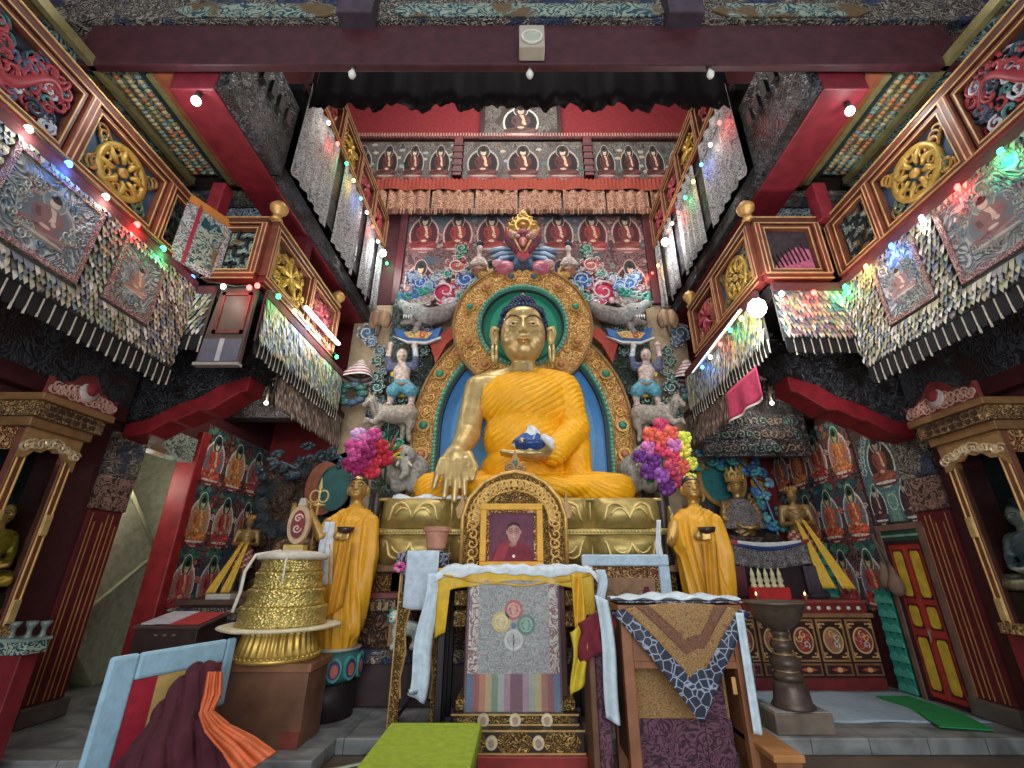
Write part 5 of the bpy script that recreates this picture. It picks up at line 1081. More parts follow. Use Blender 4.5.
drop_cloth('print_cloth', 'black cloth printed with pale flowers on the tall gilded stand', -1.54, -.88, 6.08, 6.45, 1.85, lambda u: .2+.06*math.sin(u*5), C(30,30,40), carved('black cloth with pale flowers', C(24,24,34), C(130,130,146), scale=5, rough=.8, dist=1.2, bump=.1), wig=.03)
q = MB(C(206,70,140)); 
for k in range(7): a = k*.9; q.ball((.05*math.cos(a),-.02,.04*math.sin(a)),(.035,.03,.03),R.choice([C(206,70,140),C(230,130,180)]),1)
p = P(400,567,Y=6.0); ob = q.build('pink_flower', CLOTH, None, True); ob.location = p; tag(ob, 'pink fabric flower on the corner of the black printed cloth', 'flower')
drop_cloth('folded_scarf', 'pale blue-white folded scarf hanging over the front of the tall stand', -1.4, -1.0, 6.04, 6.4, 1.875, lambda u: .66-.03*abs(2*u-1)**3, C(190,206,220), CLOTH, 16, .006, 'scarf', .012)
o = tag(MB(C(190,130,106)).lathe([(.1,0),(.12,.02),(.15,.22),(.185,.225),(.185,.28),(.165,.285),(.14,.1)], n=28).build('flower_pot', MATTE, smooth=False), 'empty terracotta-pink flower pot on the tall gilded stand', 'pot'); o.location = (-1.1,6.34,1.9)
# lime green low bench
o = thing('bench', 'low bench with a bright lime green cloth top in the foreground', 'bench', (-.75,4.4,-.15))
b = MB(C(152,174,32)); b.prism([(-.42,-.9),(.40,-.9),(.40,.66),(-.44,.66)],.46,.5); b.build('green_top', CLOTH, o, bevel=.012)
b = MB(C(132,152,28)); b.prism([(-.425,-.905),(.405,-.905),(.405,.665),(-.445,.665)],.38,.462); b.build('green_skirt', CLOTH, o)
for x in (-.36,.34):
    for y in (-.82,.58): MB(C(90,60,40)).box((x-.04,y-.04,0),(x+.04,y+.04,.4)).build('leg', TIMBER, o)
# wooden open-fronted seat on the right with brocades
LX, LY = .98, 4.88
o = thing('wooden_lectern', 'brown wooden open lectern frame with brocade inside, at the right foreground', 'lectern', (LX,LY,-.15))
wc = C(150,92,56)
def wb(a, e, nm, c=wc, m=TIMBER): return MB(c).box(a, e).build(nm, m, o, bevel=.008)
wb((0,0,0),(.1,.09,1.5),'post'); wb((1.06,0,0),(1.16,.09,1.5),'post'); wb((0,.6,0),(.1,.69,1.4),'post'); wb((1.06,.6,0),(1.16,.69,1.4),'post'); wb((-.02,-.02,1.44),(1.18,.72,1.5),'top'); wb((.1,.02,1.0),(1.06,.07,1.44),'front_panel'); wb((.1,.0,.96),(1.06,.09,1.02),'rail'); wb((1.1,.09,.2),(1.13,.6,1.4),'side_panel',C(140,84,50)); wb((.02,.09,.2),(.06,.6,1.4),'side_panel',C(110,66,42)); wb((.1,.6,.0),(1.06,.64,1.4),'back_panel',C(80,50,38))
MB().box((.12,.3,.5),(1.04,.34,1.0)).build('gold_brocade', GOLDBRO, o); MB().box((.12,.28,.0),(1.04,.33,.5)).build('purple_brocade', PURPLEBRO, o); MB().box((.78,.26,.0),(1.0,.3,1.0)).build('purple_brocade', PURPLEBRO, o)
wb((.98,-.02,.76),(1.02,.0,.9),'paper_tag',C(206,150,84))
o = thing('triangle_cloth', 'gold and brown brocade cloth with a dark blue ringed border hung cornerwise over the lectern', 'cloth', (LX+.58,LY-.04,1.37))
def tri(w0, w1, dep, h, c, m, nm):
    def f(u, t):
        k = w0*(1-t)+.01; x = -k+2*k*u
        return (x+.06*t, -.02-h-.012*math.sin(x*16)*(1-t)-.02*math.sin(t*PI), .0-dep*t-.2*abs(x)**2.2*(1-t))
    return MB(c).grid(30,24,f).build(nm, m, o, True, solid=.004)
tri(.66,0,.96,0,WHITE,RINGS,'blue_border'); tri(.54,0,.66,.012,C(190,150,84),GOLDBRO,'gold_triangle'); tri(.43,0,.5,.02,C(120,72,50),carved('brown brocade', C(96,54,38), C(140,92,62), scale=16, rough=.7, bump=.2),'brown_triangle'); tri(.32,0,.36,.028,C(170,124,72),GOLDBRO,'gold_triangle')
MB().box((-.6,-.02,0),(.6,.6,.012)).build('top_cloth', RINGS, o)
o = thing('white_scarf', 'white scarf lying along the top of the lectern and hanging down both its sides', 'scarf', (LX+.58,LY,1.39))
MB(C(206,220,228)).grid(50,5,lambda u,t: (-.66+1.26*u, -.02+.2*t+.02*math.sin(u*17), .015+.012*math.sin(u*31+t*3)+.04*math.sin(u*PI)*t)).build('top_run', CLOTH, o, True, solid=.012)
MB(C(196,214,224)).grid(6,26,lambda u,t: (-.7-.12*u+.02*math.sin(t*5)+.06*t, -.06-.03*math.sin(u*5), -.0-1.0*t+.05*u)).build('left_fall', CLOTH, o, True, solid=.008)
MB(C(196,214,224)).grid(6,26,lambda u,t: (.5+.07*u-.01*t, -.1-.02*u+.01*math.sin(u*7), -.1-.95*t)).build('right_fall', CLOTH, o, True, solid=.008)
o = thing('brocade_board', 'narrow wooden board edged with purple brocade standing left of the lectern', 'board', (.74,5.05,-.15))
MB(C(110,70,46)).box((-.06,0,0),(.0,.5,1.3)).build('wooden_edge', TIMBER, o, bevel=.01); MB().box((0,-.01,0),(.12,.5,1.36)).build('brocade_cover', PURPLEBRO, o, bevel=.02)
o = thing('maroon_cloth', 'maroon and yellow cloth bundled over the brocade board beside the lectern', 'cloth', (.7,5.02,1.0))
MB(C(120,30,44)).grid(16,12,lambda u,t: (-.12+.34*u+.03*math.sin(t*7), -.06-.06*math.sin(u*PI)-.02*math.sin(u*14), .32-.34*t-.2*abs(u-.7))).build('maroon_fold', CLOTH, o, True, solid=.02)
MB(C(206,176,30)).grid(10,12,lambda u,t: (-.2+.14*u+.02*math.sin(t*5), -.07-.03*math.sin(u*6+t*4), .1-.52*t+.1*u)).build('yellow_fold', SATIN, o, True, solid=.015)
MB(C(214,156,20)).grid(8,14,lambda u,t: (-.17+.11*u+.03*t, .0-.03*math.sin(u*6+t*4), .62-.5*t)).build('saffron_strip', SATIN, o, True, solid=.012)
o = thing('small_bench', 'low orange-brown wooden box bench behind the lectern on the right', 'bench', (2.28,4.95,-.15))
MB(C(176,116,60)).box((-.2,-.4,.36),(.06,.4,.41)).build('top', TIMBER, o, bevel=.006); MB(C(140,86,46)).box((-.17,-.37,0),(.04,.37,.36)).build('body', TIMBER, o)
# framed picture with cloth border behind the lectern
o = thing('framed_picture', 'framed print of a maroon robed figure, pale blue cloth around the frame', 'picture', (1.37,6.25,.0))
b = fr(C(176,198,214))
b.rim(-.56,.4,.56,1.84,.14,-.04,.04)
b.build('cloth_border', CLOTH, o, bevel=.02)
b = fr(C(120,60,52)); b.box((-.42,.5,-.03),(.42,1.7,0)); ph = b.build('print', SCROLLRED, o)
b = fr(WHITE); b.box((-.34,.5,0),(.36,1.56,.004),C(150,112,80)); b.prism([(.1,.8),(.16,1.3),(.22,1.46),(.27,1.46),(.34,1.2),(.36,.8)],.004,.008,C(104,34,44)); b.ell(.24,1.5,.035,.045,.008,C(170,120,96))
for k in range(3): b.ringp(-.22+.2*k,1.28,.08,.14,.012,.005,C(110,76,60),14,0,PI)
b.build('print_figure', MATTE, ph)
b = MB(C(90,58,40)); 
for x in (-.35,.35): b.box((x-.03,.05,0),(x+.03,.1,1.6))
b.build('easel_leg', TIMBER, o)
# ---- left foreground: blue bordered board with robes
o = thing('bordered_panel', 'upright red and yellow cloth panel with wide pale blue satin border, left foreground', 'panel', (-3.33,4.24,-.15)); o.scale = (.93,.93,1.035)
ex = Vector((.4,1.17,0)).normalized(); LN = 1.24
def pf(c): m = MB(c); m.frame((0,0,0),ex,(0,0,1)); return m
b = pf(C(150,190,212)); b.box((0,0,-.03),(.24,1.12,.02)); b.box((.24,.92,-.03),(1.14,1.12,.02)); b.box((1.14,.55,-.03),(1.26,1.12,.02)); b.build('blue_border', SATIN, o, bevel=.03)
b = pf(C(176,28,50)); b.box((.24,0,-.02),(.46,.92,.005)); b.build('red_cloth', CLOTH, o); b = pf(C(176,28,50)); b.box((1.02,0,-.02),(1.14,.92,.005)); b.build('red_cloth', CLOTH, o)
b = pf(C(200,160,86)); b.box((.46,0,-.02),(1.02,.92,.003)); b.build('yellow_cloth', CLOTH, o)
def lump(name, label, ctrl, c, m=CLOTH, cat='robe', vox=.016, am=1.):
    return sculpt(name, ctrl, vox, m, None, 3, lambda co, no, i: am*(.03-.05*np.exp(-(np.abs(np.sin(co[:,0]*17+co[:,2]*7+co[:,1]*5+1.6*np.sin(co[:,2]*7+co[:,0]*4)))/.4)**2)+.02*np.sin(co[:,0]*9-co[:,2]*13)))
mv = C(78,20,36)
Q = lambda u, v, y: tuple(P(u, v, Y=y-.24))
rbm = lump('robe', '', [K(Q(199,674,5.06),.09,Q(191,692,4.96),.13,mv), K(Q(191,692,4.96),.13,Q(178,720,4.8),.19,mv), K(Q(178,720,4.8),.18,Q(168,752,4.62),.26,mv), K(Q(168,752,4.62),.24,Q(162,776,4.5),.3,mv), K(Q(190,745,4.65),.2,Q(225,765,4.6),.16,mv), K(Q(150,765,4.6),.16,Q(200,775,4.55),.2,mv), K(Q(204,675,5.06),.08,Q(198,740,4.7),.1,mv)], mv)
tag(rbm, 'dark maroon robe draped over the right end of the blue bordered panel', 'robe')
oc = C(206,96,52)
EL = [(208,672,4.9),(204,695,4.78),(199,713,4.66),(205,731,4.5),(222,752,4.42),(238,778,4.36)]; ER = [(222,672,4.96),(221,695,4.88),(213,711,4.72),(228,723,4.6),(254,737,4.55),(276,752,4.5)]
def lerp_(A, t): k = min(t*(len(A)-1), len(A)-1-1e-6); i = int(k); f_ = k-i; f_ = f_*f_*(3-2*f_); return [A[i][q]+(A[i+1][q]-A[i][q])*f_ for q in range(3)]
def orf(u, t):
    a_, e_ = lerp_(EL, t), lerp_(ER, t); m_ = [a_[q]+(e_[q]-a_[q])*u for q in range(3)]
    return P(m_[0], m_[1], Y=m_[2]-.3-.05*math.sin(u*PI)-.022*math.sin(u*15+t*4)-.012*math.sin(u*31-t*7)-.03)
rbo = MB(C(214,98,50)).grid(40,60,orf).build('orange_robe', SATIN, None, True, solid=.015)
tag(rbo, 'burnt orange cloth hanging over the maroon robe at the blue bordered panel', 'robe')
# folded mat at the step
b = MB(C(110,40,56)); b.grid(20,6,lambda u,t: (-2.05+.95*u+.1*t, 4.75+.5*t, -.1+.03*math.sin(u*6+t*4)+.03*t)); o = b.build('floor_rug', CLOTH, None, True, solid=.05); tag(o, 'maroon rug with pale green edge lying in front of the left step', 'rug')
b = MB(C(150,176,140)); b.grid(20,2,lambda u,t: (-1.97+.95*u, 5.24+.07*t, -.06+.03*math.sin(u*6+4))); b.build('pale_green_edge', CLOTH, o, True, solid=.03)
# ---- mandala offering on its pedestal box
o = thing('wooden_box', 'plain brown wooden plinth box carrying the tiered brass offering', 'plinth', (-2.72,5.52,0))
MB(C(120,78,54)).box((-.5,.02,0),(.5,.55,.66)).build('body', TIMBER, o, bevel=.008); MB(C(140,90,58)).box((-.53,-.01,.66),(.53,.58,.74)).build('top', TIMBER, o, bevel=.01); MB(C(140,60,48)).box((.3,.0,.0),(.5,.02,.14)).build('red_patch', PAINT, o)
MX, MY = -2.74, 5.85
o = thing('mandala_offering', 'tall tiered brass mandala offering with pleated foot and white tray', 'offering', (MX,MY,.74))
MB(C(206,166,74)).lathe([(.45,0),(.47,.03),(.44,.05),(.41,.08),(.37,.26),(.39,.29),(.36,.3)], n=192, wob=lambda a,i: 1+.035*math.cos(a*32)*(1 if 2 < i < 6 else 0)).build('pleated_foot', GILT, o, True)
b = MB(C(206,166,74)); 
for i in range(48): b.ball((.455*math.cos(i*PI/24),.455*math.sin(i*PI/24),.05),.022,None,1)
b.build('beading', GILT, o, True)
MB(C(214,200,160)).lathe([(.38,.29),(.63,.31),(.65,.33),(.63,.345),(.4,.335)], n=56, wob=lambda a,i: 1+.012*math.sin(a*9)).build('tray', CLOTH, o, True)
for k, (r0, r1, z0, z1) in enumerate(((.475,.46,.34,.54),(.42,.405,.54,.72),(.375,.36,.72,.9),(.34,.32,.9,1.06))):
    MB(C(206,180,96)).lathe([(r0,z0),(r0+.012,z0+.02),(r0-.01,z0+.04),(r1+.01,z1-.04),(r1+.02,z1-.02),(r1,z1),(.1,z1)], n=48).build('tier', EMBOSS, o, True)
MB(C(206,196,176)).lathe([(.37,1.03),(.42,1.07),(.3,1.12),(.1,1.14)], n=40, wob=lambda a,i: 1+.05*math.sin(a*7+i)).build('white_cover', CLOTH, o, True)
b = MB(C(206,170,90)); b.box((-.12,-.06,1.12),(.12,.06,1.2)); b.frame((0,0,1.2),(1,0,0),(0,0,1)); b.ell(0,.24,.135,.23,-.03,C(206,170,130),28,.03); b.ell(0,.24,.085,.17,.03,C(140,60,60),24,.045); b.swirl(0,.31,.05,1.3,.012,.045,C(226,190,170)); b.swirl(0,.19,.05,1.3,.012,.045,C(226,190,170),0,-1); b.prism([(-.05,.47),(.05,.47),(.03,.56),(-.03,.56)],-.02,.02,C(206,196,170)); b.build('plaque', GILTSOFT, o)
b = MB(C(214,206,190)); b.tube([(-.12,-.1,1.13),(-.3,-.3,1.08),(-.32,-.42,.9),(-.3,-.46,.7),(-.33,-.48,.5)],.018); b.tube([(.05,-.1,1.13),(.12,-.43,1.02),(.14,-.46,.8)],.012); b.build('bead_string', CLOTH, o, True)
# ---- monk statues
def monk(side, x, y, z, sc_, rz):
    o = thing('monk_statue', 'gilded standing monk statue in orange-yellow robe to the %s of the lotus seat' % side, 'statue', (x,y,z), rz, scale=sc_)
    s = -1 if side == 'left' else 1
    c = C(226,156,24)
    def dp(co, no, i):
        a = np.arctan2(co[:,1], co[:,0]); w = np.clip((1.6-co[:,2])/.4,0,1); return w*(.03*np.exp(-(np.abs(np.sin(a*7+co[:,2]*1.4+1.5*np.sin(co[:,2]*2.5+a)))/.45)**2)+.012*np.sin(a*4+co[:,2]*3))+(1-w)*.014*np.sin((co[:,2]*.8-co[:,0]*.6)*60)**2-.008
    sculpt('robe', [K((0,0,.08),.27,(0,0,.7),.29,c), K((0,0,.7),.29,(0,0,1.3),.26,c), K((-.16,0,1.45),.15,(.16,0,1.45),.15,c), K((0,0,1.5),.17,(0,0,1.6),.1,c), K((-.28,-.02,1.4),.13,(-.3,-.08,1.1),.13,c), K((.28,-.02,1.4),.13,(.32,-.06,1.0),.14,c), K((.32,-.06,1.0),.14,(.22,-.1,.15),.12,c), K((-.2,-.05,1.0),.16,(-.16,-.1,.1),.14,c)], .022, mat('orange satin', .42, noise=.12, nscale=6, bump=.12, bscale=30), o, 3, dp).scale.x = .84
    b = MB(C(206,136,16)); 
    b.grid(10,20,lambda u,t: (-.06+.16*u-.03*t, -.34-.02*math.sin(u*9+t*2)-.03*(1-t), 1.15-.85*t+.12*u*t)); b.build('front_fold', SATIN, o, True, solid=.02)
    hd = [E((0,-.02,1.86),(.125,.145,.175),GOLD), K((0,0,1.55),.075,(0,0,1.75),.07,GOLD), K((0,-.15,1.88),.014,(0,-.175,1.83),.022,GOLD), E((0,-.12,1.76),(.06,.05,.04),GOLD), E((.13,0,1.83),(.025,.04,.07),GOLD), E((-.13,0,1.83),(.025,.04,.07),GOLD), K((-.03,-.15,1.785),.012,(.03,-.15,1.785),.012,GOLD)]
    sculpt('head', hd, .012, GILT, o, 2)
    b = MB(C(40,44,52)); b.ball((0,.0,1.905),(.13,.15,.14)); b.v = [Vector((v.x, v.y, max(v.z,1.86+max(0,-v.y*.75)))) for v in b.v]; b.build('hair', PAINT, o, True)
    b = MB(C(60,44,34))
    for sx in (-1,1): b.tube([(sx*.02,-.155,1.905),(sx*.05,-.155,1.925),(sx*.09,-.125,1.91)],.006,None,5); b.tube([(sx*.025,-.155,1.875),(sx*.055,-.155,1.868),(sx*.085,-.13,1.878)],.006,None,5)
    b.tube([(-.03,-.162,1.785),(0,-.167,1.78),(.03,-.162,1.785)],.006,C(150,60,50),5); b.build('face_lines', PAINT, o, True)
    # hand at the chest
    hx = -.08*s if side == 'right' else -.1
    hp = [E((hx,-.33,1.22),(.06,.05,.06),GOLD)]+[K((hx+.05-.0*k,-.35,1.25-.025*k),.018,(hx+.14,-.37,1.26-.025*k),.014,GOLD) for k in range(4)]+[K((hx,-.36,1.27),.02,(hx+.06,-.39,1.31),.014,GOLD)]
    sculpt('hand', hp, .009, GILT, o, 1)
    b = MB(C(60,44,40)); b.lathe([(.02,0),(.09,.02),(.11,.08),(.095,.08),(.03,.03)],(hx+.1,-.38,1.24)); b.build('alms_bowl', GLOSS, o, True)
    if side == 'left':
        arm = [K((-.3,-.04,1.38),.1,(-.36,-.16,1.22),.075,GOLD), K((-.36,-.16,1.22),.07,(-.52,-.22,1.52),.045,GOLD), E((-.54,-.23,1.58),(.045,.035,.06),GOLD)]+[K((-.55,-.26,1.62-.022*k),.016,(-.5,-.29,1.62-.022*k),.013,GOLD) for k in range(4)]+[K((-.52,-.25,1.6),.017,(-.56,-.28,1.66),.013,GOLD)]
        sculpt('raised_arm', arm, .012, GILT, o, 2)
    else:
        sculpt('raised_arm', [K((-.28,-.04,1.36),.1,(-.4,-.2,1.15),.06,GOLD), E((-.42,-.25,1.14),(.05,.06,.04),GOLD)]+[K((-.42,-.28,1.16-.02*k),.016,(-.47,-.34,1.2-.02*k),.012,GOLD) for k in range(4)]+[K((-.4,-.28,1.17),.016,(-.41,-.33,1.22),.012,GOLD)], .012, GILT, o, 2)
    return o
def drum(label, x, y, z, h):
    o = thing('lotus_drum', label, 'pedestal', (x,y,0)); MB(C(40,30,32)).lathe([(.36,0),(.36,z-.02),(.3,z)]).build('dark_stand', PAINT, o, True)
    MB(C(54,110,110)).lathe([(.32,z),(.38,z+.06),(.4,z+.16),(.36,z+h),(.1,z+h)]).build('drum', PAINT, o, True)
    for i in range(12):
        a = i*PI/6; b = MB(); b.frame((.4*math.cos(a),.4*math.sin(a),z+.06),(-math.sin(a),math.cos(a),0),(0,0,1)); b.ell(0,.1,.09,.13,-.03,C(70,150,140),18,.01); b.ell(0,.1,.07,.1,.01,C(50,60,110),18,.016); b.ell(0,.09,.045,.07,.016,C(190,90,70),16,.022); b.build('petal', PAINT, o)
    MB(C(176,166,150)).lathe([(.37,z+h),(.38,z+h+.02),(.1,z+h+.025)]).build('white_rim', PAINT, o, True); return o
yl = 6.62
drum('teal and blue petalled drum pedestal under the left monk statue', -2.42, yl, .38, .34); drum('teal and blue petalled drum pedestal under the right monk statue', 2.52, yl, .38, .34)
monk('left', -2.33, yl, .79, 1.05, .1); monk('right', 2.5, yl, .79, 1.05, -.1)
a = P(318,505,Y=6.42); o = thing('ringed_staff', 'thin gold ringed staff held up by the left monk statue', 'staff', tuple(a))
b = MB(C(206,170,90)); b.tube([(0,0,.28),(.0,0,-.9)],.014); b.ringp(0,0,.1,.1,.02,-.01,h1=.01); b.v = b.v[:0]+b.v; b.build('shaft', GILT, o, True)
b = MB(C(226,196,120)); b.frame((0,0,.12),(1,0,0),(0,0,1)); b.ringp(-.06,0,.075,.09,.018,-.01,h1=.01); b.ringp(.06,0,.075,.09,.018,-.01,h1=.01); b.prism([(-.03,.1),(.03,.1),(0,.26)],-.01,.01); b.build('rings', GILT, o)
def scarf(label, pts, w, c=C(206,214,222), wig=.02):
    pts = [Vector(p) for p in pts]; n = len(pts)-1
    def f(u, t):
        k = min(t*n, n-1e-6); i = int(k); p = pts[i].lerp(pts[i+1], k-i); return p+Vector(((u-.5)*w*(.6+.4*t), -wig*math.sin(u*11+t*3), 0))
    return tag(MB(c).grid(10,24,f).build('scarf', CLOTH, None, True, solid=.01), label, 'scarf')
scarf('white scarf hanging from the raised arm of the left monk statue', [P(330,522,Y=6.4),P(326,545,Y=6.38),P(324,585,Y=6.38)], .22)
scarf('white scarf hanging beside the right monk statue in front of the lotus seat', [P(659,520,Y=6.35),P(658,545,Y=6.32),P(668,605,Y=6.3)], .1)
# ---- bouquets
def bouquet(label, u, v, y, cols, n, rx, rz, extra=()):
    p = P(u, v, Y=y); o = thing('bouquet', label, 'flowers', tuple(p)); k = 7.4/449
    b = MB(C(44,96,60)); 
    for i in range(10): b.tube([(R.uniform(-.1,.1),.05,-rz*k*1.0),(R.uniform(-rx,rx)*k*.7,0,R.uniform(-rz*.5,rz*.7)*k)],.012,None,5)
    for i in range(26): a = R.uniform(0,6.3); b.ball((rx*k*R.uniform(.4,1.05)*math.cos(a),.06,rz*k*R.uniform(.4,1.0)*math.sin(a)),(.07,.03,.04),R.choice([C(40,110,70),C(60,130,90),C(40,90,80)]),1)
    b.build('leaves', CLOTH, o, True)
    for i in range(n):
        r = math.sqrt((i+.5)/n); a = i*2.4; c = cols(r*math.cos(a), r*math.sin(a)); x, z = rx*k*r*math.cos(a), rz*k*r*math.sin(a); q = MB(c); c2 = tuple(min(1,v*1.5+.04) for v in c)
        yy = -.1*(1-r)-R.uniform(0,.06); s = R.uniform(.095,.125)
        q.ball((x,yy,z),s*.7,c,1)
        for j in range(9): e = j*.7; q.ball((x+s*.75*math.cos(e),yy-.03*math.sin(j*2),z+s*.75*math.sin(e)),(s*.5,s*.45,s*.5),c2 if j % 3 == 0 else c,1)
        q.build('blossom', CLOTH, o, True)
    return o
def cl(x, z):
    if x > .35: return R.choice([C(206,40,60),C(190,30,50)])
    return R.choice([C(226,120,180),C(206,70,140),C(150,24,90),C(196,130,190),C(214,160,214)]) if z > -.2 else R.choice([C(150,24,90),C(170,30,100),C(180,130,196)])
def cr(x, z):
    if x > .45: return R.choice([C(206,214,60),C(226,206,60),C(170,200,60)])
    if x < -.1 and z < .1: return R.choice([C(110,44,130),C(150,80,170)])
    return R.choice([C(214,60,90),C(206,110,180),C(196,60,100),C(226,90,70)]) if z > -.3 else C(190,60,90)
bouquet('bouquet of pink, magenta and red cloth flowers left of the lotus seat', 368, 454, 7.0, cl, 15, 19, 22)
bouquet('bouquet of pink, purple and yellow-green cloth flowers right of the lotus seat', 666, 458, 7.0, cr, 20, 27, 32)
for u, w in ((376,'left'),(662,'right')):
    p = P(u,492,Y=7.02); o = thing('vase', 'tall vase holding the %s bouquet' % w, 'vase', (p.x,7.1,1.71))
    MB(C(72,60,56)).lathe([(.08,0),(.1,.06),(.05,.3),(.05,.6),(.09,.9),(.07,1.0),(.1,1.05)]).build('body', GILTSOFT, o, True)
# green plastic leaves beside left bouquet
p = P(386,445,Y=7.4); o = thing('artificial_plant', 'green and red artificial leaf spray between left bouquet and throne back', 'plant', tuple(p)); b = MB()
for i in range(46): a = R.uniform(0,6.3); r = R.uniform(.05,.4); b.tube([(r*.5*math.cos(a),0,r*.5*math.sin(a)-.1),(r*math.cos(a),-.06,r*math.sin(a))],[.035,.006],R.choice([C(50,130,100),C(60,150,70),C(40,100,90),C(200,50,50),C(226,200,60)]),5)
b.tube([(0,.05,0),(.02,.1,-.6)],.02,C(50,90,60)); b.build('leaves', CLOTH, o, True)
# ================================================================ side chapels, cabinets, door, lamps
def st_side(g, w, h, cols, rows):
    for r in range(rows):
        for i in range(cols):
            x, y = (i+.5)*w/cols, r*h/rows; cw, ch = w/cols, h/rows
            robe = R.choice([C(226,96,56),C(214,76,64),C(230,130,60),C(206,70,70)]); aur = R.choice([C(206,140,130),C(224,170,130),C(170,84,90),C(140,130,140)]); halo = R.choice([C(40,110,80),C(60,140,100),C(40,90,80)])
            for q in range(26):
                px, py = x+R.uniform(-.5,.5)*cw, y+R.uniform(0,1)*ch
                g.ell(px,py,cw*R.uniform(.04,.11),ch*R.uniform(.02,.05),.001+q*.00003,R.choice([C(40,104,100),C(54,120,84),C(30,74,96),C(90,140,124),C(150,50,56),C(110,34,46),C(196,110,70),C(44,44,56)]),9)
            for q in range(7): g.ell(x+cw*(-.3+.1*q),y+ch*(.9+.05*math.sin(q*2.1)),cw*.1,ch*.045,.002+q*.0001,R.choice([C(40,110,104),C(54,126,90),C(34,84,100),C(84,140,124)]),10)
            buddha_fig(g, x, y+ch*.02, cw*.92, ch*.94, robe, halo, aur, skin=R.choice([C(226,180,120),C(214,150,110),C(226,200,150)]), line=C(236,220,204), k=.003, top=C(170,50,60))
            for q in range(16): g.ell(x+R.uniform(-.42,.42)*cw,y+ch*R.uniform(.0,.3),cw*.035,ch*.018,.02+q*.0002,R.choice([C(226,120,60),C(214,170,70),C(206,60,50),C(60,60,70),C(214,190,180)]),9)
            for sx in (-1,1): g.swirl(x+sx*cw*.46,y+ch*.5,cw*.09,1.3,.012,.012,R.choice([C(206,180,170),C(196,120,100)]),0,sx,10,5)
mural('mural_panel', 'mural of red and orange seated figures on the left side wall beside the stair', (-5.64,7.87,.95), (0,1,0), 2.1, 3.15, 3, 3, MURALBG, st_side)
mural('mural_panel', 'mural of red and orange seated figures on the right wall behind the standing statue', (5.64,9.98,1.05), (0,-1,0), 2.5, 3.1, 4, 3, MURALBG, st_side)
def st_teacher(g, w, h, cols, rows):
    g.poly([(.02,.02),(w-.02,.02),(w-.02,h*.6),(w*.85,h*.85),(w*.5,h-.01),(w*.15,h*.85),(.02,h*.6)],.001,C(84,120,126))
    for q in range(20): a = PI*q/19; g.swirl(w/2+w*.4*math.cos(a),h*.55+h*.38*math.sin(a),.07,1.3,.01,.003,C(190,206,206),a,1 if q % 2 else -1,10,5)
    buddha_fig(g, w*.5, h*.35, w*.6, h*.6, C(150,76,56), C(60,96,84), C(70,52,52), line=C(206,206,196), k=.006, top=C(120,60,54))
    for x in (.2,.82): buddha_fig(g, w*x, .0, w*.36, h*.44, C(84,50,54), C(110,150,130), C(64,54,56), line=C(214,214,206), k=.008, top=C(80,60,60))
    g.poly([(w*.42,.02),(w*.6,.02),(w*.62,h*.3),(w*.4,h*.3)],.006,C(104,150,130)); g.ringp(w*.51,h*.2,w*.1,h*.08,.012,.008,C(206,214,206))
mural('mural_panel', 'blue-green mural of a brown robed teacher and two attendants above the red door', (5.64,7.42,2.3), (0,-1,0), .95, 1.5, 1, 1, MURALDARK, st_teacher)
# teal wave boards
def waves(label, o, ex, w, h):
    root = thing('wave_board', label, 'carved board', o); n = int(h/.17)
    b = MB(); b.frame((0,0,0),ex,(0,0,1)); b.box((0,0,-.03),(w,h,0),C(30,84,76)); b.build('board', PAINT, root)
    b = MB(); b.frame((0,0,0),ex,(0,0,1))
    for k in range(n):
        z = k*h/n
        for j in range(2): 
            pts = [(w*i/16, z+.085*j+.05*abs(math.sin(PI*i/8+j))+.06) for i in range(17)]
            b.prism(pts+[(w,z+.085*j),(0,z+.085*j)],0,.03-.012*j,C(40,140,122) if j else C(70,166,146))
    b.build('wave', GLOSS, root); return root
waves('teal wave-carved board low on the right wall beside the altar cabinet', (5.6,7.78,.02), (0,-1,0), .32, 1.35)
waves('teal wave-carved board behind the yellow scarves of the standing statue', P(824,600,Y=8.75), (1,0,0), .55, .95)
# ---- red double door on the right
d = thing('door_1', 'red double door with yellow panels in the right wall', 'door', (5.645,6.96,0), kind='structure'); d.scale = (1,.93,1)
def dr(c): m = MB(c); m.frame((0,0,0),(0,-1,0),(0,0,1)); return m
b = dr(C(116,84,70)); b.box((-.46,0,0),(-.37,2.28,.07)); b.box((.37,0,0),(.46,2.28,.07)); b.box((-.37,2.19,0),(.37,2.28,.07)); b.build('door_frame', PAINT, d, bevel=.008)
b = dr(C(30,72,60)); b.box((-.37,2.05,0),(.37,2.19,.05)); b.box((-.37,2.1,.05),(.37,2.13,.06),C(120,160,130)); b.build('green_lintel', PAINT, d)
b = dr(C(54,24,28)); b.box((-.37,0,0),(-.32,2.06,.05)); b.box((.32,0,0),(.37,2.06,.05)); b.box((-.32,2.0,0),(.32,2.05,.05)); b.build('dark_frame', PAINT, d)
for sx in (-1,1):
    b = dr(C(176,46,36)); x0, x1 = (-.32,-.004) if sx < 0 else (.004,.32); b.box((x0,.06,0),(x1,2.0,.03)); lf_ = b.build('door_leaf', PAINT, d, bevel=.006)
    for z0_, z1_ in ((.16,.78),(.92,1.18),(1.3,1.9)):
        b = dr(C(84,22,22)); b.box((x0+.055,z0_-.025,.03),(x1-.055,z1_+.025,.036)); b.prism([(x0+.075,z0_+.04),(x0+.1,z0_),(x1-.1,z0_),(x1-.075,z0_+.04),(x1-.075,z1_-.04),(x1-.1,z1_),(x0+.1,z1_),(x0+.075,z1_-.04)],.036,.044,C(206,166,40)); b.build('yellow_panel', PAINT, lf_)
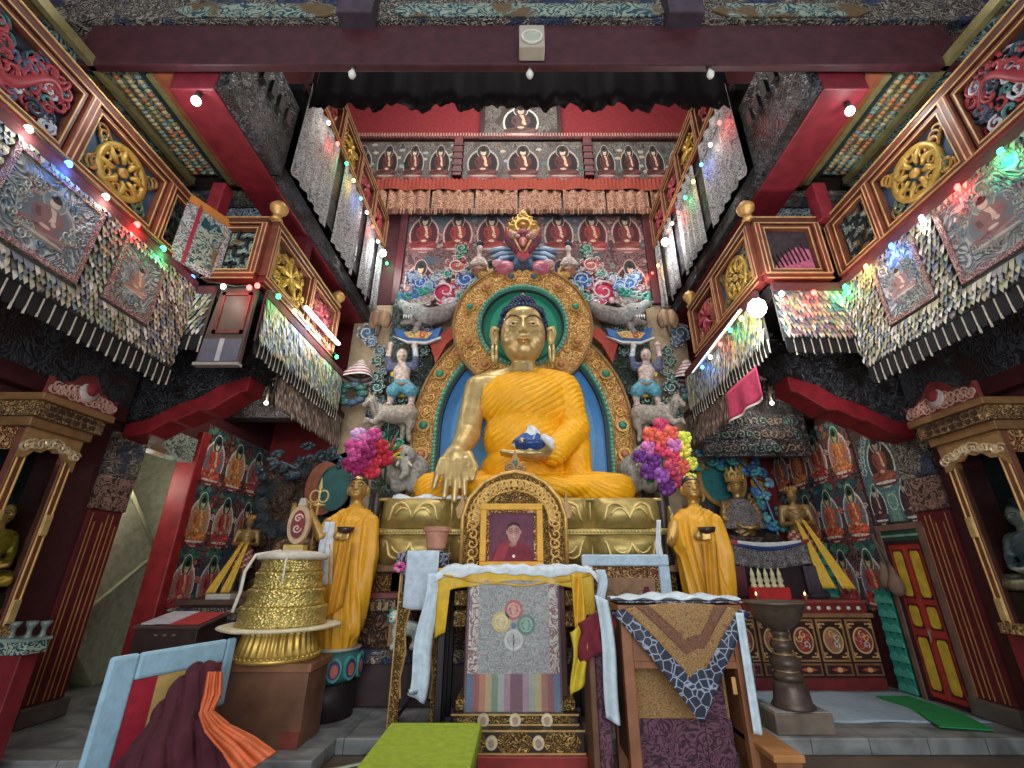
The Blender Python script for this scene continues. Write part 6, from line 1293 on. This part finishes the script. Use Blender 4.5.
b = dr(C(150,140,120)); b.box((-.03,.86,.03),(.03,.9,.05)); b.tube([(.0,.88,.05),(.02,.8,.06),(.0,.74,.055)],.012); b.build('door_handle', GILT, d)
# bags hung by the door
p = P(884,560,X=5.5); o = thing('hanging_bag', 'pair of brown cloth bags hanging on cords beside the red door', 'bag', (5.5,p.y,p.z))
b = MB(C(120,92,74))
for dy_, dz in ((.05,-.22),(-.1,-.3)): b.lathe([(.01,.22),(.03,.18),(.05,.1),(.1,-.02),(.1,-.12),(.05,-.18),(.01,-.19)],(0,dy_,dz),None,14)
b.build('pouch', CLOTH, o, True); b = MB(C(96,84,70)); b.tube([(0,.05,0),(0,.09,.35)],.012); b.tube([(0,-.1,-.08),(0,.1,.36)],.012); b.tube([(0,.02,-.05),(0,.1,.38)],.02); b.build('cord', CLOTH, o, True)
# ---- glass fronted cabinets near the pillars
def cabinet(s, w):
    x0, x1 = 5.2, 5.64; ya, yb = (4.55, 5.18) if s < 0 else (4.68, 5.42); r = thing('display_cabinet', 'tall glass-fronted shrine cabinet with carved cresting by the %s pillar' % w, 'cabinet', (s*5.42,(ya+yb)/2,0)); yc = (ya+yb)/2
    def bx(a, e, c, m, nm, par=r, bv=.008):
        (a0,a1,a2),(e0,e1,e2) = a, e; xs = sorted((s*(a0-5.42), s*(e0-5.42))); return MB(c).box((xs[0],a1-yc,a2),(xs[1],e1-yc,e2)).build(nm, m, par, bevel=bv)
    zb, zt = 1.14, 3.06
    bx((x0-.02,ya,0),(x1,yb,zb-.1),C(120,30,36),PAINT,'base_cupboard'); bx((x0-.06,ya-.04,zb-.1),(x1,yb+.02,zb),C(130,96,56),SCROLLFINE,'sill'); bx((x1-.04,ya,zb),(x1,yb,zt),C(20,28,30),MATTE,'back_panel'); bx((x0,yb-.03,zb),(x1,yb,zt),C(70,28,30),PAINT,'side_panel')
    for y in (ya, 5.1, yb-.12): 
        if y == 5.1: continue
        bx((x0-.02,y,zb),(x0+.06,y+.12,zt),C(112,62,42),PAINT,'stile'); bx((x0-.035,y+.015,zb),(x0-.02,y+.035,zt),C(214,166,90),GILTSOFT,'gold_line'); bx((x0-.035,y+.085,zb),(x0-.02,y+.105,zt),C(214,166,90),GILTSOFT,'gold_line')
        for zz in (zb+.02, (zb+zt)/2-.1): bx((x0-.05,y+.02,zz),(x0-.02,y+.1,zz+.22),C(200,166,100),GILTSOFT,'stile_ornament')
    bx((x0+.0,ya+.12,zb),(x0+.01,yb-.12,zt-.3),WHITE,GLASS,'glass_pane',bv=0)
    bx((x0+.06,ya,zb),(x1-.04,ya+.01,zt-.3),WHITE,GLASS,'side_glass',bv=0); bx((x1-.1,ya-.01,zb),(x1,ya+.05,zt),C(120,60,40),PAINT,'stile'); bx((x0+.06,ya-.012,zt-.24),(x1,ya+.02,zt),WHITE,SCROLLRED,'carved_pelmet'); bx((x0+.04,ya+.05,zb),(x1-.06,yb-.05,zb+.3),C(70,50,40),PAINT,'inner_pedestal')
    # pelmet, cornice and cresting
    q = MB(C(160,120,70)); ex = (0,1,0) if s < 0 else (0,-1,0); q.frame((-s*.24 if True else 0,0,0),ex,(0,0,1)); L0, L1 = (ya-yc, yb-yc) if s < 0 else (yc-yb, yc-ya)
    n = 9; pts = [(L0,zt)]; 
    for i in range(n+1): t = i/n; pts.append((L0+(L1-L0)*t, zt-.16-.16*abs(2*t-1)**1.5-.04*(i % 2)))
    pts.append((L1,zt)); q.prism(pts,0,.03); 
    for i in range(14): q.swirl(L0+(L1-L0)*(i+.5)/14,zt-.1-.1*abs(2*(i+.5)/14-1),.055,1.3,.014,.03,C(206,180,140),i,1 if i % 2 else -1,12,5)
    q.build('carved_pelmet', GILTSOFT, r)
    bx((x0-.1,ya-.06,zt),(x1,yb+.04,zt+.1),C(140,100,60),GILTSOFT,'cornice'); bx((x0-.16,ya-.1,zt+.1),(x1,yb+.08,zt+.26),WHITE,CORNICE,'cornice'); bx((x0-.22,ya-.14,zt+.26),(x1,yb+.12,zt+.34),C(150,108,66),GILTSOFT,'cornice')
    q = MB(C(60,36,28)); 
    for k in range(int((yb-ya)/.1)):
        for zz in (zt+.12, zt+.19): q = MB(C(60,36,28)); q.box((-s*.385-.012,ya-yc+.02+k*.1,zz),(-s*.385+.012,ya-yc+.07+k*.1,zz+.045)); q.build('dentil', PAINT, r)
    q = MB(C(124,46,44)); q.frame((-s*.4,0,0),ex,(0,0,1)); Lm = (L0+L1)/2; hw = (L1-L0)/2+.1; z0_ = zt+.34
    q.prism([(Lm-hw,z0_),(Lm+hw,z0_),(Lm+hw,z0_+.2),(Lm+hw*.75,z0_+.1),(Lm+hw*.6,z0_+.2),(Lm+hw*.4,z0_+.22),(Lm+hw*.2,z0_+.34),(Lm,z0_+.38),(Lm-hw*.2,z0_+.34),(Lm-hw*.4,z0_+.22),(Lm-hw*.6,z0_+.2),(Lm-hw*.75,z0_+.1),(Lm-hw,z0_+.2)],-.04,.02)
    for i in range(22): q.swirl(Lm-hw*.9+hw*1.8*i/21,z0_+.07+.1*(i % 2)*(1-abs(i-10.5)/14),.055,1.4,.014,.02,C(190,140,120),i,1 if i % 2 else -1,12,5)
    q.ball((Lm,z0_+.16,.03),(.12,.11,.04),C(190,170,166)); q.ball((Lm,z0_+.19,.05),(.08,.08,.04),C(140,40,44)); q.build('cresting', PAINT, r)
    # ledge with water bowls (left) / shelf
    q = MB(C(104,28,34)).box((-.5 if s > 0 else -.0,-1.4,0),(.0 if s > 0 else .5,-.62,.94)) if s < 0 else None
    if q:
        sh = thing('offering_ledge', 'red cupboard ledge with teal carved edge at the far left', 'ledge', (-4.75,4.86,0)); MB(C(120,28,36)).box((-.44,.02,0),(.06,.2,.92)).build('cupboard', PAINT, sh, bevel=.01); MB().box((-.44,.0,.92),(.1,.22,1.03)).build('carved_edge', TEALCARVE, sh, bevel=.01); MB(C(120,140,130)).box((-.44,-.01,1.03),(.11,.23,1.055)).build('top', PAINT, sh)
        for i, (dx, dy2) in enumerate(((.06,.16),(.0,.08),(-.07,.15),(-.15,.07))):
            tg = MB(C(96,110,104)).lathe([(.032,0),(.035,.01),(.022,.03),(.02,.08),(.035,.1),(.048,.14),(.04,.14),(.02,.1)], n=18).build('offering_goblet', GLOSS, smooth=True); tg.location = (-4.75+dx,4.86+dy2,1.055); tag(tg, 'grey-green offering goblet on the teal-edged ledge at far left, %s' % ('farthest and nearest the pillar','second from the pillar','third from the pillar','set back behind the others')[i], 'goblet')
    return r
cabinet(-1,'left'); cabinet(1,'right')
def small_buddha(name, label, loc_, sc_, rz, cb, cr_, face=C(206,160,84), hair=C(30,40,70), crown=False, mb_=GILT, cape=None):
    o = thing(name, label, 'statue', loc_, rz, scale=sc_)
    sculpt('body', [E((0,.02,.3),(.24,.2,.26),cb), E((0,0,.62),(.25,.17,.26),cb), K((-.22,0,.76),.09,(.22,0,.76),.09,cb), K((0,0,.8),.09,(0,-.01,.95),.07,face), E((0,-.02,1.08),(.125,.14,.17),face), K((0,-.15,1.1),.015,(0,-.17,1.05),.022,face), E((.135,0,1.05),(.025,.04,.08),face), E((-.135,0,1.05),(.025,.04,.08),face),
        K((-.27,0,.74),.085,(-.33,-.04,.48),.075,cb), K((-.33,-.04,.48),.07,(-.14,-.26,.34),.05,cb), K((.27,0,.74),.085,(.33,-.04,.48),.075,cb), K((.33,-.04,.48),.07,(.12,-.26,.32),.05,cb), E((0,-.28,.31),(.13,.07,.04),face),
        K((-.15,0,.14),.15,(-.48,-.16,.11),.11,cr_), K((.15,0,.14),.15,(.48,-.16,.11),.11,cr_), K((-.46,-.18,.1),.1,(.15,-.3,.09),.08,cr_), K((.46,-.18,.1),.1,(-.15,-.28,.1),.08,cr_)], .016, mb_, o, 2, lambda co, no, i: .006*np.sin((co[:,2]-co[:,0]*.6)*70)*(co[:,2] < .85))
    b = MB(hair); b.ball((0,.02,1.16),(.135,.14,.12)); b.v = [Vector((v.x, max(v.y,-.1), max(v.z,1.12))) for v in b.v]; b.ball((0,.02,1.29),(.06,.06,.07)); b.build('hair', GLOSS, o, True)
    b = MB(C(40,30,28))
    for sx in (-1,1): b.tube([(sx*.02,-.16,1.11),(sx*.06,-.155,1.125),(sx*.1,-.12,1.11)],.006,None,5); b.tube([(sx*.025,-.155,1.08),(sx*.06,-.15,1.075),(sx*.09,-.125,1.085)],.007,None,5)
    b.tube([(-.035,-.158,.99),(0,-.163,.985),(.035,-.158,.99)],.007,C(140,60,50),5); b.build('face_lines', PAINT, o, True)
    if crown:
        b = MB(C(206,156,70)); b.lathe([(.15,1.16),(.165,1.2),(.16,1.24),(.14,1.24)],n=24)
        for k in range(5):
            a = -PI/2+(k-2)*.55; b.frame((.155*math.cos(a),.155*math.sin(a),1.2),(-math.sin(a),math.cos(a),0),(0,0,1)); b.prism([(-.06,0),(.06,0),(.075,.1),(.03,.15),(0,.24),(-.03,.15),(-.075,.1)],-.01,.015); b.ball((0,.09,.02),(.025,.03,.02),C(60,140,120),1); b.M = Matrix()
        for sx in (-1,1): b.swirl(sx*.2,-.02,.09,1.2,.03,0); 
        b.v = b.v; b.build('crown', GILTSOFT, o)
    if cape:
        b = MB()
        b.grid(40,14,lambda u,t: ((.12+.3*t**.6)*math.cos(PI*(1.5+1.7*(u-.5)))*1.0,(.1+.22*t**.7)*math.sin(PI*(1.5+1.7*(u-.5)))+.02-.02*math.sin(u*40)*t,.86-.56*t)); b.build('brocade_cape', THROW, o, True, solid=.015)
    return o
small_buddha('statue', 'small yellow robed seated statue behind the glass of the left cabinet', (-5.42,4.88,1.5), .66, PI/2, C(190,160,50), C(180,150,50), crown=False)
small_buddha('statue', 'small pale blue-grey seated statue behind the glass of the right cabinet', (5.42,5.05,1.45), .7, -PI/2, C(120,136,150), C(150,140,110), face=C(150,150,140))
# ---- right altar: cabinet, statue, table cloth, offerings
ca = thing('altar_cabinet', 'red and gold painted altar cabinet with medallion doors at the right back', 'cabinet', (4.32,7.82,0))
W2 = 1.13
MB(C(116,30,32)).box((-W2,0,0),(W2,.9,.16)).build('plinth', PAINT, ca); MB(C(60,30,28)).box((-W2,.02,.16),(W2,.9,.96)).build('body', PAINT, ca); MB(C(140,96,56)).box((-W2-.04,-.03,.96),(W2+.04,.92,1.02)).build('counter', PAINT, ca, bevel=.008); MB(C(130,34,34)).box((-W2,.03,1.02),(W2,.9,1.16)).build('riser', PAINT, ca); MB(C(150,60,50)).box((-W2-.02,.0,1.16),(W2+.02,.92,1.2)).build('shelf', PAINT, ca, bevel=.006)
for i in range(5):
    x0 = -W2+i*2*W2/5; x1 = x0+2*W2/5
    b = fr(C(150,104,58)); b.box((x0+.02,.37,0),(x1-.02,.94,.03)); dd = b.build('cabinet_door', PAINT, ca, bevel=.006)
    b = fr(C(52,22,24)); b.box((x0+.05,.4,.03),(x1-.05,.91,.034)); xc = (x0+x1)/2; zc_ = .655
    b.ringp(xc,zc_,.15,.18,.02,.034,C(196,156,96),24,h1=.045); b.ell(xc,zc_,.13,.16,.034,C(140,52,46) if i % 2 == 0 else C(150,110,70),20,.04); 
    for k in range(5): a = k*PI*2/5+.3; b.swirl(xc+.06*math.cos(a),zc_+.075*math.sin(a),.05,1.2,.012,.04,R.choice([C(206,190,170),C(214,160,90),C(196,90,80)]),a,1,10,5)
    for sx in (-1,1):
        for sz in (-1,1):
            px, pz = xc+sx*.15, zc_+sz*.22
            b.box((px-.02,pz-.012,.034),(px+.02,pz+.012,.04),C(206,156,90)); b.box((px-.012+sx*.02,pz-.06 if sz > 0 else pz,.034),(px+.012+sx*.02,pz if sz > 0 else pz+.06,.04),C(206,156,90)); b.box((px-sx*.05-.02,pz-.012,.034),(px-sx*.05+.02,pz+.012,.04),C(190,140,80)); b.box((px-.02,pz-sz*.045-.01,.034),(px+.02,pz-sz*.045+.01,.04),C(190,140,80))
    b.build('medallion', PAINT, dd)
    b = fr(C(120,80,48)); b.box((x0+.02,.19,0),(x1-.02,.35,.03)); dw = b.build('drawer', PAINT, ca, bevel=.006); b = fr(C(50,22,24)); b.box((x0+.05,.215,.03),(x1-.05,.325,.034)); b.prism([(x0+.1,.27),(xc,.31),(x1-.1,.27),(xc,.23)],.034,.04,C(176,64,50)); b.ell(xc,.27,.04,.03,.04,C(206,160,96),12,.045); b.build('drawer_ornament', PAINT, dw)
q = MB(C(214,206,190))
for i in range(14): x = -W2+.1+i*.155; q.ball((x,-.0,1.09),(.04,.02,.035),None,1)
q.build('painted_pearls', PAINT, ca, True)
SX, SY = 4.12, 8.62
o = thing('statue_table', 'table covered with a dark fringed brocade and blue-red swag in front of the crowned statue', 'table', (SX+.1,8.4,1.2))
MB(C(44,26,32)).box((-.62,-.2,0),(.62,.5,.8)).build('body', PAINT, o)
MB().grid(40,8,lambda u,t: (-.7+1.4*u,-.26-.03*math.sin(u*40)*t,.86-.42*t+.1*t*abs(2*u-1))).build('brocade_front', THROW, o, True, solid=.012)
b = MB(); b.grid(40,4,lambda u,t: (-.72+1.44*u,-.29-.02*math.sin(u*9),.93-.05*t-.14*math.sin(u*PI)*(.4+.6*t)),lambda u,t: C(150,50,60) if u < .15 or u > .9 else (C(40,60,120) if t > .4 else C(206,206,206))); b.build('swag', SATIN, o, True, solid=.02)
for i in range(5): b = MB(C(84,36,50)); b.tube([(-.68+.05*i,-.28,.5),(-.7+.05*i,-.29,.05)],[.04,.05]); b.build('hanging_tie', CLOTH, o, True)
for i in range(4): b = MB(C(70,60,70)); b.tube([(.56+.05*i,-.28,.5),(.57+.05*i,-.29,.08)],[.035,.045]); b.build('hanging_tie', CLOTH, o, True)
small_buddha('statue', 'dark gilded crowned statue in a brocade cape on the right side altar', (SX-.02,SY,2.02), 1.0, 0, C(150,116,70), C(70,56,50), face=C(190,146,76), crown=True, cape=True)
small_buddha('statue', 'smaller crowned gilded statue half hidden behind the right monk statue', (3.36,8.75,2.0), .8, .1, C(150,116,70), C(90,70,50), face=C(180,140,80), crown=True)
MB(C(50,34,32)).box((3.05,8.5,0),(3.66,9.15,2.0)); b = MB(C(58,36,36)).box((3.05,8.45,0),(3.68,9.1,2.0)); tag(b.build('statue_plinth', PAINT, bevel=.02), 'dark plinth under the half-hidden crowned statue on the right', 'plinth')
o = thing('halo_carving', 'teal halo and gilded scroll surround behind the crowned statue on the right', 'carving', (SX,8.98,2.3)); b = fr(C(40,110,110)); b.ell(-.12,1.0,.42,.5,0,C(40,116,120),30,.05); b.ringp(-.12,1.0,.48,.56,.08,0,C(176,130,66),30,h1=.08); b.ell(0,.2,.8,.75,-.06,C(60,60,70),30,0)
for i in range(34): a = R.uniform(-.6,3.7); r = R.uniform(.56,.8); b.swirl(-.1+r*math.cos(a),.85+r*.95*math.sin(a),R.uniform(.1,.16),1.4,.034,.03,R.choice([C(206,160,80),C(170,126,66),C(150,110,60)]),a)
b.build('surround', GILTSOFT, o)
def foliage(label, y, pts, cols, sz=.16, n=3):
    p0 = P(*pts[0],Y=y); o = thing('foliage_carving', label, 'carving', tuple(p0)); b = MB(); ps = [P(u,v,Y=y)-p0 for u, v in pts]
    b.tube(ps,.025,C(90,120,150),6)
    for p in ps:
        for k in range(n):
            a = R.uniform(0,6.3); c = R.choice(cols); x, z = p.x+.13*math.cos(a), p.z+.13*math.sin(a)
            for j in range(5): e = a+(j-2)*.5; b.ball((x+sz*.55*math.cos(e),p.y-.04-.02*j % 2,z+sz*.55*math.sin(e)),(sz*.34,.05,sz*.3),c,1)
            b.ball((x,p.y-.06,z),(sz*.4,.05,sz*.4),tuple(min(1,q*1.4) for q in c),1)
    b.build('leaves', GLOSS, o, True); return o
FC = [C(50,140,140),C(60,110,170),C(70,150,150),C(50,90,130),C(110,160,180)]
foliage('teal and blue carved foliage branch sweeping right of the crowned statue', 8.8, [(722,448),(734,455),(746,466),(754,478),(762,490),(768,505),(774,520),(778,535),(781,545)], FC)
foliage('teal carved leaves left of and above the crowned statue', 8.85, [(690,455),(700,462),(712,456),(724,462)], FC, .14)
foliage('dark blue-grey carved leaves at the top of the rocky niche on the left', 9.0, [(270,470),(282,462),(296,468),(310,455),(326,462),(340,456),(350,470)], [C(60,80,90),C(50,64,72),C(76,90,96)], .16)
# rocky niche with statue on the left
rk = thing('rocky_niche', 'brown rocky carved niche behind the brass offering on the left', 'niche', (-4.1,9.3,0))
b = fr(WHITE); pts = [(-1.3,.0)]+[(-1.25+.1*math.sin(i*2.3)+.0+(i/10)*.12,.4*i) for i in range(9)]+[(-.9,3.5),(-.4,3.8),(.1,3.75),(.5,3.9),(.72,3.6),(.72,0)]; b.prism(pts,-.1,.1)
for i in range(60): b.ball((R.uniform(-1.2,.7),R.uniform(1.2,3.6),.1),(R.uniform(.1,.25),R.uniform(.1,.25),.12),None,1)
b.build('rock', ROCK, rk, True)
o = thing('halo_carving', 'dark teal disc halo on an orange backing behind the left monk statue', 'carving', (P(335,488,Y=8.95).x,8.95,P(335,488,Y=8.95).z)); b = fr(WHITE); b.ell(-.22,0,.36,.52,-.03,C(140,70,40),26,.02); b.ell(0,0,.3,.42,.02,C(30,90,90),26,.05); b.ringp(0,0,.33,.45,.03,.02,C(60,64,60),26,h1=.07); b.build('disc', PAINT, o)
b = thing('statue_plinth', 'dark red plinth block under the niche on the left', 'plinth', (-3.9,8.5,0)); MB(C(66,34,36)).box((-1.0,0,0),(.5,.6,1.2)).build('block', PAINT, b, bevel=.02); MB(C(110,80,60)).box((-1.05,-.05,1.2),(.55,.65,1.3)).build('ledge', PAINT, b, bevel=.01)
small_buddha('statue', 'dim brown seated statue in the rocky niche on the left', (-4.15,8.85,1.3), 1.05, .2, C(110,80,56), C(90,66,50), face=C(120,90,60), crown=True)
# standing statues with yellow scarves
def standing(label, x, y, z, h, rz, bend=1):
    o = thing('standing_statue', label, 'statue', (x,y,z), rz, scale=h/1.75); c = C(150,116,66); sk2 = C(176,96,70)
    sculpt('body', [K((0,0,.95),.15,(0,0,1.2),.12,c), E((0,0,1.3),(.19,.12,.16),c), K((-.2,0,1.38),.07,(.2,0,1.38),.07,c), K((0,0,1.4),.05,(0,-.01,1.52),.05,c), E((0,-.02,1.6),(.085,.095,.12),c), K((0,-.105,1.61),.01,(0,-.12,1.58),.016,c),
        K((-.21,0,1.36),.062,(-.25,-.02,1.1),.05,c), K((-.25,-.02,1.1),.05,(-.06,-.22,1.1),.034,c), K((.21,0,1.36),.062,(.25,-.02,1.1),.05,c), K((.25,-.02,1.1),.05,(.06,-.22,1.1),.034,c), E((0,-.25,1.12),(.05,.045,.06),c),
        K((-.08,0,.9),.13,(-.09,0,.5),.1,sk2), K((.08,0,.9),.13,(.09,0,.5),.1,sk2), K((-.09,0,.5),.08,(-.09,.01,.1),.055,C(110,120,110)), K((.09,0,.5),.08,(.09,.01,.1),.055,C(110,120,110)), E((-.09,-.06,.04),(.05,.11,.04),c), E((.09,-.06,.04),(.05,.11,.04),c)], .014, GILTSOFT, o, 2)
    b = MB(C(176,126,60)); b.lathe([(.1,1.66),(.11,1.69),(.09,1.72)],n=18)
    for k in range(5): a = -PI/2+(k-2)*.6; b.ball((.095*math.cos(a),.095*math.sin(a),1.74),(.03,.02,.06),None,1)
    b.ball((0,.02,1.76),(.06,.06,.09),C(40,40,56)); b.build('crown', GILTSOFT, o, True); b = MB(C(176,126,60)); b.tube([(-.12,-.08,1.36),(0,-.16,1.26),(.12,-.08,1.36)],.014); b.build('necklace', GILTSOFT, o, True)
    b = MB(C(196,150,130)); b.grid(24,10,lambda u,t: ((.19+.05*t)*math.cos(u*2*PI)+.01*math.sin(u*30),(.16+.03*t)*math.sin(u*2*PI),.98-.42*t),lambda u,t: C(160,70,60) if (int(u*24)+int(t*10)) % 3 else C(206,180,150)); b.build('skirt', CLOTH, o, True, solid=.01)
    for sx, k in ((-1,'left'),(1,'right')):
        b = MB(C(226,176,36)); b.grid(8,20,lambda u,t: (sx*(.05+.09*t)+.34*t*bend+(u-.5)*(.05+.14*t), -.27-.05*t-.015*math.sin(u*12+t*3), 1.14-1.1*t)); b.build('yellow_scarf', SATIN, o, True, solid=.012)
    b = MB(C(60,64,76)); b.lathe([(.24,-.12),(.26,-.06),(.22,0),(.1,0)],n=20); b.build('lotus_foot', PAINT, o, True); return o
standing('standing gilded statue with joined hands holding yellow scarves on the right altar', 5.02, 8.45, 1.32, 1.72, -.35)
standing('standing statue with yellow scarves in the dim left side altar', -4.95, 8.62, 1.25, 1.3, .5, -1)
# tormas on the red tray
tx = P(769,590,Y=7.98); o = tag(MB(C(196,36,34)).box((-.29,-.12,0),(.29,.12,.18)).build('red_tray', PAINT, bevel=.008), 'red box tray holding the cream offering cones on the right altar', 'tray'); o.location = (tx.x,8.0,1.2)
for i in range(5):
    q = MB(C(214,204,160)).lathe([(.045,0),(.05,.03),(.03,.06),(.05,.1),(.03,.16),(.035,.2),(.012,.27),(.003,.3)], n=16).build('offering_cone', MATTE, smooth=True); q.location = (tx.x-.22+.11*i,8.0,1.38)
    tag(q, 'cream butter offering cone on the red tray, one of five in a row', 'offering', 'cream offering cones in the red tray')
for i, (u, w) in enumerate(((757,'left'),(806,'right'))):
    p = P(u,603,Y=7.9); q = MB(C(176,130,70)).lathe([(.03,0),(.02,.03),(.045,.06),(.045,.075),(.02,.06)], n=14).build('bowl', GILT, None, True); o = thing('butter_lamp', 'tiny lit butter lamp at the %s of the altar shelf front' % w, 'lamp', (p.x,7.88,1.2)); q.parent = o
    MB((1.,.5,.16)).lathe([(.004,.07),(.014,.085),(.003,.12)], n=10).build('flame', EMIT, o, True)
# ---- big stone butter lamp
o = thing('stone_block', 'grey-brown rectangular stone block under the tall bronze lamp', 'block', (3.12,6.12,0)); MB(C(120,104,90)).box((-.32,-.2,0),(.32,.2,.2)).build('block', STONEM, o, bevel=.015); MB(C(150,146,140)).box((-.3,-.18,.2),(.3,.18,.212)).build('pale_top', STONEM, o)  # thin paler slab on top of the block
o = thing('butter_lamp', 'tall dark bronze chalice lamp on the stone block', 'lamp', (3.13,6.12,.212))
br = C(96,78,68)
MB(br).lathe([(.22,0),(.23,.02),(.2,.06),(.18,.2),(.16,.26)], n=32).build('foot', GILTSOFT, o, True)
MB(br).lathe([(.15,.26),(.17,.3),(.15,.34),(.12,.36),(.17,.42),(.165,.48),(.11,.52),(.09,.56),(.13,.6),(.125,.65),(.09,.68),(.085,.72),(.11,.75),(.08,.78)], n=32).build('stem', GILTSOFT, o, True)
MB(C(104,86,74)).lathe([(.08,.77),(.14,.8),(.24,.88),(.3,.98),(.33,1.06),(.36,1.075),(.33,1.09),(.3,1.08),(.2,1.04),(.02,1.03)], n=40).build('bowl', GILTSOFT, o, True)
b = MB(C(176,150,90))
for z, r in ((.36,.125),(.53,.115),(.68,.1)): b.lathe([(r,z-.012),(r+.012,z),(r,z+.012)],n=28)
b.build('brass_ring', GILT, o, True)
# ---- floor mats by the altar
tag(MB(C(150,170,184)).grid(30,14,lambda u,t: (3.3+2.25*u,6.35+1.4*t,.008+.006*math.sin(u*17+t*5))).build('floor_mat', SATIN, smooth=True, solid=.008), 'pale blue-white plastic sheet on the floor before the altar cabinet', 'mat')
b = MB(C(24,140,66)).prism([(4.72,6.12),(5.22,6.0),(5.42,6.6),(5.4,7.4),(4.95,7.4),(5.0,6.9)],.02,.034); tag(b.build('green_mat', CLOTH), 'bright green carpet piece on the floor in front of the red door', 'mat')
# ---- left: reading desk and altar
o = thing('reading_desk', 'low dark wooden sloping desk under the open book at the left', 'desk', (-4.7,6.78,0))
b = MB(C(62,44,42)); b.frame((0,0,0),(0,1,0),(0,0,1)); b.prism([(0,.12),(.62,.12),(.62,1.04),(0,.93)],-.42,.42); b.build('body', TIMBER, o, bevel=.01)
b = MB(C(84,60,54)); b.frame((0,0,0),(0,1,0),(0,0,1)); b.prism([(-.03,.925),(.66,1.045),(.66,1.07),(-.03,.95)],-.46,.46); b.build('top', TIMBER, o)
for x in (-.38,.38):
    for y in (.05,.57): MB(C(50,36,34)).box((x-.04,y-.04,0),(x+.04,y+.04,.14)).build('leg', TIMBER, o)
for x in (-.12,.0,.12): MB(C(176,150,110)).box((x-.02,-.015,.84),(x+.02,0,.86)).build('brass_fitting', GILT, o)
b = MB(); b.frame((-.13,0,0),(0,1,0),(0,0,1)); 
o2 = thing('book', 'white open scripture sheets on a red cloth on the reading desk', 'book', (-4.7,6.78,0)); b = MB(C(196,54,48)); b.frame((0,0,0),(0,1,0),(0,0,1)); b.prism([(.03,.968),(.6,1.067),(.6,1.075),(.03,.976)],-.2,.4); b.build('red_cover', CLOTH, o2); b = MB(C(206,196,206)); b.frame((0,0,0),(0,1,0),(0,0,1)); b.prism([(.03,.97),(.6,1.068),(.6,1.085),(.03,.988)],-.38,.0); b.build('pages', CLOTH, o2)
o = thing('altar_table', 'dark carved altar table with grey carved front at the left back', 'table', (-4.6,8.0,0)); MB(C(60,36,36)).box((-.85,0,0),(.7,.55,1.12)).build('body', PAINT, o, bevel=.01); MB().box((-.87,-.03,.75),(.72,.0,1.08)).build('carved_front', GREYCARVE, o); MB(C(92,66,56)).box((-.9,-.06,1.12),(.75,.6,1.2)).build('top', PAINT, o, bevel=.008)
q = MB(C(190,184,170)).box((-.2,-.1,0),(.2,.1,.08)).build('white_packet', CLOTH, bevel=.01); q.location = (-4.85,8.08,1.2); tag(q, 'white cloth-wrapped packet on the left altar table', 'packet')
# mask-like dark carvings under the right projecting balcony
o = thing('carving', 'dark scroll-carved board below the right projecting balcony', 'carving', (4.15,8.05,3.55)); MB().box((-.75,0,0),(1.2,.12,.8)).build('board', DARKCARVE, o)
q = fr(C(70,84,78))
for i in range(36): q.swirl(-.65+.15*(i % 12),.14+.26*(i//12),.08,1.4,.025,.0,R.choice([C(60,84,76),C(84,84,80),C(50,64,70),C(90,74,60)]),i,1 if i % 2 else -1,12,5)
q.build('carved_scrolls', PAINT, o, True)
# ================================================================ light
w = bpy.data.worlds.new('world'); sc.world = w; w.use_nodes = True
w.node_tree.nodes['Background'].inputs[0].default_value = (.82,.9,1.,1); w.node_tree.nodes['Background'].inputs[1].default_value = .35
def area(name, loc_, rot, sx, sy, e, c=(1,1,1)):
    l = bpy.data.lights.new(name, 'AREA'); l.shape = 'RECTANGLE'; l.size = sx; l.size_y = sy; l.energy = e; l.color = c
    o = bpy.data.objects.new(name, l); col.objects.link(o); o.location = loc_; o.rotation_euler = rot
area('entrance_daylight', (0,-4.5,3.2), (math.radians(97),0,0), 7, 5, 620, (.92,.97,1.))
area('upper_fill', (0,5.4,15.2), (math.radians(38),0,0), 5.5, 2.5, 620, (1.,.97,.92))  # added fill below the closed ceiling, aimed at the upper back wall
l = bpy.data.lights.new('stair_fill', 'POINT'); l.energy = 22; l.shadow_soft_size = .2; l.color = (1,.97,.85); lo = bpy.data.objects.new('stair_fill', l); col.objects.link(lo); lo.location = (-6.2,7.1,3.0)  # added point light without a fitting, brightens the stair room
sc.view_settings.view_transform = 'Standard'; sc.view_settings.look = 'None'; sc.view_settings.gamma = 1; sc.view_settings.exposure = .18; sc.view_settings.use_curve_mapping = False
for sx in (-1, 1):  # bulbs and point lights added to brighten the side chapels
    o = thing('light_bulb', 'small added bulb brightening the %s side chapel from the wall beam' % ('left' if sx < 0 else 'right'), 'lamp', (sx*4.6,7.7,4.45)); MB(C(50,40,36)).lathe([(.025,.03),(.03,.4),(.02,.42)], n=12).build('socket', PAINT, o, True); MB((1,.9,.75)).ball((0,0,0),.035).build('globe', EMIT, o, True)
    l = bpy.data.lights.new('chapel_fill', 'POINT'); l.energy = 26; l.shadow_soft_size = .06; l.color = (1,.9,.78); lo = bpy.data.objects.new('chapel_fill', l); col.objects.link(lo); lo.parent = o; lo.location = (0,-.15,-.15)
